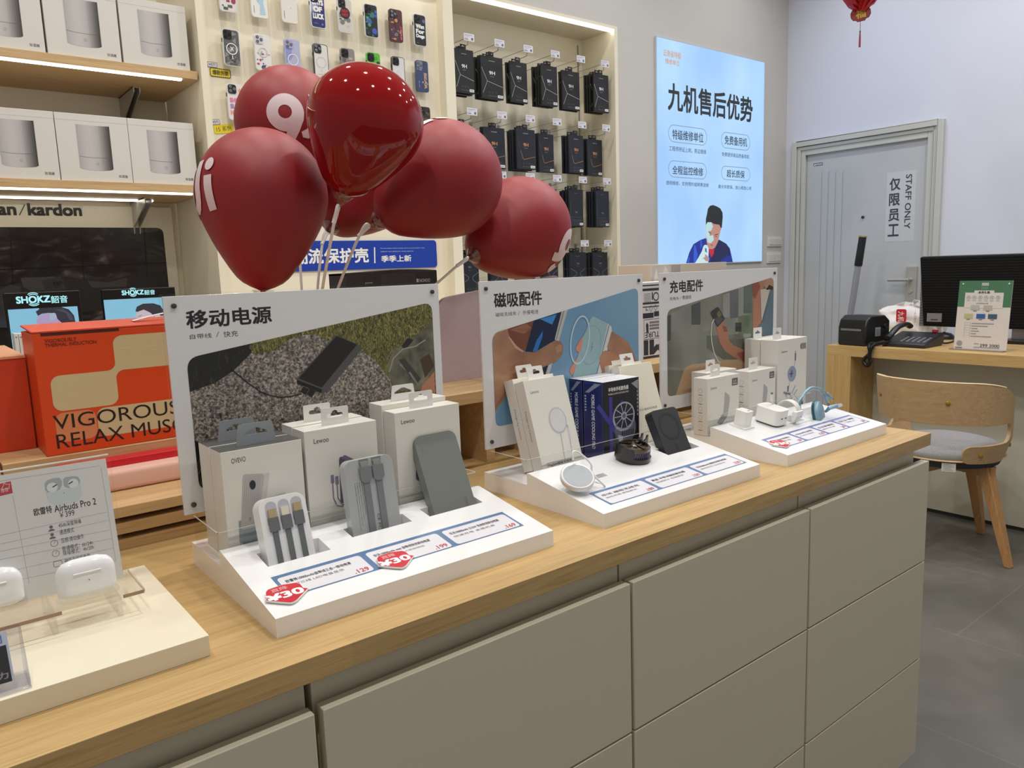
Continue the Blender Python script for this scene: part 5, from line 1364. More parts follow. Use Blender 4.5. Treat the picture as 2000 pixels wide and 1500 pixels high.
# ================================================================ BALLOONS ON STICKS
PROF = [(0.0, 0.030), (0.012, 0.034), (0.022, 0.022), (0.035, 0.024), (0.05, 0.075), (0.075, 0.140), (0.10, 0.183), (0.15, 0.236), (0.20, 0.280), (0.27, 0.338), (0.36, 0.402), (0.46, 0.461), (0.53, 0.488)]
def prof_r(t):
    if t >= 0.60: return 0.5 * math.sqrt(max(0.0, 1 - ((t - 0.60) / 0.40) ** 2))
    P = [q for q in PROF if q[0] < 0.55] + [(0.60, 0.5)]
    for i in range(len(P) - 1):
        a, b = P[i], P[i + 1]
        if a[0] <= t <= b[0]:
            def m(j):
                j0, j1 = max(j - 1, 0), min(j + 1, len(P) - 1)
                return 0.0 if j == len(P) - 1 else (P[j1][1] - P[j0][1]) / (P[j1][0] - P[j0][0])
            hh = b[0] - a[0]; s = (t - a[0]) / hh
            return max(0, (2 * s**3 - 3 * s**2 + 1) * a[1] + (s**3 - 2 * s**2 + s) * hh * m(i) + (-2 * s**3 + 3 * s**2) * b[1] + (s**3 - s**2) * hh * m(i + 1))
    return 0.0
SATIN = M((140, 14, 23), 0.5, spec=0.6, name='satin_red_latex'); GLOSS = M((136, 8, 14), 0.05, coat=0.0, spec=0.38, name='glossy_red_latex'); LOGO = M((226, 208, 212), 0.5)
STICK = M((244, 244, 244), 0.25, coat=0.3, name='white_stick'); CUPC = clear_plastic('clear_cup', (0.9, 0.88, 0.88), 0.25, 0.1)
BASE = at_y(608, 745, 1.66); BASE.z = RZL
LOGOP = []
def _logo():
    n = 20
    ring_o = oval(0.43, 0.57, 0.43, n=36); ring_i = oval(0.43, 0.58, 0.155, n=20)
    J = [(1.02, 1.0), (1.26, 1.0), (1.26, 0.36), (1.22, 0.20), (1.12, 0.07), (0.96, 0.0), (0.82, 0.02), (0.78, 0.14), (0.90, 0.20), (0.98, 0.26), (1.02, 0.38)]
    tail = [(0.86, 0.57), (0.84, 0.40), (0.74, 0.16), (0.64, -0.02), (0.56, -0.04), (0.38, 0.0), (0.42, 0.08), (0.50, 0.30), (0.43, 0.36)]
    ib = [(1.40, 0.66), (1.62, 0.66), (1.66, 0.02), (1.44, 0.0)]
    idt = oval(1.51, 0.88, 0.125, n=20)
    return [(ring_o, [ring_i]), (tail, []), (J, []), (ib, []), (idt, [])]
def balloon(label, cpx_, npx, dc, D, mat, L=1.30, ndepth=0.0, logo=None, seed=0, stick=True):
    """cpx_: photo pixel of the fattest point, npx: of the neck; dc: distance of the fat point; ndepth: neck nearer by this much"""
    Cc = at_d(cpx_[0], cpx_[1], dc); Nn = at_d(npx[0], npx[1], dc - ndepth)
    A = (Cc - Nn).normalized(); Ln = L * D
    O = Cc - A * (Ln * 0.60)
    Fv = (CAM - Cc); Fv = (Fv - A * Fv.dot(A)).normalized(); Rv = A.cross(Fv)
    t = thing('balloon', label, 'balloon', O, 'red balloons on white sticks')
    b = MB(); n = 56; ts = [0, .008, .016, .024, .032, .042, .055, .08] + [0.11 + 0.03 * k for k in range(25)] + [0.86, 0.885, 0.91, 0.93, 0.95, 0.965, 0.978, 0.988, 0.995, 1.0]
    vs = []; fs = []
    for tt in ts:
        r = prof_r(tt) * D
        for k in range(n):
            ph = 2 * PI * k / n; vs.append(O + A * (Ln * tt) + (Fv * math.cos(ph) + Rv * math.sin(ph)) * max(r, 0.0001))
    for i in range(len(ts) - 1):
        for k in range(n):
            k2 = (k + 1) % n; fs.append((i * n + k, i * n + k2, (i + 1) * n + k2, (i + 1) * n + k))
    fs.append(tuple(range((len(ts) - 1) * n, len(ts) * n)))
    b.add(vs, fs); b.build('balloon_skin', mat, t, smooth=60)
    # cup under the neck
    MB().lathe([(0.003, -0.012), (0.006, -0.006), (0.012, 0.002), (0.020, 0.012), (0.021, 0.013), (0.0185, 0.012), (0.011, 0.003)], O - A * 0.002, 28, A).build('balloon_cup', CUPC, t, smooth=60)
    if stick:
        Bp = BASE + Vector((0.012 * math.cos(seed * 1.05), 0.012 * math.sin(seed * 1.05), 0.0005))
        MB().tube([O - A * 0.012, O - A * 0.035 + (Bp - O).normalized() * 0.01], 0.0042, 10).build('stick_socket', STICK, t, smooth=50)
        e = O - A * 0.03
        mid = (e + Bp) / 2 + Vector((0, 0, 0.01))
        MB().tube(smooth_pts([O - A * 0.01, e, e + (Bp - e) * 0.33 - A * 0.02, e + (Bp - e) * 0.66 - A * 0.01, Bp], 8), 0.003, 10).build('stick', STICK, t, smooth=60)
    if logo:
        ph0, t0, hl = logo
        bm = bmesh.new(); zl = 0.0
        for outer, holes in _logo():
            loops = [outer] + [list(reversed(h)) for h in holes]
            flat = [q for l in loops for q in l]
            tri = tessellate_polygon([[Vector((x, y, 0)) for x, y in l] for l in loops])
            zl += 0.0003; vv = [bm.verts.new((x, y, zl)) for x, y in flat]
            for q in tri:
                try: bm.faces.new([vv[i] for i in q])
                except ValueError: pass
        for _ in range(5):
            es = [e for e in bm.edges if e.calc_length() > 0.07]
            if not es: break
            bmesh.ops.subdivide_edges(bm, edges=es, cuts=1); bmesh.ops.triangulate(bm, faces=bm.faces)
        lb = MB(); R = D / 2; bm.verts.index_update()
        pts = []
        for v in bm.verts:
            ph = ph0 + (v.co.x - 0.83) * hl / R; tt = t0 + (v.co.y - 0.5) * hl / Ln
            r = prof_r(min(tt, 0.999)) * D + 0.0004 + v.co.z
            pts.append(O + A * (Ln * tt) + (Fv * math.cos(ph) + Rv * math.sin(ph)) * r)
        lb.add(pts, [tuple(v.index for v in f.verts) for f in bm.faces]); bm.free()
        lb.build('printed_logo', LOGO, t, smooth=60, label='white printed logo')
    return t
balloon('satin red balloon at the front left, logo at its left edge', (513, 384), (514, 592), 1.60, 0.247, SATIN, 1.30, 0.03, (math.radians(-80), 0.60, 0.096), 1)
balloon('satin red balloon at the back left, logo facing the viewer', (567, 243), (580, 420), 1.84, 0.234, SATIN, 1.30, 0.02, (math.radians(13), 0.60, 0.088), 2)
balloon('glossy dark red balloon in the middle, without a logo', (714, 237), (667, 384), 1.50, 0.212, GLOSS, 1.18, 0.02, None, 3)
balloon('satin red balloon right of the glossy one, tilted to the right', (869, 351), (735, 433), 1.70, 0.250, SATIN, 1.22, 0.05, (math.radians(-100), 0.64, 0.096), 4)
balloon('satin red balloon farthest right and lowest, logo at its lower right', (1017, 447), (928, 497), 1.88, 0.246, SATIN, 1.22, 0.11, (math.radians(64), 0.68, 0.094), 5)
balloon('satin red balloon mostly hidden behind the glossy one', (712, 352), (658, 428), 1.99, 0.258, SATIN, 1.25, 0.10, None, 6)
# ================================================================ WHITE BOXES ON THE SHELVES
HB = M((216, 213, 207), 0.42, grain=0.01, gscale=30, name='white_box_card')
def humid_box(x1, z0, label, w=0.2315, h=0.231):
    t = thing('appliance_box', label, 'box', (x1 - w / 2, 3.23, z0), 'white appliance boxes on the shelves')
    Y = 3.128
    MB().box(x1 - w, x1, Y, Y + 0.20, z0 + 0.0004, z0 + h).build('carton', HB, t, bevel=0.0012)
    MB().box(x1 - w + 0.001, x1 - 0.001, Y - 0.0004, Y + 0.0002, z0 + h - 0.023, z0 + h - 0.022).build('tape_seam', M((206, 202, 196), 0.2), t)
    p = Print((x1 - w, Y, z0), (1, 0, 0), (0, 0, 1), 0.0003)
    a, b_, c0, c1 = w * 0.27, w * 0.735, h * 0.20, h * 0.845
    n = 18
    for k in range(n):       # printed picture of a grey cylinder
        u = (k + 0.5) / n
        g = 172 + 22 * math.sin(PI * min(u / 0.7, 1)) - 118 * max(0, (u - 0.62) / 0.38) ** 1.3
        x0_, x1_ = a + (b_ - a) * k / n, a + (b_ - a) * (k + 1) / n
        dp = lambda u_: 0.010 * (1 - (2 * u_ - 1) ** 2) ** 0.5 if 0 < u_ < 1 else 0
        yb0, yb1 = c0 - dp(k / n) * 0.8, c0 - dp((k + 1) / n) * 0.8
        yt0, yt1 = c1 - dp(k / n) * 0.1, c1 - dp((k + 1) / n) * 0.1
        p.poly([(x0_, yb0), (x1_, yb1), (x1_, yt1), (x0_, yt0)], M((int(g), int(g - 3), int(g - 4)), 0.45))
    p.l = 2
    p.line([(a + 0.001, h * 0.375), (a + (b_ - a) * .3, h * .360), (a + (b_ - a) * .7, h * .360), (b_ - 0.001, h * .372)], 0.0009, M((104, 102, 102)))
    p.line(oval((a + b_) / 2 + .004, h * 0.265, 0.004, n=14), 0.0008, M((136, 134, 134)), True)
    p.text('加湿器', w * 0.80, h * 0.075, 0.0095, M((52, 50, 50)), w=0.030)
    p.build('printed_front', t)
for k, x1 in enumerate((0.985, 0.747, 0.509)):
    pl = ('at the right end', 'in the middle', 'at the left edge of the photo')[k]
    humid_box(x1, 2.082, 'white box with a printed grey cylinder, upper shelf, ' + pl)
    humid_box((0.975, 0.742, 0.508)[k], 1.660, 'white box with a printed grey cylinder, lower shelf, ' + pl)
# ================================================================ WHITE PANEL WITH THE BLACK PICTURE
Yh = 3.556
t = thing('wall_picture', 'white brand panel with black lettering above a dark living room picture', 'wall panel', (0.3, Yh, 0.97))
MB().box(-0.8, 0.985, Yh, Yh + 0.012, 0.972, 1.612).build('panel_board', M((224, 219, 202), 0.4), t, bevel=0.001)
p = Print((-0.8, Yh, 0.972), (1, 0, 0), (0, 0, 1), 0.0005)
TV = noise_mat('dark_marble_photo', ((0.38, (14, 13, 13)), (0.55, (34, 32, 31)), (0.68, (72, 67, 64)), (0.80, (140, 134, 130))), (1, 1, 2.2), 6, 9, 0.3, 0.3, distort=2.2, rot=(0, 0.7, 0))
A = p.uv(318, 445)
p.poly(round_poly([(0.02, 0.02), (A[0], 0.02), (A[0], A[1]), (0.02, A[1])], [0, 0, 0.028, 0]), TV); p.l = 2
SEAM = M((6, 6, 6), 0.4)
for q in (((157, 447), (165, 560)), ((281, 446), (288, 545)), ((20, 447), (27, 600))): p.pline(q, 0.004, SEAM)
p.pline([(0, 527), (165, 520), (324, 513)], 0.005, SEAM)
p.px([(-40, 572), (0, 560), (40, 552), (120, 545), (160, 546), (325, 539), (328, 600), (-40, 620)], M((34, 33, 35), 0.5)); p.l = 3
p.px([(40, 543), (105, 540), (125, 548), (110, 566), (60, 568), (45, 560)], M((70, 66, 64), 0.5)); p.px([(80, 548), (118, 540), (130, 565), (90, 570)], M((52, 54, 60), 0.5)); p.px([(170, 548), (210, 552), (248, 542), (247, 560), (180, 562)], M((66, 64, 64), 0.5))
p.px([(0, 565), (20, 556), (40, 560), (44, 640), (0, 640)], M((58, 60, 66), 0.5))
LETT = M((24, 22, 22), 0.4)
kx0, kb = p.uv(55, 421); kx1, kt = p.uv(158, 399)
hk = (kt - kb) * 1.0
p.text('kardon', kx0, kb, hk, LETT, w=kx1 - kx0, bold=0.034)
ax1 = p.uv(33, 421)[0]; hx = p.uv(20, 403)[1] - kb
p.text('harman', ax1, kb, hk * 1.0, LETT, w=(kx1 - kx0) * 1.08, bold=0.034, align='r')
p.pline([(38, 420), (48, 400)], 0.003, LETT); r_ = p.uv(158, 405); p.line(oval(r_[0], r_[1], 0.005, n=12), 0.001, GREYINK, True)
p.build('panel_print', t)
# ================================================================ TWO ADVERTISING SCREENS
FRM = M((14, 14, 15), 0.35, name='screen_frame')
def screen(label, tl, tr, pic_tl, pic_br, logo0, logo1, who):
    Y = 2.80
    a, b_ = at_y(*tl, Y), at_y(*tr, Y)
    t = thing('ad_screen', label, 'screen', ((a.x + b_.x) / 2, Y + 0.02, 0.97), 'ad screens on the low cabinet')
    MB().box(a.x, b_.x, Y, Y + 0.03, 0.9705, a.z).build('screen_frame', FRM, t, bevel=0.002)
    p = Print((a.x, Y, 0.97), (1, 0, 0), (0, 0, 1), 0.0004)
    u0, v1 = p.uv(*pic_tl); u1, _ = p.uv(*pic_br)
    p.rect(u0, 0.012, u1, v1, M((134, 196, 222), emit=0.85)); p.l = 2
    p.clip = [(u0, 0.012), (u1, 0.012), (u1, v1), (u0, v1)]
    SKN = M((188, 166, 206), emit=0.75); HR = M((44, 42, 58), emit=0.6); HR2 = M((84, 88, 116), emit=0.6)
    if who == 'a':
        f = lambda *l: [(x / 5.882, 560 + y / 5.882) for x, y in l]
        p.px(f((430, 440), (415, 400), (440, 340), (500, 310), (600, 295), (660, 330), (700, 420), (840, 420), (800, 520), (480, 520)), SKN); p.l = 3
        p.px(f((410, 285), (450, 260), (440, 240), (560, 225), (680, 225), (790, 260), (850, 330), (870, 425), (720, 425), (660, 370), (640, 310), (560, 300), (480, 310), (435, 335)), HR); p.l = 4
        for k in range(5): p.pline(f((640 + 20 * k, 262 - 2 * k), (760 + 14 * k, 300 + 6 * k), (800 + 10 * k, 380)), 0.0016, HR2)
        p.px(f((560, 305), (630, 300), (650, 360), (580, 400)), M((176, 190, 214), emit=0.75))
    else:
        f = lambda *l: [(x / 5.882, 560 + y / 5.882) for x, y in l]
        p.px(f((1560, 330), (1570, 290), (1660, 260), (1760, 280), (1800, 340), (1780, 460), (1570, 460)), M((214, 196, 204), emit=0.75)); p.l = 3
        p.px(f((1555, 280), (1570, 230), (1640, 195), (1760, 190), (1840, 215), (1870, 260), (1880, 330), (1770, 340), (1730, 300), (1650, 262), (1575, 290)), HR); p.l = 4
        q = p.uv(1810 / 5.882, 560 + 348 / 5.882); p.disc(q[0], q[1], 0.010, M((222, 216, 216), emit=0.75))
        p.pline(f((1585, 342), (1610, 338), (1625, 325)), 0.0016, M((120, 96, 110), emit=0.6))
    p.clip = None; p.l = 2
    LG_ = M((170, 238, 246), emit=1.0)
    p.ptext('SHOKZ', logo0, (logo0[0] + (logo1[0] - logo0[0]) * 0.66, logo1[1]), LG_, bold=0.035)
    p.ptext('韶音', (logo0[0] + (logo1[0] - logo0[0]) * 0.69, logo0[1] - 1), (logo1[0], logo1[1]), LG_, bold=0.015)
    cx_ = logo0[0] + (logo1[0] - logo0[0]) * 0.335; cy_ = (logo0[1] + logo1[1]) / 2 + (-0.6)
    c = p.uv(cx_, cy_); rr = (p.uv(cx_, logo1[1])[1] - c[1])
    for k in (1.25, 1.62):
        p.line(oval(c[0], c[1], rr * k, n=14, a0=50, a1=130), rr * 0.2, LG_); p.line(oval(c[0], c[1], rr * k, n=14, a0=230, a1=310), rr * 0.2, LG_)
    p.build('lit_picture', t)
screen('left ad screen, showing a man with swept back dark hair', (7, 573), (155, 566), (15, 605), (151, 598), (32, 593.5), (131, 576.5), 'a')
screen('right ad screen, showing a woman with a short dark fringe', (199, 566), (341, 557), (202, 586), (330, 580), (238, 577), (302, 565.5), 'b')
for k in range(2):
    a = at_y(27 + 9 * k, 652, 2.72); b_ = at_y(35 + 9.5 * k, 652, 2.72)
    t = thing('leaflet_box', ('left' if k == 0 else 'right') + ' of two slim white packs upright in front of the left ad screen', 'box', ((a.x + b_.x) / 2, 2.74, 0.97), 'slim white packs by the ad screen')
    MB().box(a.x, b_.x, 2.72, 2.78, 0.9705, a.z).build('carton', M((222, 220, 214), 0.4), t, bevel=0.001)
    MB().box(a.x + 0.003, b_.x - 0.003, 2.7194, 2.72, a.z - 0.012, a.z - 0.009).build('label_line', M((120, 118, 114)), t)
# ================================================================ LIGHT BOX POSTER
pa, pb_ = at_y(1278, 70, WB), at_y(1491, 122, WB)
PX0, PX1, PZ1, PZ0 = pa.x, pb_.x, (pa.z + pb_.z) / 2, 1.285
t = thing('light_box', 'glowing pale blue poster of a man in blue, beside the pack niche', 'light box', ((PX0 + PX1) / 2, WB, PZ0))
MB().box(PX0, PX1, WB - 0.012, WB, PZ0, PZ1).build('frame', M((206, 212, 220), 0.3, metal=0.4), t)
GLOW = noise_mat('lit_poster', ((0.35, (158, 200, 248)), (0.55, (174, 214, 250)), (0.72, (188, 226, 252))), (1, 1, 0.5), 2.2, 2, 0.4, emit=1.0)
p = Print((PX0, WB - 0.012, PZ0), (1, 0, 0), (0, 0, 1), 0.0006)
PW, PH = PX1 - PX0, PZ1 - PZ0
p.rect(0.006, 0.006, PW - 0.006, PH - 0.006, GLOW); p.l = 2
def E(c, s=0.9): return M(c, emit=s)
DK = E((22, 26, 30)); BG = E((84, 104, 138)); ORGT = E((214, 160, 120))
p.ptext('九机售后优势', (1304, 215), (1470, 191), DK, bold=0.022)
p.ptext('云南省特级', (1295, 109), (1330, 103.5), ORGT, bold=0.012); p.ptext('维修单位', (1299, 124), (1327, 119), ORGT, bold=0.012)
PT = E((56, 70, 96))
for b0, b1, s_, t0, t1 in (((1305.5, 276), (1380, 253), '特级维修单位', (1313, 272), (1373.5, 260)), ((1408.7, 288), (1464.5, 265), '免费备用机', (1415, 282), (1459, 270)),
                           ((1305.5, 345), (1379.5, 320), '全程监控维修', (1313, 340), (1373, 328)), ((1408.7, 350), (1464.5, 329), '超长质保', (1419, 346), (1454, 334))):
    u0, v0 = p.uv(*b0); u1, v1 = p.uv(*b1)
    p.line(rrect(u0, v0, u1, v1, (v1 - v0) * 0.48, 7), 0.0045, E((138, 160, 192)), True)
    p.ptext(s_, t0, t1, PT, bold=0.014)
for s_, t0, t1 in (('工程师持证上岗，亮证维修', (1306.5, 294.5), (1379, 292.5)), ('免费提供高品质备用机', (1409.5, 305), (1463, 302.5)), ('透明维修，支持预约或邮寄送修', (1300.5, 361), (1384, 358)), ('最长年质保，放心修放心用', (1402.5, 368), (1467, 364.5))):
    p.ptext(s_, t0, t1, BG, bold=0.012)
f = lambda *l: [(1320 + x / 10, 380 + y / 10) for x, y in l]
p.clip = [(0.006, 0.006), (PW - 0.006, 0.006), (PW - 0.006, PH - 0.006), (0.006, PH - 0.006)]
SHB = E((22, 42, 150)); SHN = E((16, 26, 76)); SHL = E((40, 92, 214)); FACE = E((196, 140, 128)); FLIT = E((190, 226, 228))
p.px(f((180, 1500), (200, 1330), (260, 1130), (340, 970), (470, 890), (580, 850), (700, 1010), (840, 880), (980, 960), (1050, 1050), (1090, 1220), (1130, 1420), (1140, 1500)), SHB); p.l = 3
p.px(f((760, 960), (840, 880), (980, 960), (1045, 1050), (1060, 1180), (900, 1260), (780, 1400), (640, 1400), (690, 1230), (740, 1130)), SHN)
p.px(f((350, 980), (380, 1000), (420, 1180), (390, 1340), (340, 1340)), SHL); p.px(f((470, 900), (500, 890), (510, 1000), (480, 1060)), SHL); p.px(f((240, 1240), (270, 1220), (250, 1350), (210, 1350)), SHL); p.px(f((980, 1180), (1010, 1160), (970, 1330)), E((30, 52, 130)))
p.px(f((580, 600), (600, 540), (720, 560), (880, 600), (890, 640), (870, 700), (840, 830), (820, 920), (760, 1040), (700, 1070), (640, 1060), (600, 950), (585, 800)), FACE); p.l = 4
p.px(f((580, 600), (610, 545), (690, 555), (720, 620), (690, 700), (640, 720), (660, 800), (720, 790), (735, 890), (680, 950), (620, 940), (585, 800)), FLIT)
p.px(f((635, 1060), (700, 1075), (745, 1050), (735, 1150), (690, 1230), (655, 1150)), E((206, 30, 44)))
p.px(f((580, 600), (580, 480), (605, 370), (620, 280), (660, 220), (720, 205), (790, 230), (860, 270), (905, 350), (910, 430), (900, 560), (890, 650), (870, 650), (845, 590), (740, 575), (680, 540), (610, 540)), DK); p.l = 5
p.px(f((620, 715), (680, 750), (690, 770), (640, 745)), E((70, 62, 66))); p.px(f((750, 785), (815, 765), (820, 780), (760, 800)), E((90, 50, 52))); p.px(f((650, 790), (690, 795), (670, 805)), E((80, 70, 76))); p.px(f((760, 820), (800, 815), (790, 830), (765, 832)), E((96, 56, 60)))
p.px(f((670, 975), (720, 985), (705, 1000), (680, 992)), E((130, 60, 64)))
p.px(f((360, 1350), (440, 1220), (500, 1110), (530, 1010), (560, 980), (610, 990), (635, 1060), (625, 1340), (500, 1350)), E((206, 236, 240)))
p.l = 6; p.px(f((560, 1045), (590, 1050), (600, 1140), (560, 1110)), E((90, 110, 180)))
p.px(f((560, 1160), (600, 1190), (645, 1240), (640, 1290), (590, 1310), (540, 1260), (510, 1250), (560, 1220)), E((180, 150, 150)))
p.build('lit_poster', t)
# ================================================================ PHONE CASES ON THE BOARD
def case_body(t, x, z, m, w=0.066, h=0.137, cam_m=None, cam_kind='square', rim=None):
    Y = 3.104
    MB().plate(rrect(x, z - h, x + w, z, 0.011, 6), t=0.010, frame=((0, Y + 0.010, 0), (1, 0, 0), (0, 0, 1))).build('case_shell', rim or m, t, bevel=0.003)
    MB().box(x + w / 2 - 0.006, x + w / 2 + 0.006, Y + 0.0101, 3.1398, z - 0.05, z - 0.035).build('wall_peg', M((226, 222, 208), 0.3), t)
    MB().box(x - 0.0022, x + 0.001, Y + 0.003, Y + 0.007, z - 0.050, z - 0.036).build('side_button', cam_m or BLACK, t)
    c = MB().plate(rrect(x + 0.004, z - 0.038, x + 0.036, z - 0.004, 0.008, 5), t=0.0025, frame=((0, Y, 0), (1, 0, 0), (0, 0, 1))).build('camera_ring', cam_m or BLACK, t, bevel=0.0006)
    p = Print((x, Y, z - h), (1, 0, 0), (0, 0, 1), 0.0003)
    return p, Y, c
LENS = M((26, 26, 30), 0.1, coat=0.8); LRIM = M((120, 120, 124), 0.3, metal=0.6)
def lenses(t, c, x, z, Y, pale=False):
    for dx, dz in ((0.013, -0.013), (0.013, -0.029), (0.028, -0.021)):
        MB().lathe([(0.0062, 0), (0.0062, 0.0015), (0.0048, 0.0018), (0.0048, 0.0012), (0, 0.0012)], (x + dx, Y - 0.0025, z + dz), 18, (0, -1, 0)).build('lens', (LRIM if pale else LENS), c, smooth=40)
def blobs(p, w, h, cols, n, seed, rmin=0.004, rmax=0.012, y0=0.02, y1=0.95):
    rnd = random.Random(seed)
    for k in range(n):
        p.l = 2 + k * 0.06
        x, y = w * rnd.uniform(0.12, 0.88), h * rnd.uniform(y0 + .05, y1 - .05); r = min(rnd.uniform(rmin, rmax), x - 0.003, w - 0.003 - x, y - 0.003, h - 0.003 - y)
        if r > 0.001:
            m = M(cols[k % len(cols)], 0.4)
            if k % 3 == 0: p.disc(x, y, r, m, r * rnd.uniform(0.7, 1.2) if r < 0.006 else r)
            elif k % 3 == 1: p.rr(x - r, y - r * .6, x + r, y + r * .6, r * .3, m)
            else:
                a = rnd.uniform(0, 6); p.poly([(x + r * math.cos(a + q), y + r * math.sin(a + q)) for q in (0, 1.9, 3.6)], m)
def ringmark(p, w, h, m, cy=0.44, r=0.020, tail=True):
    p.line(oval(w / 2, h * cy, r, n=32), 0.0035, m, True)
    if tail: p.rr(w / 2 - 0.0015, h * cy - r - 0.018, w / 2 + 0.0015, h * cy - r - 0.004, 0.001, m)
CLEARW = M((218, 216, 214), 0.2, coat=0.4)
specs = {
 (0, 0): ('white phone case with a grey and pink sketch, leftmost of the top row', (222, 218, 214), 'sketch'), (0, 1): ('white phone case with a pale blue cloud, top row', (232, 230, 226), 'cloud'),
 (0, 2): ('plain white phone case, third from the left in the top row', (228, 222, 216), 'plain'), (0, 3): ('navy phone case with white graffiti letters DAYS OF LUCK', (36, 38, 104), 'luck'),
 (0, 4): ('grey and white phone case with a red-lettered black disc', (206, 200, 192), 'hot'), (0, 5): ('black phone case with blue and green shapes, top row', (24, 30, 30), 'green'),
 (0, 6): ('dark red collage phone case, top row', (84, 40, 44), 'collage'), (0, 7): ('black phone case with white lettering and dogs named, right end of the top row', (24, 28, 32), 'dogs'),
 (1, 0): ('faceted dark grey phone case with a white ring and star, second row', (92, 92, 92), 'facet'), (1, 1): ('white phone case with small coloured doodles, second row', (226, 224, 220), 'doodle'),
 (1, 2): ('lilac phone case with a pale magnetic ring, second row', (178, 180, 208), 'lilac'), (1, 3): ('clear white phone case with dark camera and ring, second row', (220, 218, 214), 'clear'),
 (1, 4): ('grey collage phone case with a black camera, behind the glossy balloon', (140, 132, 126), 'grey'), (1, 5): ('bright green phone case with a black camera, just above the glossy balloon', (92, 184, 62), 'lime'),
 (1, 6): ('clear phone case with a dark rim, second row next to the right end', (214, 214, 216), 'darkrim'), (1, 7): ('navy phone case with BEAR lettering, right end of the second row', (60, 72, 108), 'bear'),
 (2, 0): ('white phone case with pink and lilac lettering, third row', (228, 222, 222), 'pink'), (2, 7): ('black and brown patterned phone case, right end of the third row', (60, 52, 48), 'brown'),
}
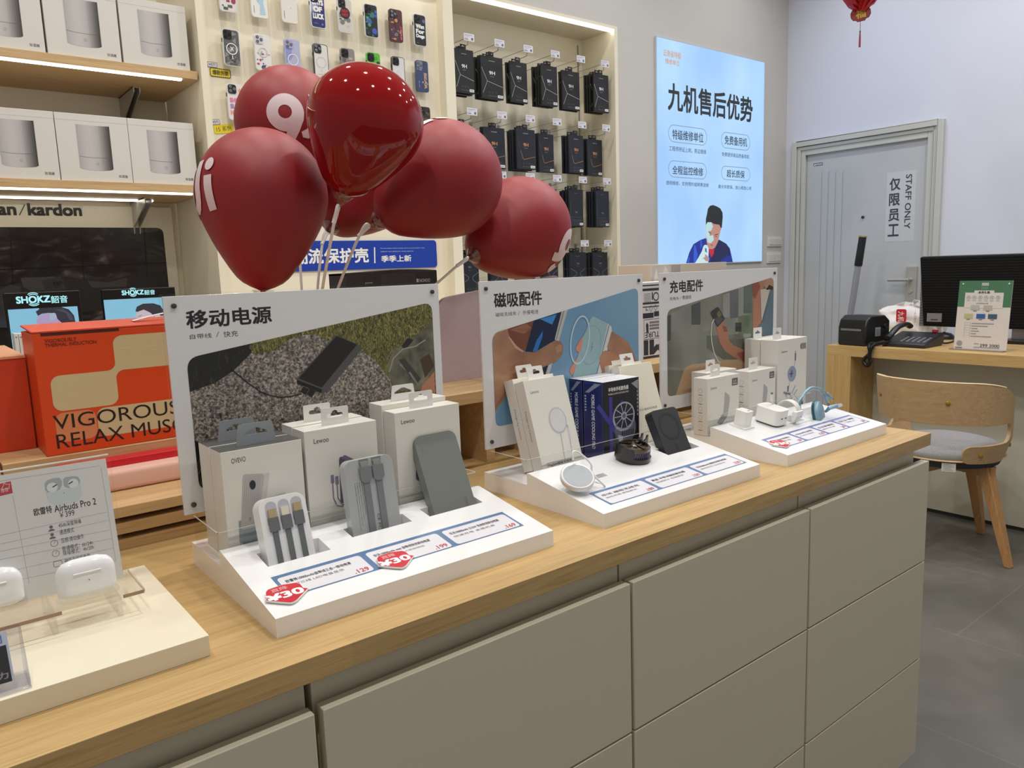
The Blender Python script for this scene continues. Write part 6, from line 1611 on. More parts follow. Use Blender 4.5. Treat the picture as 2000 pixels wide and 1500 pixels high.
for (r, c), (lab, col, kind) in specs.items():
    x = 1.109 + 0.1243 * c; z = (2.4525, 2.253, 2.051)[r]; w, h = 0.066, 0.137
    t = thing('phone_case', lab, 'phone case', (x + w / 2, 3.11, z - h), 'phone cases on the cream board')
    m = M(col, 0.3, coat=0.3)
    rim = M((216, 216, 216), 0.2, coat=0.3) if kind in ('luck', 'hot', 'green', 'dogs', 'sketch', 'facet') else (M((60, 62, 66), 0.3) if kind in ('darkrim', 'clear') else None)
    camm = {'lilac': M((166, 164, 206), 0.3), 'doodle': M((208, 206, 214), 0.3), 'bear': M((124, 130, 148), 0.3), 'pink': M((34, 34, 36), 0.3), 'cloud': M((220, 220, 222), 0.3), 'plain': M((216, 212, 208), 0.3)}.get(kind, M((26, 26, 28), 0.3))
    p, Y, cam_o = case_body(t, x, z, m, w, h, camm, rim=rim)
    lenses(t, cam_o, x, z, Y, kind in ('lilac', 'doodle', 'collage', 'bear', 'clear', 'pink'))
    if rim: p.poly(rrect(0.003, 0.003, w - 0.003, h - 0.003, 0.009), m)
    p.l = 2
    Wm = M((236, 236, 232), 0.4)
    if kind == 'sketch': blobs(p, w, h, [(90, 92, 88), (150, 60, 84), (180, 178, 170), (70, 92, 84)], 16, 3, y1=.7)
    elif kind == 'cloud': p.poly([(w * .55, h * .7), (w * .8, h * .72), (w * .75, h * .4), (w * .85, h * .1), (w * .5, h * .08), (w * .55, h * .35), (w * .35, h * .45)], M((170, 206, 226), 0.4)); p.line([(w * .16, h * .30), (w * .16, h * .12)], 0.002, GREYINK)
    elif kind == 'plain': p.line([(w * .16, h * .32), (w * .16, h * .12)], 0.002, GREYINK); p.disc(w * .6, h * .42, 0.0015, GREYINK)
    elif kind == 'luck':
        for k, s_ in enumerate(('DAYS', 'OF', 'LUCK')): p.text(s_, w * (.14 + .05 * (k == 1)), h * (.66 - .20 * k), h * .16, Wm, w=w * (.74 if k != 1 else .6), bold=0.06)
        p.text('limited', w * .2, h * .12, h * .03, M((150, 160, 210))); p.disc(w * .76, h * .12, 0.004, M((120, 130, 180)))
    elif kind == 'hot':
        blobs(p, w, h, [(120, 118, 112), (190, 188, 180), (90, 88, 84)], 12, 9); p.l = 4; p.disc(w * .5, h * .58, 0.023, BLACK); p.l = 5
        p.text('HOT', w * .5, h * .59, h * .09, M((196, 30, 40)), w=w * .46, align='c', bold=0.05); p.text('HOT', w * .5, h * .48, h * .09, M((196, 30, 40)), w=w * .46, align='c', bold=0.05)
    elif kind == 'green': blobs(p, w, h, [(46, 120, 110), (70, 84, 180), (60, 160, 110), (40, 60, 60), (60, 110, 160)], 18, 5, 0.006, 0.014)
    elif kind == 'collage': blobs(p, w, h, [(150, 52, 52), (60, 66, 90), (196, 140, 90), (120, 130, 150), (40, 30, 34)], 30, 8, 0.003, 0.008); p.l = 5; p.text('SMART', w * .92, h * .08, h * .07, M((200, 110, 110)), w=h * .42, rot=PI / 2, bold=0.04)
    elif kind == 'dogs':
        for k, s_ in enumerate(('Wan', 'For', 'Dogs')): p.text(s_, w * .16, h * (.55 - .16 * k), h * .14, Wm, w=w * .68, bold=0.05)
        p.disc(w * .82, h * .80, 0.008, M((90, 100, 130))); p.text('lovely', w * .18, h * .08, h * .035, M((150, 160, 170)))
    elif kind == 'facet':
        rnd = random.Random(4)
        for k in range(26):
            a, b_ = w * rnd.uniform(.12, .88), h * rnd.uniform(.05, .9); r_ = 0.012; an = rnd.uniform(0, 6)
            p.l = 2 + k * .05; g = rnd.choice((64, 116, 140, 80)); p.poly(clip_poly([(a + r_ * math.cos(an + q), b_ + r_ * math.sin(an + q)) for q in (0, 2, 3.6)], [(0.004, 0.004), (w - 0.004, 0.004), (w - 0.004, h - 0.004), (0.004, h - 0.004)]), M((g, g, g), 0.3))
        p.l = 4; ringmark(p, w, h, Wm, 0.47, 0.020); p.poly([(w * .5 + 0.012 * math.cos(a) * (1 if k % 2 else .35), h * .47 + 0.014 * math.sin(a) * (1 if k % 2 else .35)) for k, a in enumerate([2 * PI * q / 8 for q in range(8)])], M((206, 204, 190)))
    elif kind == 'doodle': blobs(p, w, h, [(184, 62, 62), (80, 96, 168), (60, 60, 66), (214, 150, 140), (150, 150, 200)], 22, 12, 0.002, 0.006, 0.02, .7); p.l = 4; ringmark(p, w, h, M((206, 204, 200)), .5, .017, False)
    elif kind == 'lilac': p.poly([(0.004, h * .3), (w * .5, h * .5), (w * .4, h * .75), (0.004, h * .8)], M((140, 146, 200))); p.l = 3; ringmark(p, w, h, M((226, 226, 234)), .42, .021)
    elif kind == 'clear': ringmark(p, w, h, M((196, 194, 190)), .46, .021); p.text('MAGNETIC CASE', w * .25, h * .10, 0.003, GREYINK, w=w * .5)
    elif kind == 'grey': blobs(p, w, h, [(96, 92, 88), (176, 168, 160), (70, 68, 66)], 18, 21)
    elif kind == 'lime': blobs(p, w, h, [(70, 150, 50), (40, 60, 40)], 8, 22)
    elif kind == 'darkrim': ringmark(p, w, h, M((228, 228, 230)), .46, .021)
    elif kind == 'bear': blobs(p, w, h, [(150, 160, 186), (54, 70, 150), (40, 48, 80)], 10, 30); p.l = 4; p.text('BEAR', w * .62, h * .62, h * .11, M((186, 150, 120)), w=h * .52, rot=-PI / 2, bold=0.05); p.text('like a bear', w * .2, h * .34, 0.003, Wm, w=h * .22, rot=-PI / 2)
    elif kind == 'pink':
        for k, s_ in enumerate(('SHINE', 'SUN', 'HELLO')): p.text(s_, w * .12, h * (.48 - .17 * k), h * .13, M(((224, 130, 170), (164, 130, 190), (232, 140, 130))[k]), w=w * (.76 if k != 1 else .6), bold=0.06)
        p.disc(w * .78, h * .82, 0.008, M((232, 170, 120)))
    elif kind == 'brown': blobs(p, w, h, [(30, 28, 28), (110, 80, 60), (90, 88, 86)], 16, 40, 0.006, 0.014)
    if p.b.v: p.build('case_print', t)
# yellow stickers and the blue sign on the board
def sticker(label, p0, p1, s_, rot, hot0, hot1):
    Y = 3.1395
    a, b_ = at_y(*p0, Y), at_y(*p1, Y)
    t = thing('shelf_sticker', label, 'sticker', ((a.x + b_.x) / 2, Y, (a.z + b_.z) / 2), 'yellow stickers on the case board')
    U = Vector((math.cos(rot), 0, math.sin(rot))); V = Vector((-math.sin(rot), 0, math.cos(rot)))
    w, h = b_.x - a.x, 0.033
    c = Vector(((a.x + b_.x) / 2, Y, (a.z + b_.z) / 2)); o = c - U * w / 2 - V * h / 2
    MB().plate(rrect(0, 0, w, h, 0.006), t=0.002, frame=(o, U, V)).build('sticker_face', M((232, 208, 40), 0.4), t)
    p = Print(o + (U.cross(V)) * 0.002, U, V, 0.0002)
    if rot == 0: p.line(rrect(0.0015, 0.0015, w - 0.0015, h - 0.0015, 0.005), 0.0025, INK, True)
    p.text(s_, w * .12, h * .22, h * .56, INK, w=w * .76, bold=0.02 if rot == 0 else 0); 
    hz0 = h + 0.002
    p.rect(-0.006, hz0, w * .36, hz0 + 0.018, M((226, 226, 226))); p.l = 2; p.text('HOT!', -0.002, hz0 + 0.004, 0.010, M((60, 66, 120)), w=w * .32, bold=0.02); p.line([(-.006, hz0), (w * .36, hz0), (w * .36, hz0 + .018), (-.006, hz0 + .018)], 0.0015, M((60, 66, 120)), True)
    p.build('sticker_print', t)
sticker('yellow sticker with a black border on the board, above the balloons', (410, 143.5), (450, 142), '爆款热销', 0.0, 0, 0)
sticker('tilted yellow sticker reading 15, on the board beside the balloons', (418, 257), (456, 247), '15 系列', 0.14, 0, 0)
t = thing('wall_sign', 'blue sign with white Chinese lettering below the phone cases', 'sign', (1.6, 3.14, 1.38))
MB().plate(rrect(1.10, 1.319, 2.063, 1.447, 0.016), t=0.006, frame=((0, 3.1395, 0), (1, 0, 0), (0, 0, 1))).build('sign_board', M((22, 58, 160), 0.3, coat=0.2), t)
p = Print((1.10, 3.1335, 1.319), (1, 0, 0), (0, 0, 1), 0.0003)
p.ptext('保护壳', (634, 515), (719, 484), WHITE, bold=0.025)
u0 = p.uv(634, 515); u1 = p.uv(719, 484); sw = (u1[0] - u0[0]) / 3
p.text('个性潮流', u0[0] - sw * 4.0, u0[1], u1[1] - u0[1], WHITE, w=sw * 3.95, bold=0.025)
p.pline([(732, 513), (731.5, 484)], 0.006, WHITE)
p.ptext('季季上新', (745, 512), (803, 498), WHITE, bold=0.02)
p.ptext('Personalized and trendy phone protection case', (743, 486.5), (829, 483), M((190, 200, 230))); p.ptext('Launch new products every quarter', (744, 493), (808, 489), M((190, 200, 230)))
p.build('sign_print', t)
# ================================================================ HANGING PACKS IN THE NICHE
WIRE = M((168, 164, 154), 0.3, metal=0.7, name='hook_wire')
HX = [2.276 + 0.1835 * k for k in range(6)]
rows = [  # tag height, then per hook: pack width, front Y, count (0 = none)
    (2.391, [(0.112, 3.125, 4), (0.137, 3.150, 3), (0.112, 3.168, 2), (0.112, 3.132, 4), (0.128, 3.165, 2), (0.116, 3.120, 4)], 'Y'),
    (2.053, [(0.118, 3.165, 3), (0.135, 3.152, 2), (0.124, 3.128, 4), (0.106, 3.170, 2), (0.108, 3.135, 3), (0.116, 3.178, 2)], 'gold'),
    (1.765, [(0.110, 3.150, 2), (0.110, 3.150, 2), (0.110, 3.150, 3), (0.108, 3.150, 3), (0.105, 3.140, 4), (0.105, 3.125, 4)], 'plain'),
    (1.424, [(0.110, 3.150, 3), (0.110, 3.150, 2), (0.110, 3.150, 2), (0.108, 3.160, 2), (0.122, 3.140, 3), (0.118, 3.150, 3)], 'X')]
PK = M((22, 23, 25), 0.42, name='black_card'); PKN = M((26, 30, 40), 0.42, name='ink_card'); SIL = M((168, 170, 170), 0.3); GLD = M((176, 128, 72), 0.3, metal=0.3)
def make_pack(w, style):
    """one flat hanging pack with its top front corner line at the origin"""
    h, d = 0.200, 0.0125
    t = thing('protector_pack', 'x', 'hanging pack', (0, 0, 0))
    body = PK if style == 'Y' else PKN
    MB().box(-w / 2, w / 2, 0, d, -h, 0).build('pack_card', body, t, bevel=0.0008)
    tw = 0.034
    MB().plate(round_poly([(-tw / 2, -0.001), (tw / 2, -0.001), (tw / 2, 0.024), (-tw / 2, 0.024)], [0, 0, 0.003, 0.003]), [[(a * .8, b * .8 + 0.014) for a, b in SLOT]], 0.001, frame=((0, d * 0.5, 0), (1, 0, 0), (0, 0, 1))).build('hang_tab', M((24, 24, 26), 0.3), t)
    p = Print((-w / 2, 0, -h), (1, 0, 0), (0, 0, 1), 0.0003)
    c = GLD if style == 'gold' else SIL
    Wt = M((206, 206, 204), 0.4) if style in ('Y', 'gold') else M((120, 124, 128), 0.4)
    p.text('Lewoo', w * .5, h * .885, h * .022, Wt, w=w * .26, align='c', bold=0.01)
    hc = M((220, 224, 226), 0.4) if style == 'Y' else (M((206, 138, 84), 0.4) if style == 'gold' else M((120, 120, 122), 0.4))
    yy = {'Y': .57, 'gold': .57, 'plain': .36, 'X': .66}[style]; k9 = 1 if style in ('Y', 'gold') else .6
    p.text('9H', w * .5, h * yy, h * .085 * k9, hc, w=w * .27 * k9, align='c', bold=0.02); p.text('FULL GLASS', w * .5, h * (yy - .05), h * .012, Wt, w=w * .16, align='c')
    if style == 'Y':
        p.line([(w * .03, h * .72), (w * .27, h * .41)], 0.0022, c); p.line([(w * .27, h * .41), (w * .98, h * .30)], 0.0022, c); p.line([(w * .27, h * .41), (w * .06, h * .12)], 0.0022, c)
    elif style == 'gold':
        p.line([(w * .05, h * .80), (w * .30, h * .28)], 0.001, M((90, 96, 110))); p.line([(w * .22, h * .45), (w * .32, h * .27), (w * .40, h * .245), (w * .98, h * .33)], 0.0024, c)
    elif style == 'X':
        g = M((116, 122, 128), 0.3); p.line([(0.004, h * .56), (w * .38, h * .46), (w * .42, h * .42), (w * .38, h * .38), (0.004, h * .28)], 0.002, g); p.line([(w * .98, h * .56), (w * .66, h * .45), (w * .62, h * .41), (w * .66, h * .36), (w * .98, h * .24)], 0.002, g)
    else:
        g = M((84, 92, 102), 0.3); p.line([(w * .1, h * .7), (w * .1, h * .25), (w * .9, h * .25)], 0.0014, g); p.rr(w * .02, h * .06, w * .98, h * .22, 0.003, M((34, 38, 48), 0.4)); p.l = 2; p.text('ARMOR GLASS', w * .2, h * .165, h * .02, g, w=w * .6); p.l = 1
    for k in range(3 if style == 'Y' else 4): p.line(oval(w * (.36 + .15 * k), h * .145, 0.0035, n=8), 0.0008, M((110, 108, 104)), True)
    p.text('iPhone 15 Pro Max', w * .32, h * .055, h * .02, M((140, 138, 134), 0.4), w=w * .42); p.rr(w * .73, h * .035, w * .97, h * .10, 0.001, M((222, 222, 220), 0.4)); p.l = 2; p.rect(w * .77, h * .06, w * .93, h * .075, GREYINK)
    p.build('printed_front', t)
    return t
def make_hook():
    t = thing('display_hook', 'x', 'hook', (0, 0, 0))
    L = NY - 3.10
    MB().tube([(-0.004, NY - 3.09 - 0.001, 0.0), (-0.004, 0.004, 0.0)], 0.0014, 7).build('tag_wire', WIRE, t)
    MB().tube(smooth_pts([(-0.004, NY - 3.09 - 0.001, -0.034), (-0.004, 0.030, -0.034), (-0.004, 0.010, -0.028), (-0.004, 0.004, -0.018)]), 0.0016, 7).build('pack_wire', WIRE, t)
    MB().box(-0.012, 0.006, NY - 3.09 - 0.003, NY - 3.09 - 0.0004, -0.05, 0.01).build('back_plate', WIRE, t)
    a = MB().box(-0.030, 0.030, -0.001, 0.001, -0.018, 0.016).build('price_label', M((218, 218, 226), 0.35), t, label='white price label')
    p = Print((-0.030, -0.001, -0.018), (1, 0, 0), (0, 0, 1), 0.0003)
    p.rect(0.004, 0.026, 0.050, 0.028, M((150, 150, 168))); p.rect(0.004, 0.021, 0.036, 0.0225, M((170, 170, 184))); p.rect(0.004, 0.005, 0.024, 0.009, M((120, 120, 136))); p.rect(0.042, 0.005, 0.053, 0.016, M((96, 96, 112))); p.rect(0.004, 0.014, 0.022, 0.0155, M((190, 130, 140)))
    po = p.build('label_print', t); po.parent = a
    return t
hook0 = make_hook(); first_hook = True
protos = {}
POS = ('first', 'second', 'third', 'fourth', 'fifth', 'sixth'); ROWN = ('top', 'second', 'third', 'bottom')
DEPTH = ('front', 'second', 'third', 'rearmost')
for r, (zt, hooks, style) in enumerate(rows):
    for k, (w, Yf, n) in enumerate(hooks):
        hx = HX[k]
        if r == 2: hx -= 0.004 * (5 - k)
        lab = f'wire hook with white price label, {POS[k]} from left, {ROWN[r]} row of packs'
        if first_hook: h_ = hook0; h_.location = (hx, 3.09, zt); h_['label'] = lab; h_['group'] = 'hooks in the pack niche'; first_hook = False
        else: dup(hook0, (hx, 3.09, zt), lab, 'hooks in the pack niche')
        dz = -0.034 - 0.0135
        for j in range(n):
            key = (round(w, 3), style)
            dep = DEPTH[j] if not (j == n - 1 and n > 1) else 'rearmost'
            gl_ = {'Y': 'black pack with a silver forked line', 'gold': 'dark pack with gold lettering', 'plain': 'plain ink-dark pack', 'X': 'dark pack with facing silver chevrons'}[style]
            lab = f'{gl_}, {dep} on the {POS[k]} hook, {ROWN[r]} row'
            loc = (hx - 0.006 + 0.003 * ((j * 7 + k) % 3 - 1) - 0.0, Yf + 0.022 * j, zt + dz - 0.003 * ((j + k) % 2))
            if key not in protos:
                protos[key] = make_pack(w, style); o = protos[key]; o.location = loc; o['label'] = lab; o['group'] = 'hanging packs in the niche'
            else: dup(protos[key], loc, lab, 'hanging packs in the niche')
# ================================================================ SERVICE DESK
DX, DZ1, DZ0, DYE = 3.73, 0.853, 0.801, 2.06
dk = thing('service_desk', 'oak waterfall desk with a cream front, in front of the staff door', 'desk', (4.1, 1.3, 0))
MB().box(DX, 4.55, 0.2, DYE, DZ0, DZ1).build('desktop', OAKY, dk, bevel=0.001)
MB().box(DX, 4.55, 1.93, DYE, 0, DZ0).build('end_panel', OAKZ, dk, bevel=0.001)
MB().box(3.977, 3.995, 0.2, 1.93, 0.02, DZ0).build('modesty_panel', M((206, 202, 186), 0.5, grain=0.01, gscale=20), dk)
MB().box(3.985, 3.99, 0.2, 1.93, 0.0, 0.02).build('plinth', M((50, 48, 46)), dk)
BP = M((22, 23, 24), 0.4, grain=0.04, gscale=200, name='black_plastic'); BP2 = M((34, 35, 37), 0.35, name='dark_plastic')
ZD = DZ1 + 0.0005
# label printer
a, b_ = at_z(1636, 673, ZD), at_z(1690, 677, ZD)
ang = math.atan2(b_.y - a.y, b_.x - a.x); Lw = (b_ - a).length
t = thing('label_printer', 'black label printer at the left end of the oak desk', 'printer', a)
U = (b_ - a).normalized(); D = Vector((0, 0, 1)).cross(U); 
if D.x < 0: D = -D
q = lambda x, y, z: a + U * x + D * y + Vector((0, 0, z))
HP = 0.150
prof = [(0, 0), (0, HP * .62), (0.012, HP * .86), (0.045, HP), (0.16, HP * 0.98), (0.20, HP * .80), (0.20, 0)]
b = MB(); n = len(prof)
b.add([q(0, y, z) for y, z in prof] + [q(Lw, y, z) for y, z in prof], [(i, (i + 1) % n, (i + 1) % n + n, i + n) for i in range(n)] + [tuple(range(n)), tuple(range(2 * n - 1, n - 1, -1))])
b.build('housing', BP, t, bevel=0.008)
p = Print(q(0, -0.0005, 0), U, (0, 0, 1), 0.0006)
p.rr(Lw * .10, HP * .50, Lw * .84, HP * .57, 0.003, M((120, 118, 114), 0.3)); p.rr(Lw * .07, HP * .20, Lw * .9, HP * .46, 0.004, BP2); p.l = 2
for k in range(12): p.rect(Lw * (.12 + .062 * k), HP * .22, Lw * (.12 + .062 * k) + .002, HP * .44, M((16, 16, 17)))
p.build('label_slot', t)
p = Print(q(Lw + 0.0006, 0, 0), D, (0, 0, 1), 0.0006); p.rect(0.075, 0.045, 0.120, 0.090, M((140, 140, 138), 0.4)); p.l = 2
for k in range(4): p.rect(0.079, 0.052 + 0.008 * k, 0.116, 0.054 + 0.008 * k, M((96, 96, 96)))
p.build('rating_label', t)
MB().tube([q(Lw + 0.001, 0.155, HP * .62), q(Lw + 0.012, 0.155, HP * .62)], 0.012, 14).build('side_latch', BP2, t)
# rod with a black grip
A = at_x(1657, 640, 4.75); B = at_x(1670.5, 519, 4.75); Cc = at_x(1685, 463, 4.75); 
dirn = (Cc - A).normalized(); A0 = A - dirn * ((A.z - 0.001) / dirn.z)
t = thing('grip_rod', 'grey metal rod with a black grip, standing behind the label printer', 'rod', A0)
Bm = A0 + dirn * ((B - A0).dot(dirn))
MB().tube([A0, Bm], 0.019, 16).build('rod', M((168, 172, 180), 0.3, metal=0.5), t, smooth=40)
Ce = A0 + dirn * ((Cc - A0).dot(dirn))
MB().tube([Bm, Bm + (Ce - Bm) * .04, Bm + (Ce - Bm) * .5, Ce], [0.022, 0.024, 0.023, 0.0225], 18).build('grip', M((20, 26, 24), 0.55), t, smooth=40)
MB().tube([Ce, Ce + dirn * 0.007], 0.025, 18).build('end_cap', M((170, 146, 96), 0.35, metal=0.3), t, smooth=40)
MB().lathe([(0.09, 0), (0.09, 0.012), (0.03, 0.03)], A0, 24).build('foot', BP, t, smooth=40)
# desk telephone
c0 = at_z(1722, 676, ZD); c1 = at_z(1806, 681, ZD)
U = (c1 - c0).normalized(); Lw = (c1 - c0).length; D = Vector((0, 0, 1)).cross(U)
if D.x < 0: D = -D
q = lambda x, y, z: c0 + U * x + D * y + Vector((0, 0, z))
t = thing('telephone', 'black desk telephone with a coiled cord hanging over the desk edge', 'telephone', c0)
DP = 0.20
b = MB()
prof = [(0, 0), (0, 0.018), (0.02, 0.024), (DP, 0.062), (DP, 0.02), (DP * .9, 0)]
n = len(prof)
b.add([q(0, y, z) for y, z in prof] + [q(Lw, y, z) for y, z in prof], [(i, (i + 1) % n, (i + 1) % n + n, i + n) for i in range(n)] + [tuple(range(n)), tuple(range(2 * n - 1, n - 1, -1))])
b.build('base', BP2, t, bevel=0.005)
SLp = Vector((0, 0, 1)) * (0.038 / DP) + D; SLp.normalize()
p = Print(q(0, 0.02, 0.0245), U, SLp, 0.0008)
p.rr(Lw * .60, DP * .58, Lw * .95, DP * .80, 0.003, M((126, 142, 140), 0.3)); p.build('display', t)
kb = MB()
for i in range(5):
    for j in range(4):
        o = q(Lw * (.36 + .13 * i), 0.030 + 0.021 * j, 0.0262 + 0.19 * 0.021 * j)
        kb.add([o + U * x_ + SLp * y_ + Vector((0, 0, z_)) for x_, y_, z_ in ((0, 0, 0), (.012, 0, 0), (.012, .012, 0), (0, .012, 0), (.001, .001, .003), (.011, .001, .003), (.011, .011, .003), (.001, .011, .003))], [(4, 5, 6, 7), (0, 1, 5, 4), (1, 2, 6, 5), (2, 3, 7, 6), (3, 0, 4, 7)])
kb.build('keypad', M((120, 122, 126), 0.4), t)
hp = [q(Lw * .10, 0.010, 0.040), q(Lw * .10, 0.040, 0.052), q(Lw * .13, 0.10, 0.088), q(Lw * .16, 0.17, 0.098), q(Lw * .18, 0.205, 0.085)]
MB().tube(smooth_pts(hp), [0.018] * 4 + [0.016] * 16 + [0.018] * 5, 12, flat=0.75).build('handset', BP2, t, smooth=50)
MB().tube([q(Lw * .80, DP * .97, 0.062), q(Lw * .80, DP * .97, 0.073)], 0.014, 16).build('red_button', M((170, 30, 36), 0.35), t, smooth=40)
cc = at_x(1697, 672, DX - 0.012); e1 = at_x(1699, 690, DX - 0.012); e2 = at_x(1694, 712, DX - 0.012)
path = smooth_pts([q(Lw * .06, 0.006, 0.022), q(-0.02, -0.01, 0.012), Vector((DX - 0.006, cc.y, ZD + 0.012)), Vector((DX - 0.015, e1.y, e1.z)), Vector((DX - 0.014, e2.y + .02, e2.z + .02)), Vector((DX - 0.014, e2.y, e2.z - 0.006)), Vector((DX - 0.022, e2.y - .02, e2.z + .02)), Vector((DX - 0.026, e1.y - .005, e1.z - 0.01)), Vector((DX - 0.008, cc.y - .02, ZD + 0.010)), q(0.03, 0.02, 0.020)], 24)
coil = []
for i, pt in enumerate(path):
    d = (path[min(i + 1, len(path) - 1)] - path[max(i - 1, 0)]).normalized(); a_ = d.cross(Vector((0.3, 0.9, 0.2))).normalized(); b2 = d.cross(a_)
    for s_ in range(5):
        tt = (i * 5 + s_) * 2 * PI / 7.5
        coil.append(pt + d * 0.0006 * s_ + (a_ * math.cos(tt) + b2 * math.sin(tt)) * 0.0075)
MB().tube(coil, 0.0022, 5).build('coiled_cord', M((20, 20, 20), 0.4), t, smooth=60)
# crumpled white bag
t0, t1 = at_x(1700, 668, 4.30), at_x(1828, 668, 4.30)
t = thing('carrier_bag', 'crumpled white bag with a red square, behind the telephone', 'bag', Vector((4.36, (t0.y + t1.y) / 2, ZD)))
b = MB(); n, mrow = 40, 16; vs = []; fs = []
yL, yR = t0.y, t1.y; rnd = random.Random(5)
ztop = at_x(1760, 590, 4.30).z - ZD
for i in range(mrow + 1):
    v = i / mrow
    for k in range(n):
        th = 2 * PI * k / n
        ex = math.copysign(abs(math.cos(th)) ** .5, math.cos(th)); ey = math.copysign(abs(math.sin(th)) ** .7, math.sin(th))
        sq = 1 - 0.10 * v - (0.65 * max(0, (v - .86) / .14) ** 2)
        dep = 0.075 * (1 - 0.55 * v) * (1 - 0.9 * max(0, (v - .86) / .14))
        wob = 0.010 * math.sin(5 * th + 7 * v) + 0.008 * math.sin(9 * th - 13 * v + 1) + rnd.uniform(-.004, .004)
        if i == 0: wob = 0
        hgt = ztop * (v * (0.93 + 0.10 * math.cos(th - 2.4)))
        vs.append(Vector((4.38 + (dep + wob) * ey, (yL + yR) / 2 + ((yL - yR) / 2 * sq + wob) * ex, ZD + hgt + (0.006 * math.sin(7 * th) * v))))
for i in range(mrow):
    for k in range(n):
        k2 = (k + 1) % n; fs.append((i * n + k, i * n + k2, (i + 1) * n + k2, (i + 1) * n + k))
fs.append(tuple(range(n - 1, -1, -1))); fs.append(tuple(range(mrow * n, mrow * n + n)))
b.add(vs, fs); b.build('bag_body', M((228, 224, 220), 0.5, name='white_bag_film'), t, smooth=80)
p = Print((4.288, t0.y, ZD), (0, -1, 0), (0, 0, 1), 0.001)
u0, v0 = p.uv(1750, 629); u1, v1 = p.uv(1771, 604)
p.rr(u0, v0, u1, v1, 0.01, M((190, 34, 50), 0.4)); p.l = 2; p.text('九机', u0 + .01, v1 - .012, (u1 - u0) * .62, M((236, 214, 214)), w=(v1 - v0) * .8, rot=-PI / 2, bold=.02)
p.text('一站式数码', u1 + 0.04, v1, 0.012, GREYINK, w=v1 - v0, rot=-PI / 2)
p.build('bag_print', t)
# monitor seen from behind
X_ = 4.24
A = at_x(1797, 503, X_); Bb = at_x(1803, 636, X_); Cr = at_x(2010, 493, X_)
t = thing('monitor', 'black computer monitor seen from behind, on the oak desk', 'monitor', Vector((4.30, (A.y + Cr.y) / 2 - 0.1, ZD)))
yl, yr = A.y, A.y - 0.58
MB().add([(X_, yl, A.z), (X_, yr, A.z), (X_, yr, Bb.z), (X_, Bb.y, Bb.z), (X_ + .035, yl + .004, A.z + .004), (X_ + .035, yr, A.z + .004), (X_ + .035, yr, Bb.z - .004), (X_ + .035, Bb.y + .004, Bb.z - .004)], [(0, 3, 2, 1), (4, 5, 6, 7), (0, 1, 5, 4), (1, 2, 6, 5), (2, 3, 7, 6), (3, 0, 4, 7)]).build('rear_shell', M((6, 6, 8), 0.6, spec=0.2, name='monitor_black'), t, bevel=0.004)
MB().box(X_ + 0.036, X_ + 0.046, yr, yl + 0.006, Bb.z - 0.006, A.z + 0.006).build('bezel', M((120, 120, 124), 0.3), t, bevel=0.002)
p = Print((X_, yl, Bb.z), (0, -1, 0), (0, 0, 1), 0.0006)
for k in range(26): p.rect(0.012, 0.012 + 0.0135 * k, 0.57, 0.0145 + 0.0135 * k, M((17, 17, 19), 0.4))
p.l = 2; u0, v0 = p.uv(1810, 628); u1, v1 = p.uv(1840, 612); p.rect(u0, v0, u1, v1, M((128, 126, 124), 0.4)); p.l = 3; p.rect(u0 + .02, v0 + .008, u1 - .02, v0 + .014, M((60, 60, 60)))
p.build('ridges_and_label', t)
ys = at_x(1992, 660, 4.27).y
MB().box(4.262, 4.300, ys - 0.06, ys + 0.035, ZD + 0.015, Bb.z + 0.03).build('stand_neck', M((136, 136, 142), 0.3, metal=0.6), t, bevel=0.004)
MB().box(4.19, 4.42, ys - 0.12, ys + 0.055, ZD, ZD + 0.018).build('stand_foot', BP, t, bevel=0.004)
# tower of white box behind the monitor with the mouse before it
m0 = at_z(1846, 662, ZD)
t = thing('computer_mouse', 'dark computer mouse under the monitor edge', 'mouse', m0)
MB().lathe([(0.034, 0), (0.036, 0.008), (0.033, 0.020), (0.022, 0.032), (0.0, 0.037)], m0, 24, sq=1.25).build('mouse_shell', M((38, 40, 44), 0.35), t, smooth=60)
MB().lathe([(0.006, 0), (0.006, 0.012), (0.004, 0.014)], m0 + Vector((-0.015, 0.0, 0.026)), 12).build('scroll_wheel', BP, t, smooth=50)
cp = [at_z(1815, 668, ZD + .004), at_z(1828, 667, ZD + .004), at_z(1845, 670, ZD + .004), at_z(1858, 668, ZD + .004), at_z(1866, 664, ZD + .004)]
tag(MB().tube(smooth_pts(cp), 0.004, 8).build('power_cable', M((24, 24, 24), 0.5), smooth=60), 'black cable lying on the desk between the telephone and the card stand', 'cable')
# upright card stand
c0, c1 = at_z(1862, 682, ZD), at_z(1965, 688, ZD)
U = (c1 - c0).normalized(); Wc = (c1 - c0).length
Vc = Vector((0, 0, 1)); 
if True:
    top = at_x(1868, 548, c0.x + 0.02); Hc = top.z - ZD
N = U.cross(Vc)
t = thing('card_stand', 'green and white membership card stand in front of the monitor', 'card stand', c0)
tl = 0.10
Vt = (Vc * math.cos(tl) - N * math.sin(tl) * 1.0).normalized(); N2 = U.cross(Vt)
MB().plate([(0, 0.006), (Wc, 0.006), (Wc, Hc), (0, Hc)], t=0.003, frame=(c0 + N2 * -0.003, U, Vt)).build('card', M((214, 206, 200), 0.35, coat=0.3), t)
MB().plate([(-0.012, -0.0), (Wc - 0.01, -0.0), (Wc - 0.01, 0.006), (-0.012, 0.006)], t=0.05, frame=(c0 - N * 0.03, U, Vc)).build('foot', M((150, 140, 132), 0.2), t)
p = Print(c0, U, Vt, 0.0005)
GRN = M((70, 116, 86), 0.4); GT = M((96, 94, 92), 0.45)
def R_(x0, y0, x1, y1, m): p.rect(Wc * x0, Hc * (1 - y1), Wc * x1, Hc * (1 - y0), m)
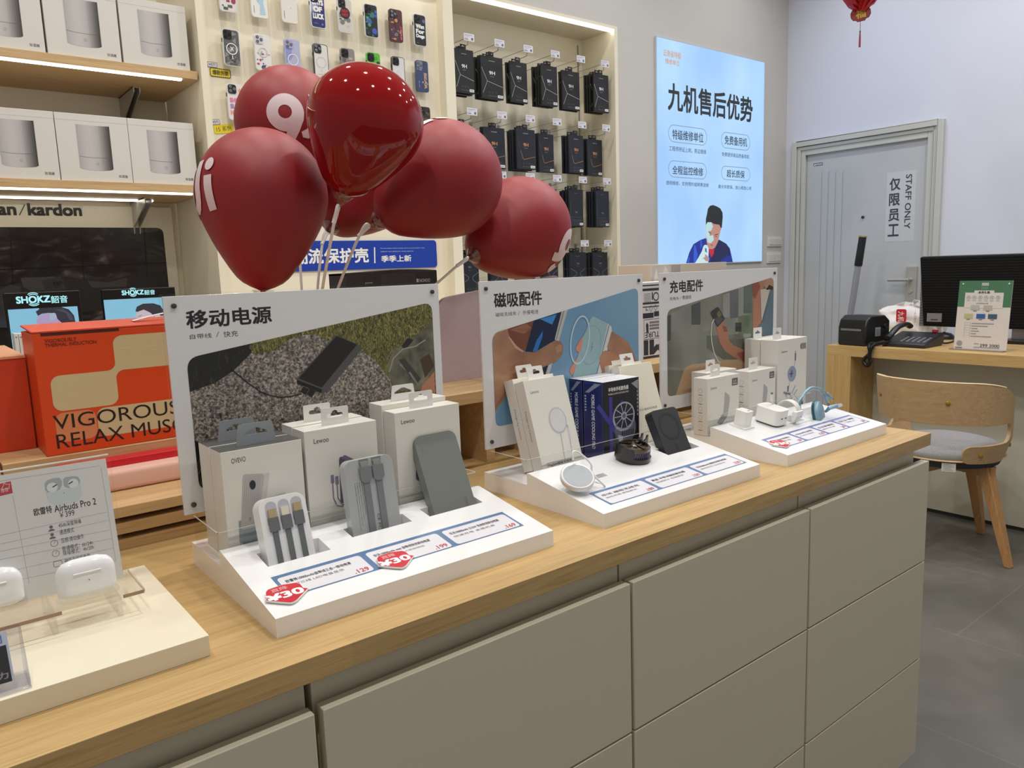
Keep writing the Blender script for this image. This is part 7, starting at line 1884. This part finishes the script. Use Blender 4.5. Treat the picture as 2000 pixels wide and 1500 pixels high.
g = lambda x: (x - 490) / 790; k_ = lambda y: (y - 358) / 975
R_(0, 0, 1, k_(725), GRN); p.l = 2
R_(g(595), k_(525), g(1165), k_(740), M((214, 206, 200), 0.35)); R_(g(730), k_(495), g(1025), k_(530), M((214, 206, 200), 0.35)); p.l = 3
def T_(s_, x0, y0, x1, y1, m, bold=0.0): p.text(s_, Wc * x0, Hc * (1 - y1), Hc * (y1 - y0), m, w=Wc * (x1 - x0), bold=bold)
T_('3000', g(830), k_(388), g(935), k_(430), M((220, 224, 220)), .02); T_('HONOR MALL', g(830), k_(445), g(930), k_(456), M((170, 190, 176))); T_('九机会员服务', g(825), k_(465), g(930), k_(478), M((170, 190, 176)))
T_('-会员礼遇-', g(780), k_(504), g(972), k_(538), INK, .02)
for i, x in enumerate((652, 740, 828, 914, 1000, 1088)):
    p.line(oval(Wc * g(x), Hc * (1 - k_(595)), Wc * .036, n=16), 0.0012, GT, True); R_(g(x - 28), k_(634), g(x + 28), k_(642), M((170, 164, 160))); R_(g(x - 10), k_(590), g(x + 10), k_(600), GT)
T_('会员等级权益', g(775), k_(664), g(955), k_(684), GT)
for x0, y0, c in ((698, 700, (178, 178, 176)), (888, 700, (178, 172, 160)), (610, 820, (186, 178, 134)), (795, 820, (52, 92, 160)), (968, 820, (66, 88, 104))):
    R_(g(x0), k_(y0), g(x0 + 132), k_(y0 + 66), M(c, 0.35)); R_(g(x0 + 40), k_(y0 + 76), g(x0 + 92), k_(y0 + 84), GT)
for i in range(6):
    y = 942 + 36 * i; R_(g(630), k_(y), g(715), k_(y + 2), M((170, 164, 160))); R_(g(735), k_(y + 8), g(735 + (330, 245, 95, 120, 80, 310)[i]), k_(y + 17), M((140, 134, 130)))
p.line([(Wc * g(630), Hc * (1 - k_(942))), (Wc * g(630), Hc * (1 - k_(1150)))], 0.001, M((170, 164, 160))); p.line([(Wc * g(717), Hc * (1 - k_(942))), (Wc * g(717), Hc * (1 - k_(1150)))], 0.001, M((170, 164, 160)))
p.disc(Wc * g(575), Hc * (1 - k_(1240)), Wc * .055, M((150, 146, 142))); R_(g(515), k_(1296), g(622), k_(1306), GT)
T_('299 3000', g(890), k_(1236), g(1175), k_(1276), INK); T_('服务热线', g(800), k_(1230), g(875), k_(1246), GT); R_(g(798), k_(1282), g(1175), k_(1290), M((150, 144, 140)))
p.build('card_print', t)
for i, x in enumerate((550, 1230)):
    MB().lathe([(0.004, 0), (0.004, 0.003), (0, 0.004)], c0 + U * (Wc * g(x)) + Vt * (Hc * (1 - k_(405))), 12, N2).build('screw_cap', M((210, 210, 206), 0.3, metal=0.5), t)
# ================================================================ CHAIR
d = Vector((0.35, 0.23, 0)).normalized(); CC = Vector((3.535, 1.385, 0)); lt = Vector((-d.y, d.x, 0))
ch = thing('armchair', 'oak horseshoe-backed chair with a grey cushion, facing the service desk', 'chair', CC)
WC = wood('chair_oak', (200, 168, 126), (192, 158, 115), (176, 142, 100), 'Y'); WL = wood('chair_leg_oak', (196, 148, 98), (182, 134, 86), (160, 114, 70), 'Z')
L3 = lambda x, y, z: CC + d * x + lt * y + Vector((0, 0, z))      # x forward, y to its left
FAB = noise_mat('grey_fabric', ((0.35, (142, 142, 144)), (0.6, (168, 167, 168)), (0.8, (188, 186, 186))), (1, 1, 1), 420, 3, 0.85)
SR = 0.225
b = MB(); n = 48; vs = []; fs = []
for r, z in ((0.0, 0.512), (0.08, 0.510), (0.14, 0.504), (0.19, 0.492), (0.215, 0.476), (0.222, 0.462), (0.216, 0.448), (0.0, 0.446)):
    for k in range(n):
        a = 2 * PI * k / n; vs.append(L3(max(r, 0.0005) * math.cos(a), max(r, 0.0005) * math.sin(a), z))
for i in range(7):
    for k in range(n):
        k2 = (k + 1) % n; fs.append((i * n + k, i * n + k2, (i + 1) * n + k2, (i + 1) * n + k))
b.add(vs, fs); b.build('seat_cushion', FAB, ch, smooth=60)
MB().lathe([(0.0, 0.438), (0.226, 0.440), (0.230, 0.444), (0.226, 0.4475), (0.0, 0.4475)], CC, 48).build('seat_rim', WC, ch, smooth=40)
MB().lathe([(0.0, 0.408), (0.205, 0.410), (0.218, 0.438), (0.0, 0.4385)], CC, 48).build('seat_underside', M((56, 58, 64), 0.8), ch, smooth=40)
# curved back: a C-shaped ply sheet bent round the seat, its lower arms returning along the seat edge
RB = 0.268; K = RB * PI / 180
half = [(0, 0.787), (50, 0.779), (84, 0.745), (108, 0.670), (113, 0.560), (112, 0.440), (92, 0.436), (40, 0.440), (40, 0.516), (86, 0.522), (93, 0.560), (90, 0.602), (50, 0.604), (0, 0.606)]
rr_ = [0, 0.1, 0.07, 0.06, 0.05, 0.035, 0.02, 0.036, 0.036, 0.018, 0.02, 0.02, 0.05, 0]
full = [(-t_, z) for t_, z in half[::-1]][1:-1]
pts = [(t_ * K, z) for t_, z in half] + [(t_ * K, z) for t_, z in full]
rad_ = rr_ + rr_[::-1][1:-1]
outl = round_poly(pts, rad_, 8)
bm = bmesh.new(); vv = [bm.verts.new((x, y, 0)) for x, y in outl]
for q3 in tessellate_polygon([[Vector((x, y, 0)) for x, y in outl]]):
    try: bm.faces.new([vv[i] for i in q3])
    except ValueError: pass
for _ in range(6):
    es = [e for e in bm.edges if e.calc_length() > 0.025]
    if not es: break
    bmesh.ops.subdivide_edges(bm, edges=es, cuts=1); bmesh.ops.triangulate(bm, faces=bm.faces)
bm.verts.index_update()
SHY = math.radians(-38)          # the shell sits turned a little on the seat
def bend(u, z, off):
    t_ = u / RB; fl = 0.035 * max(0, (z - 0.55) / 0.23) * max(0.0, math.cos(t_))
    r = (RB - off + fl) * (1 - 0.10 * max(0, (abs(math.degrees(t_)) - 60) / 56)) - 0.030 * max(0, (0.53 - z) / 0.1)
    a = PI + t_ + SHY
    return L3(r * math.cos(a), r * math.sin(a), z)
co = [(v.co.x, v.co.y) for v in bm.verts]; tri = [tuple(v.index for v in f.verts) for f in bm.faces]
bed = [tuple(v.index for v in e.verts) for e in bm.edges if len(e.link_faces) == 1]; bm.free()
n_ = len(co)
b = MB(); b.add([bend(u, z, 0) for u, z in co] + [bend(u, z, 0.014) for u, z in co], tri + [tuple(i + n_ for i in f[::-1]) for f in tri] + [(i, j, j + n_, i + n_) for i, j in bed])
b.build('backrest', WC, ch, smooth=50)
PALE = M((226, 204, 164), 0.5, name='pale_ply_edge')
top = [(t_ * K, (0.787 - 0.008 * (abs(t_) / 50) ** 2) if abs(t_) <= 50 else 0.779 - 0.034 * ((abs(t_) - 50) / 34) ** 1.3) for t_ in range(-76, 77, 4)]
MB().tube([bend(u, z, 0.007) for u, z in top], 0.0058, 8, flat=0.6).build('ply_edge', PALE, ch, smooth=60)
BRS = M((176, 136, 50), 0.35, metal=0.5)
for t_, z in ((-38, 0.70), (26, 0.70), (56, 0.478), (100, 0.50), (-56, 0.478)):
    c_ = bend(t_ * K, z, -0.0005); e_ = bend(t_ * K, z, -0.02) - c_
    MB().lathe([(0.009, 0), (0.009, 0.003), (0.005, 0.005), (0, 0.005)], c_, 16, e_.normalized()).build('brass_plug', BRS, ch, smooth=40)
for sx_ in (-1, 1):
    for sy_ in (-1, 1):
        f0 = L3(0.21 * sx_, 0.21 * sy_, 0.0); t0 = L3(0.125 * sx_, 0.125 * sy_, 0.41)
        b = MB(); vs = []
        e1_, e2_ = (d * sx_ + lt * sy_).normalized(), (d * sx_ - lt * sy_).normalized()
        for c_, s1, s2 in ((f0, 0.013, 0.016), (t0, 0.024, 0.026)):
            vs += [c_ + e1_ * s1 + e2_ * s2, c_ + e1_ * s1 - e2_ * s2, c_ - e1_ * s1 - e2_ * s2, c_ - e1_ * s1 + e2_ * s2]
        b.add(vs, [(0, 1, 2, 3), (4, 7, 6, 5), (0, 4, 5, 1), (1, 5, 6, 2), (2, 6, 7, 3), (3, 7, 4, 0)])
        b.build('leg', WL, ch, bevel=0.004)
b = MB()
for (xa, ya, xb, yb) in ((-0.15, -0.15, 0.15, 0.15), (-0.15, 0.15, 0.15, -0.15)):
    A_, B_ = L3(xa, ya, 0), L3(xb, yb, 0); dr = (B_ - A_).normalized(); nn = Vector((-dr.y, dr.x, 0)) * 0.017
    zz_ = (0.366, 0.410) if xa * ya > 0 else (0.368, 0.4095)
    b.add([A_ - nn + Vector((0, 0, zz_[0])), A_ + nn + Vector((0, 0, zz_[0])), B_ + nn + Vector((0, 0, zz_[0])), B_ - nn + Vector((0, 0, zz_[0])), A_ - nn + Vector((0, 0, zz_[1])), A_ + nn + Vector((0, 0, zz_[1])), B_ + nn + Vector((0, 0, zz_[1])), B_ - nn + Vector((0, 0, zz_[1]))], [(0, 3, 2, 1), (4, 5, 6, 7), (0, 1, 5, 4), (1, 2, 6, 5), (2, 3, 7, 6), (3, 0, 4, 7)])
b.build('cross_frame', WL, ch)
a = math.atan2(0, 1)
wl_ = at_x(1850, 903, 3.42)
rad = (Vector((wl_.x, wl_.y, 0)) - CC); rad.z = 0; rad.normalize(); tg = Vector((-rad.y, rad.x, 0))
o = CC + rad * 0.219 + Vector((0, 0, 0.400))
p = Print(o - tg * 0.0 , -tg if (-tg).dot(CR) > 0 else tg, (0, 0, 1), 0.0004)
MB().plate([(-0.026, 0), (0.026, 0), (0.026, 0.036), (-0.026, 0.036)], t=0.001, frame=(o, p.u, Vector((0, 0, 1)))).build('fabric_label', M((222, 220, 216), 0.6), ch, label='white sewn label')
p.o = o + p.n * 0.001
for k in range(6): p.rect(-0.020, 0.004 + 0.005 * k, 0.018 - 0.006 * (k % 3), 0.0055 + 0.005 * k, M((150, 148, 146)))
p.build('label_print', ch)
# ================================================================ RED LANTERN ORNAMENT
LX, LY = 3.9, 0
lc = at_x(1681, 25, LX); LY = lc.y
lt_ = thing('lantern_ornament', 'red paper lantern ornament with a gold charm and tassel, hanging at the top', 'ornament', Vector((LX, LY, CEIL)))
RD = M((196, 16, 26), 0.55, name='red_paper'); DRD = M((96, 16, 16), 0.4); GDC = M((188, 158, 40), 0.4)
zb = at_x(1681, 14, LX).z
b = MB(); view = (Vector((LX, LY, 0)) - Vector((CAM.x, CAM.y, 0))).normalized(); sd = Vector((view.y, -view.x, 0))
for k in range(14):
    a = 2 * PI * k / 14
    e = view * math.cos(a) + sd * math.sin(a); g_ = Vector((-e.y, e.x, 0))
    pts = []
    for i in range(7):
        u = i / 6; r = 0.015 + 0.115 * math.sin(u * PI * 0.62); z = zb - 0.01 + 0.20 * u + 0.015 * math.sin(u * PI * 3 + k)
        wv = 0.034 * math.sin(PI * min(u + .12, 1)) + 0.006
        pts.append((Vector((LX, LY, z)) + e * r, wv))
    vs = []
    for c_, wv in pts: vs += [c_ - g_ * wv, c_ + e * 0.010, c_ + g_ * wv]
    vs2 = [v + e * 0.001 + Vector((0, 0, 0.0015)) for v in vs]; m_ = len(vs)
    fs = []
    for i in range(6):
        for j in range(2): fs.append((i * 3 + j, i * 3 + j + 1, i * 3 + j + 4, i * 3 + j + 3)); fs.append((m_ + i * 3 + j, m_ + i * 3 + j + 3, m_ + i * 3 + j + 4, m_ + i * 3 + j + 1))
    b.add(vs + vs2, fs)
b.build('paper_petals', RD, lt_, smooth=60)
MB().tube([(LX, LY, zb - 0.005), (LX, LY, CEIL)], 0.0016, 6).build('hanging_cord', RD, lt_)
cc = at_x(1681, 27, LX); cw_ = 0.047; chh = 0.040
U = sd; V = Vector((0, 0, 1)) * math.cos(0.0); o = Vector((LX, LY, cc.z))
outl = [(-.020, .036), (.020, .036), (.022, .028), (.036, .026), (.046, .010), (.046, -.010), (.036, -.026), (.022, -.028), (.019, -.036), (-.019, -.036), (-.022, -.028), (-.036, -.026), (-.046, -.010), (-.046, .010), (-.036, .026), (-.022, .028)]
rt = 0.10
U2 = U * math.cos(rt) + V * math.sin(rt); V2 = -U * math.sin(rt) + V * math.cos(rt)
MB().plate(round_poly(outl, 0.004, 3), t=0.004, frame=(o, U2, V2)).build('charm', DRD, lt_, label='dark red charm with a gold character')
p = Print(o + U2.cross(V2) * 0.004, U2, V2, 0.0004); p.poly(round_poly([(a * .93, b * .92) for a, b in outl], 0.003, 3), M((126, 16, 14), 0.4)); p.l = 2; p.text('福', 0, -0.021, 0.042, GDC, w=0.046, align='c', bold=0.02); p.disc(0, 0.030, 0.003, M((226, 200, 190))); p.build('charm_print', lt_)
z1_ = at_x(1679, 40, LX).z; z2_ = at_x(1679, 61, LX).z; z3_ = at_x(1679, 92, LX).z
MB().tube([(LX, LY, z1_), (LX, LY, z2_)], 0.0014, 6).build('thread', M((110, 60, 70), 0.5), lt_)
MB().lathe([(0.0, 0.004), (0.0035, 0.0), (0.0035, -0.004), (0.0, -0.008)], (LX, LY, z2_), 12).build('bead', M((60, 30, 40), 0.3), lt_, smooth=50)
MB().tube([(LX, LY, z2_ - 0.006), (LX, LY, z2_ - 0.03), (LX, LY, z3_)], [0.003, 0.0045, 0.005], 10).build('tassel', M((140, 40, 66), 0.7), lt_, smooth=50)
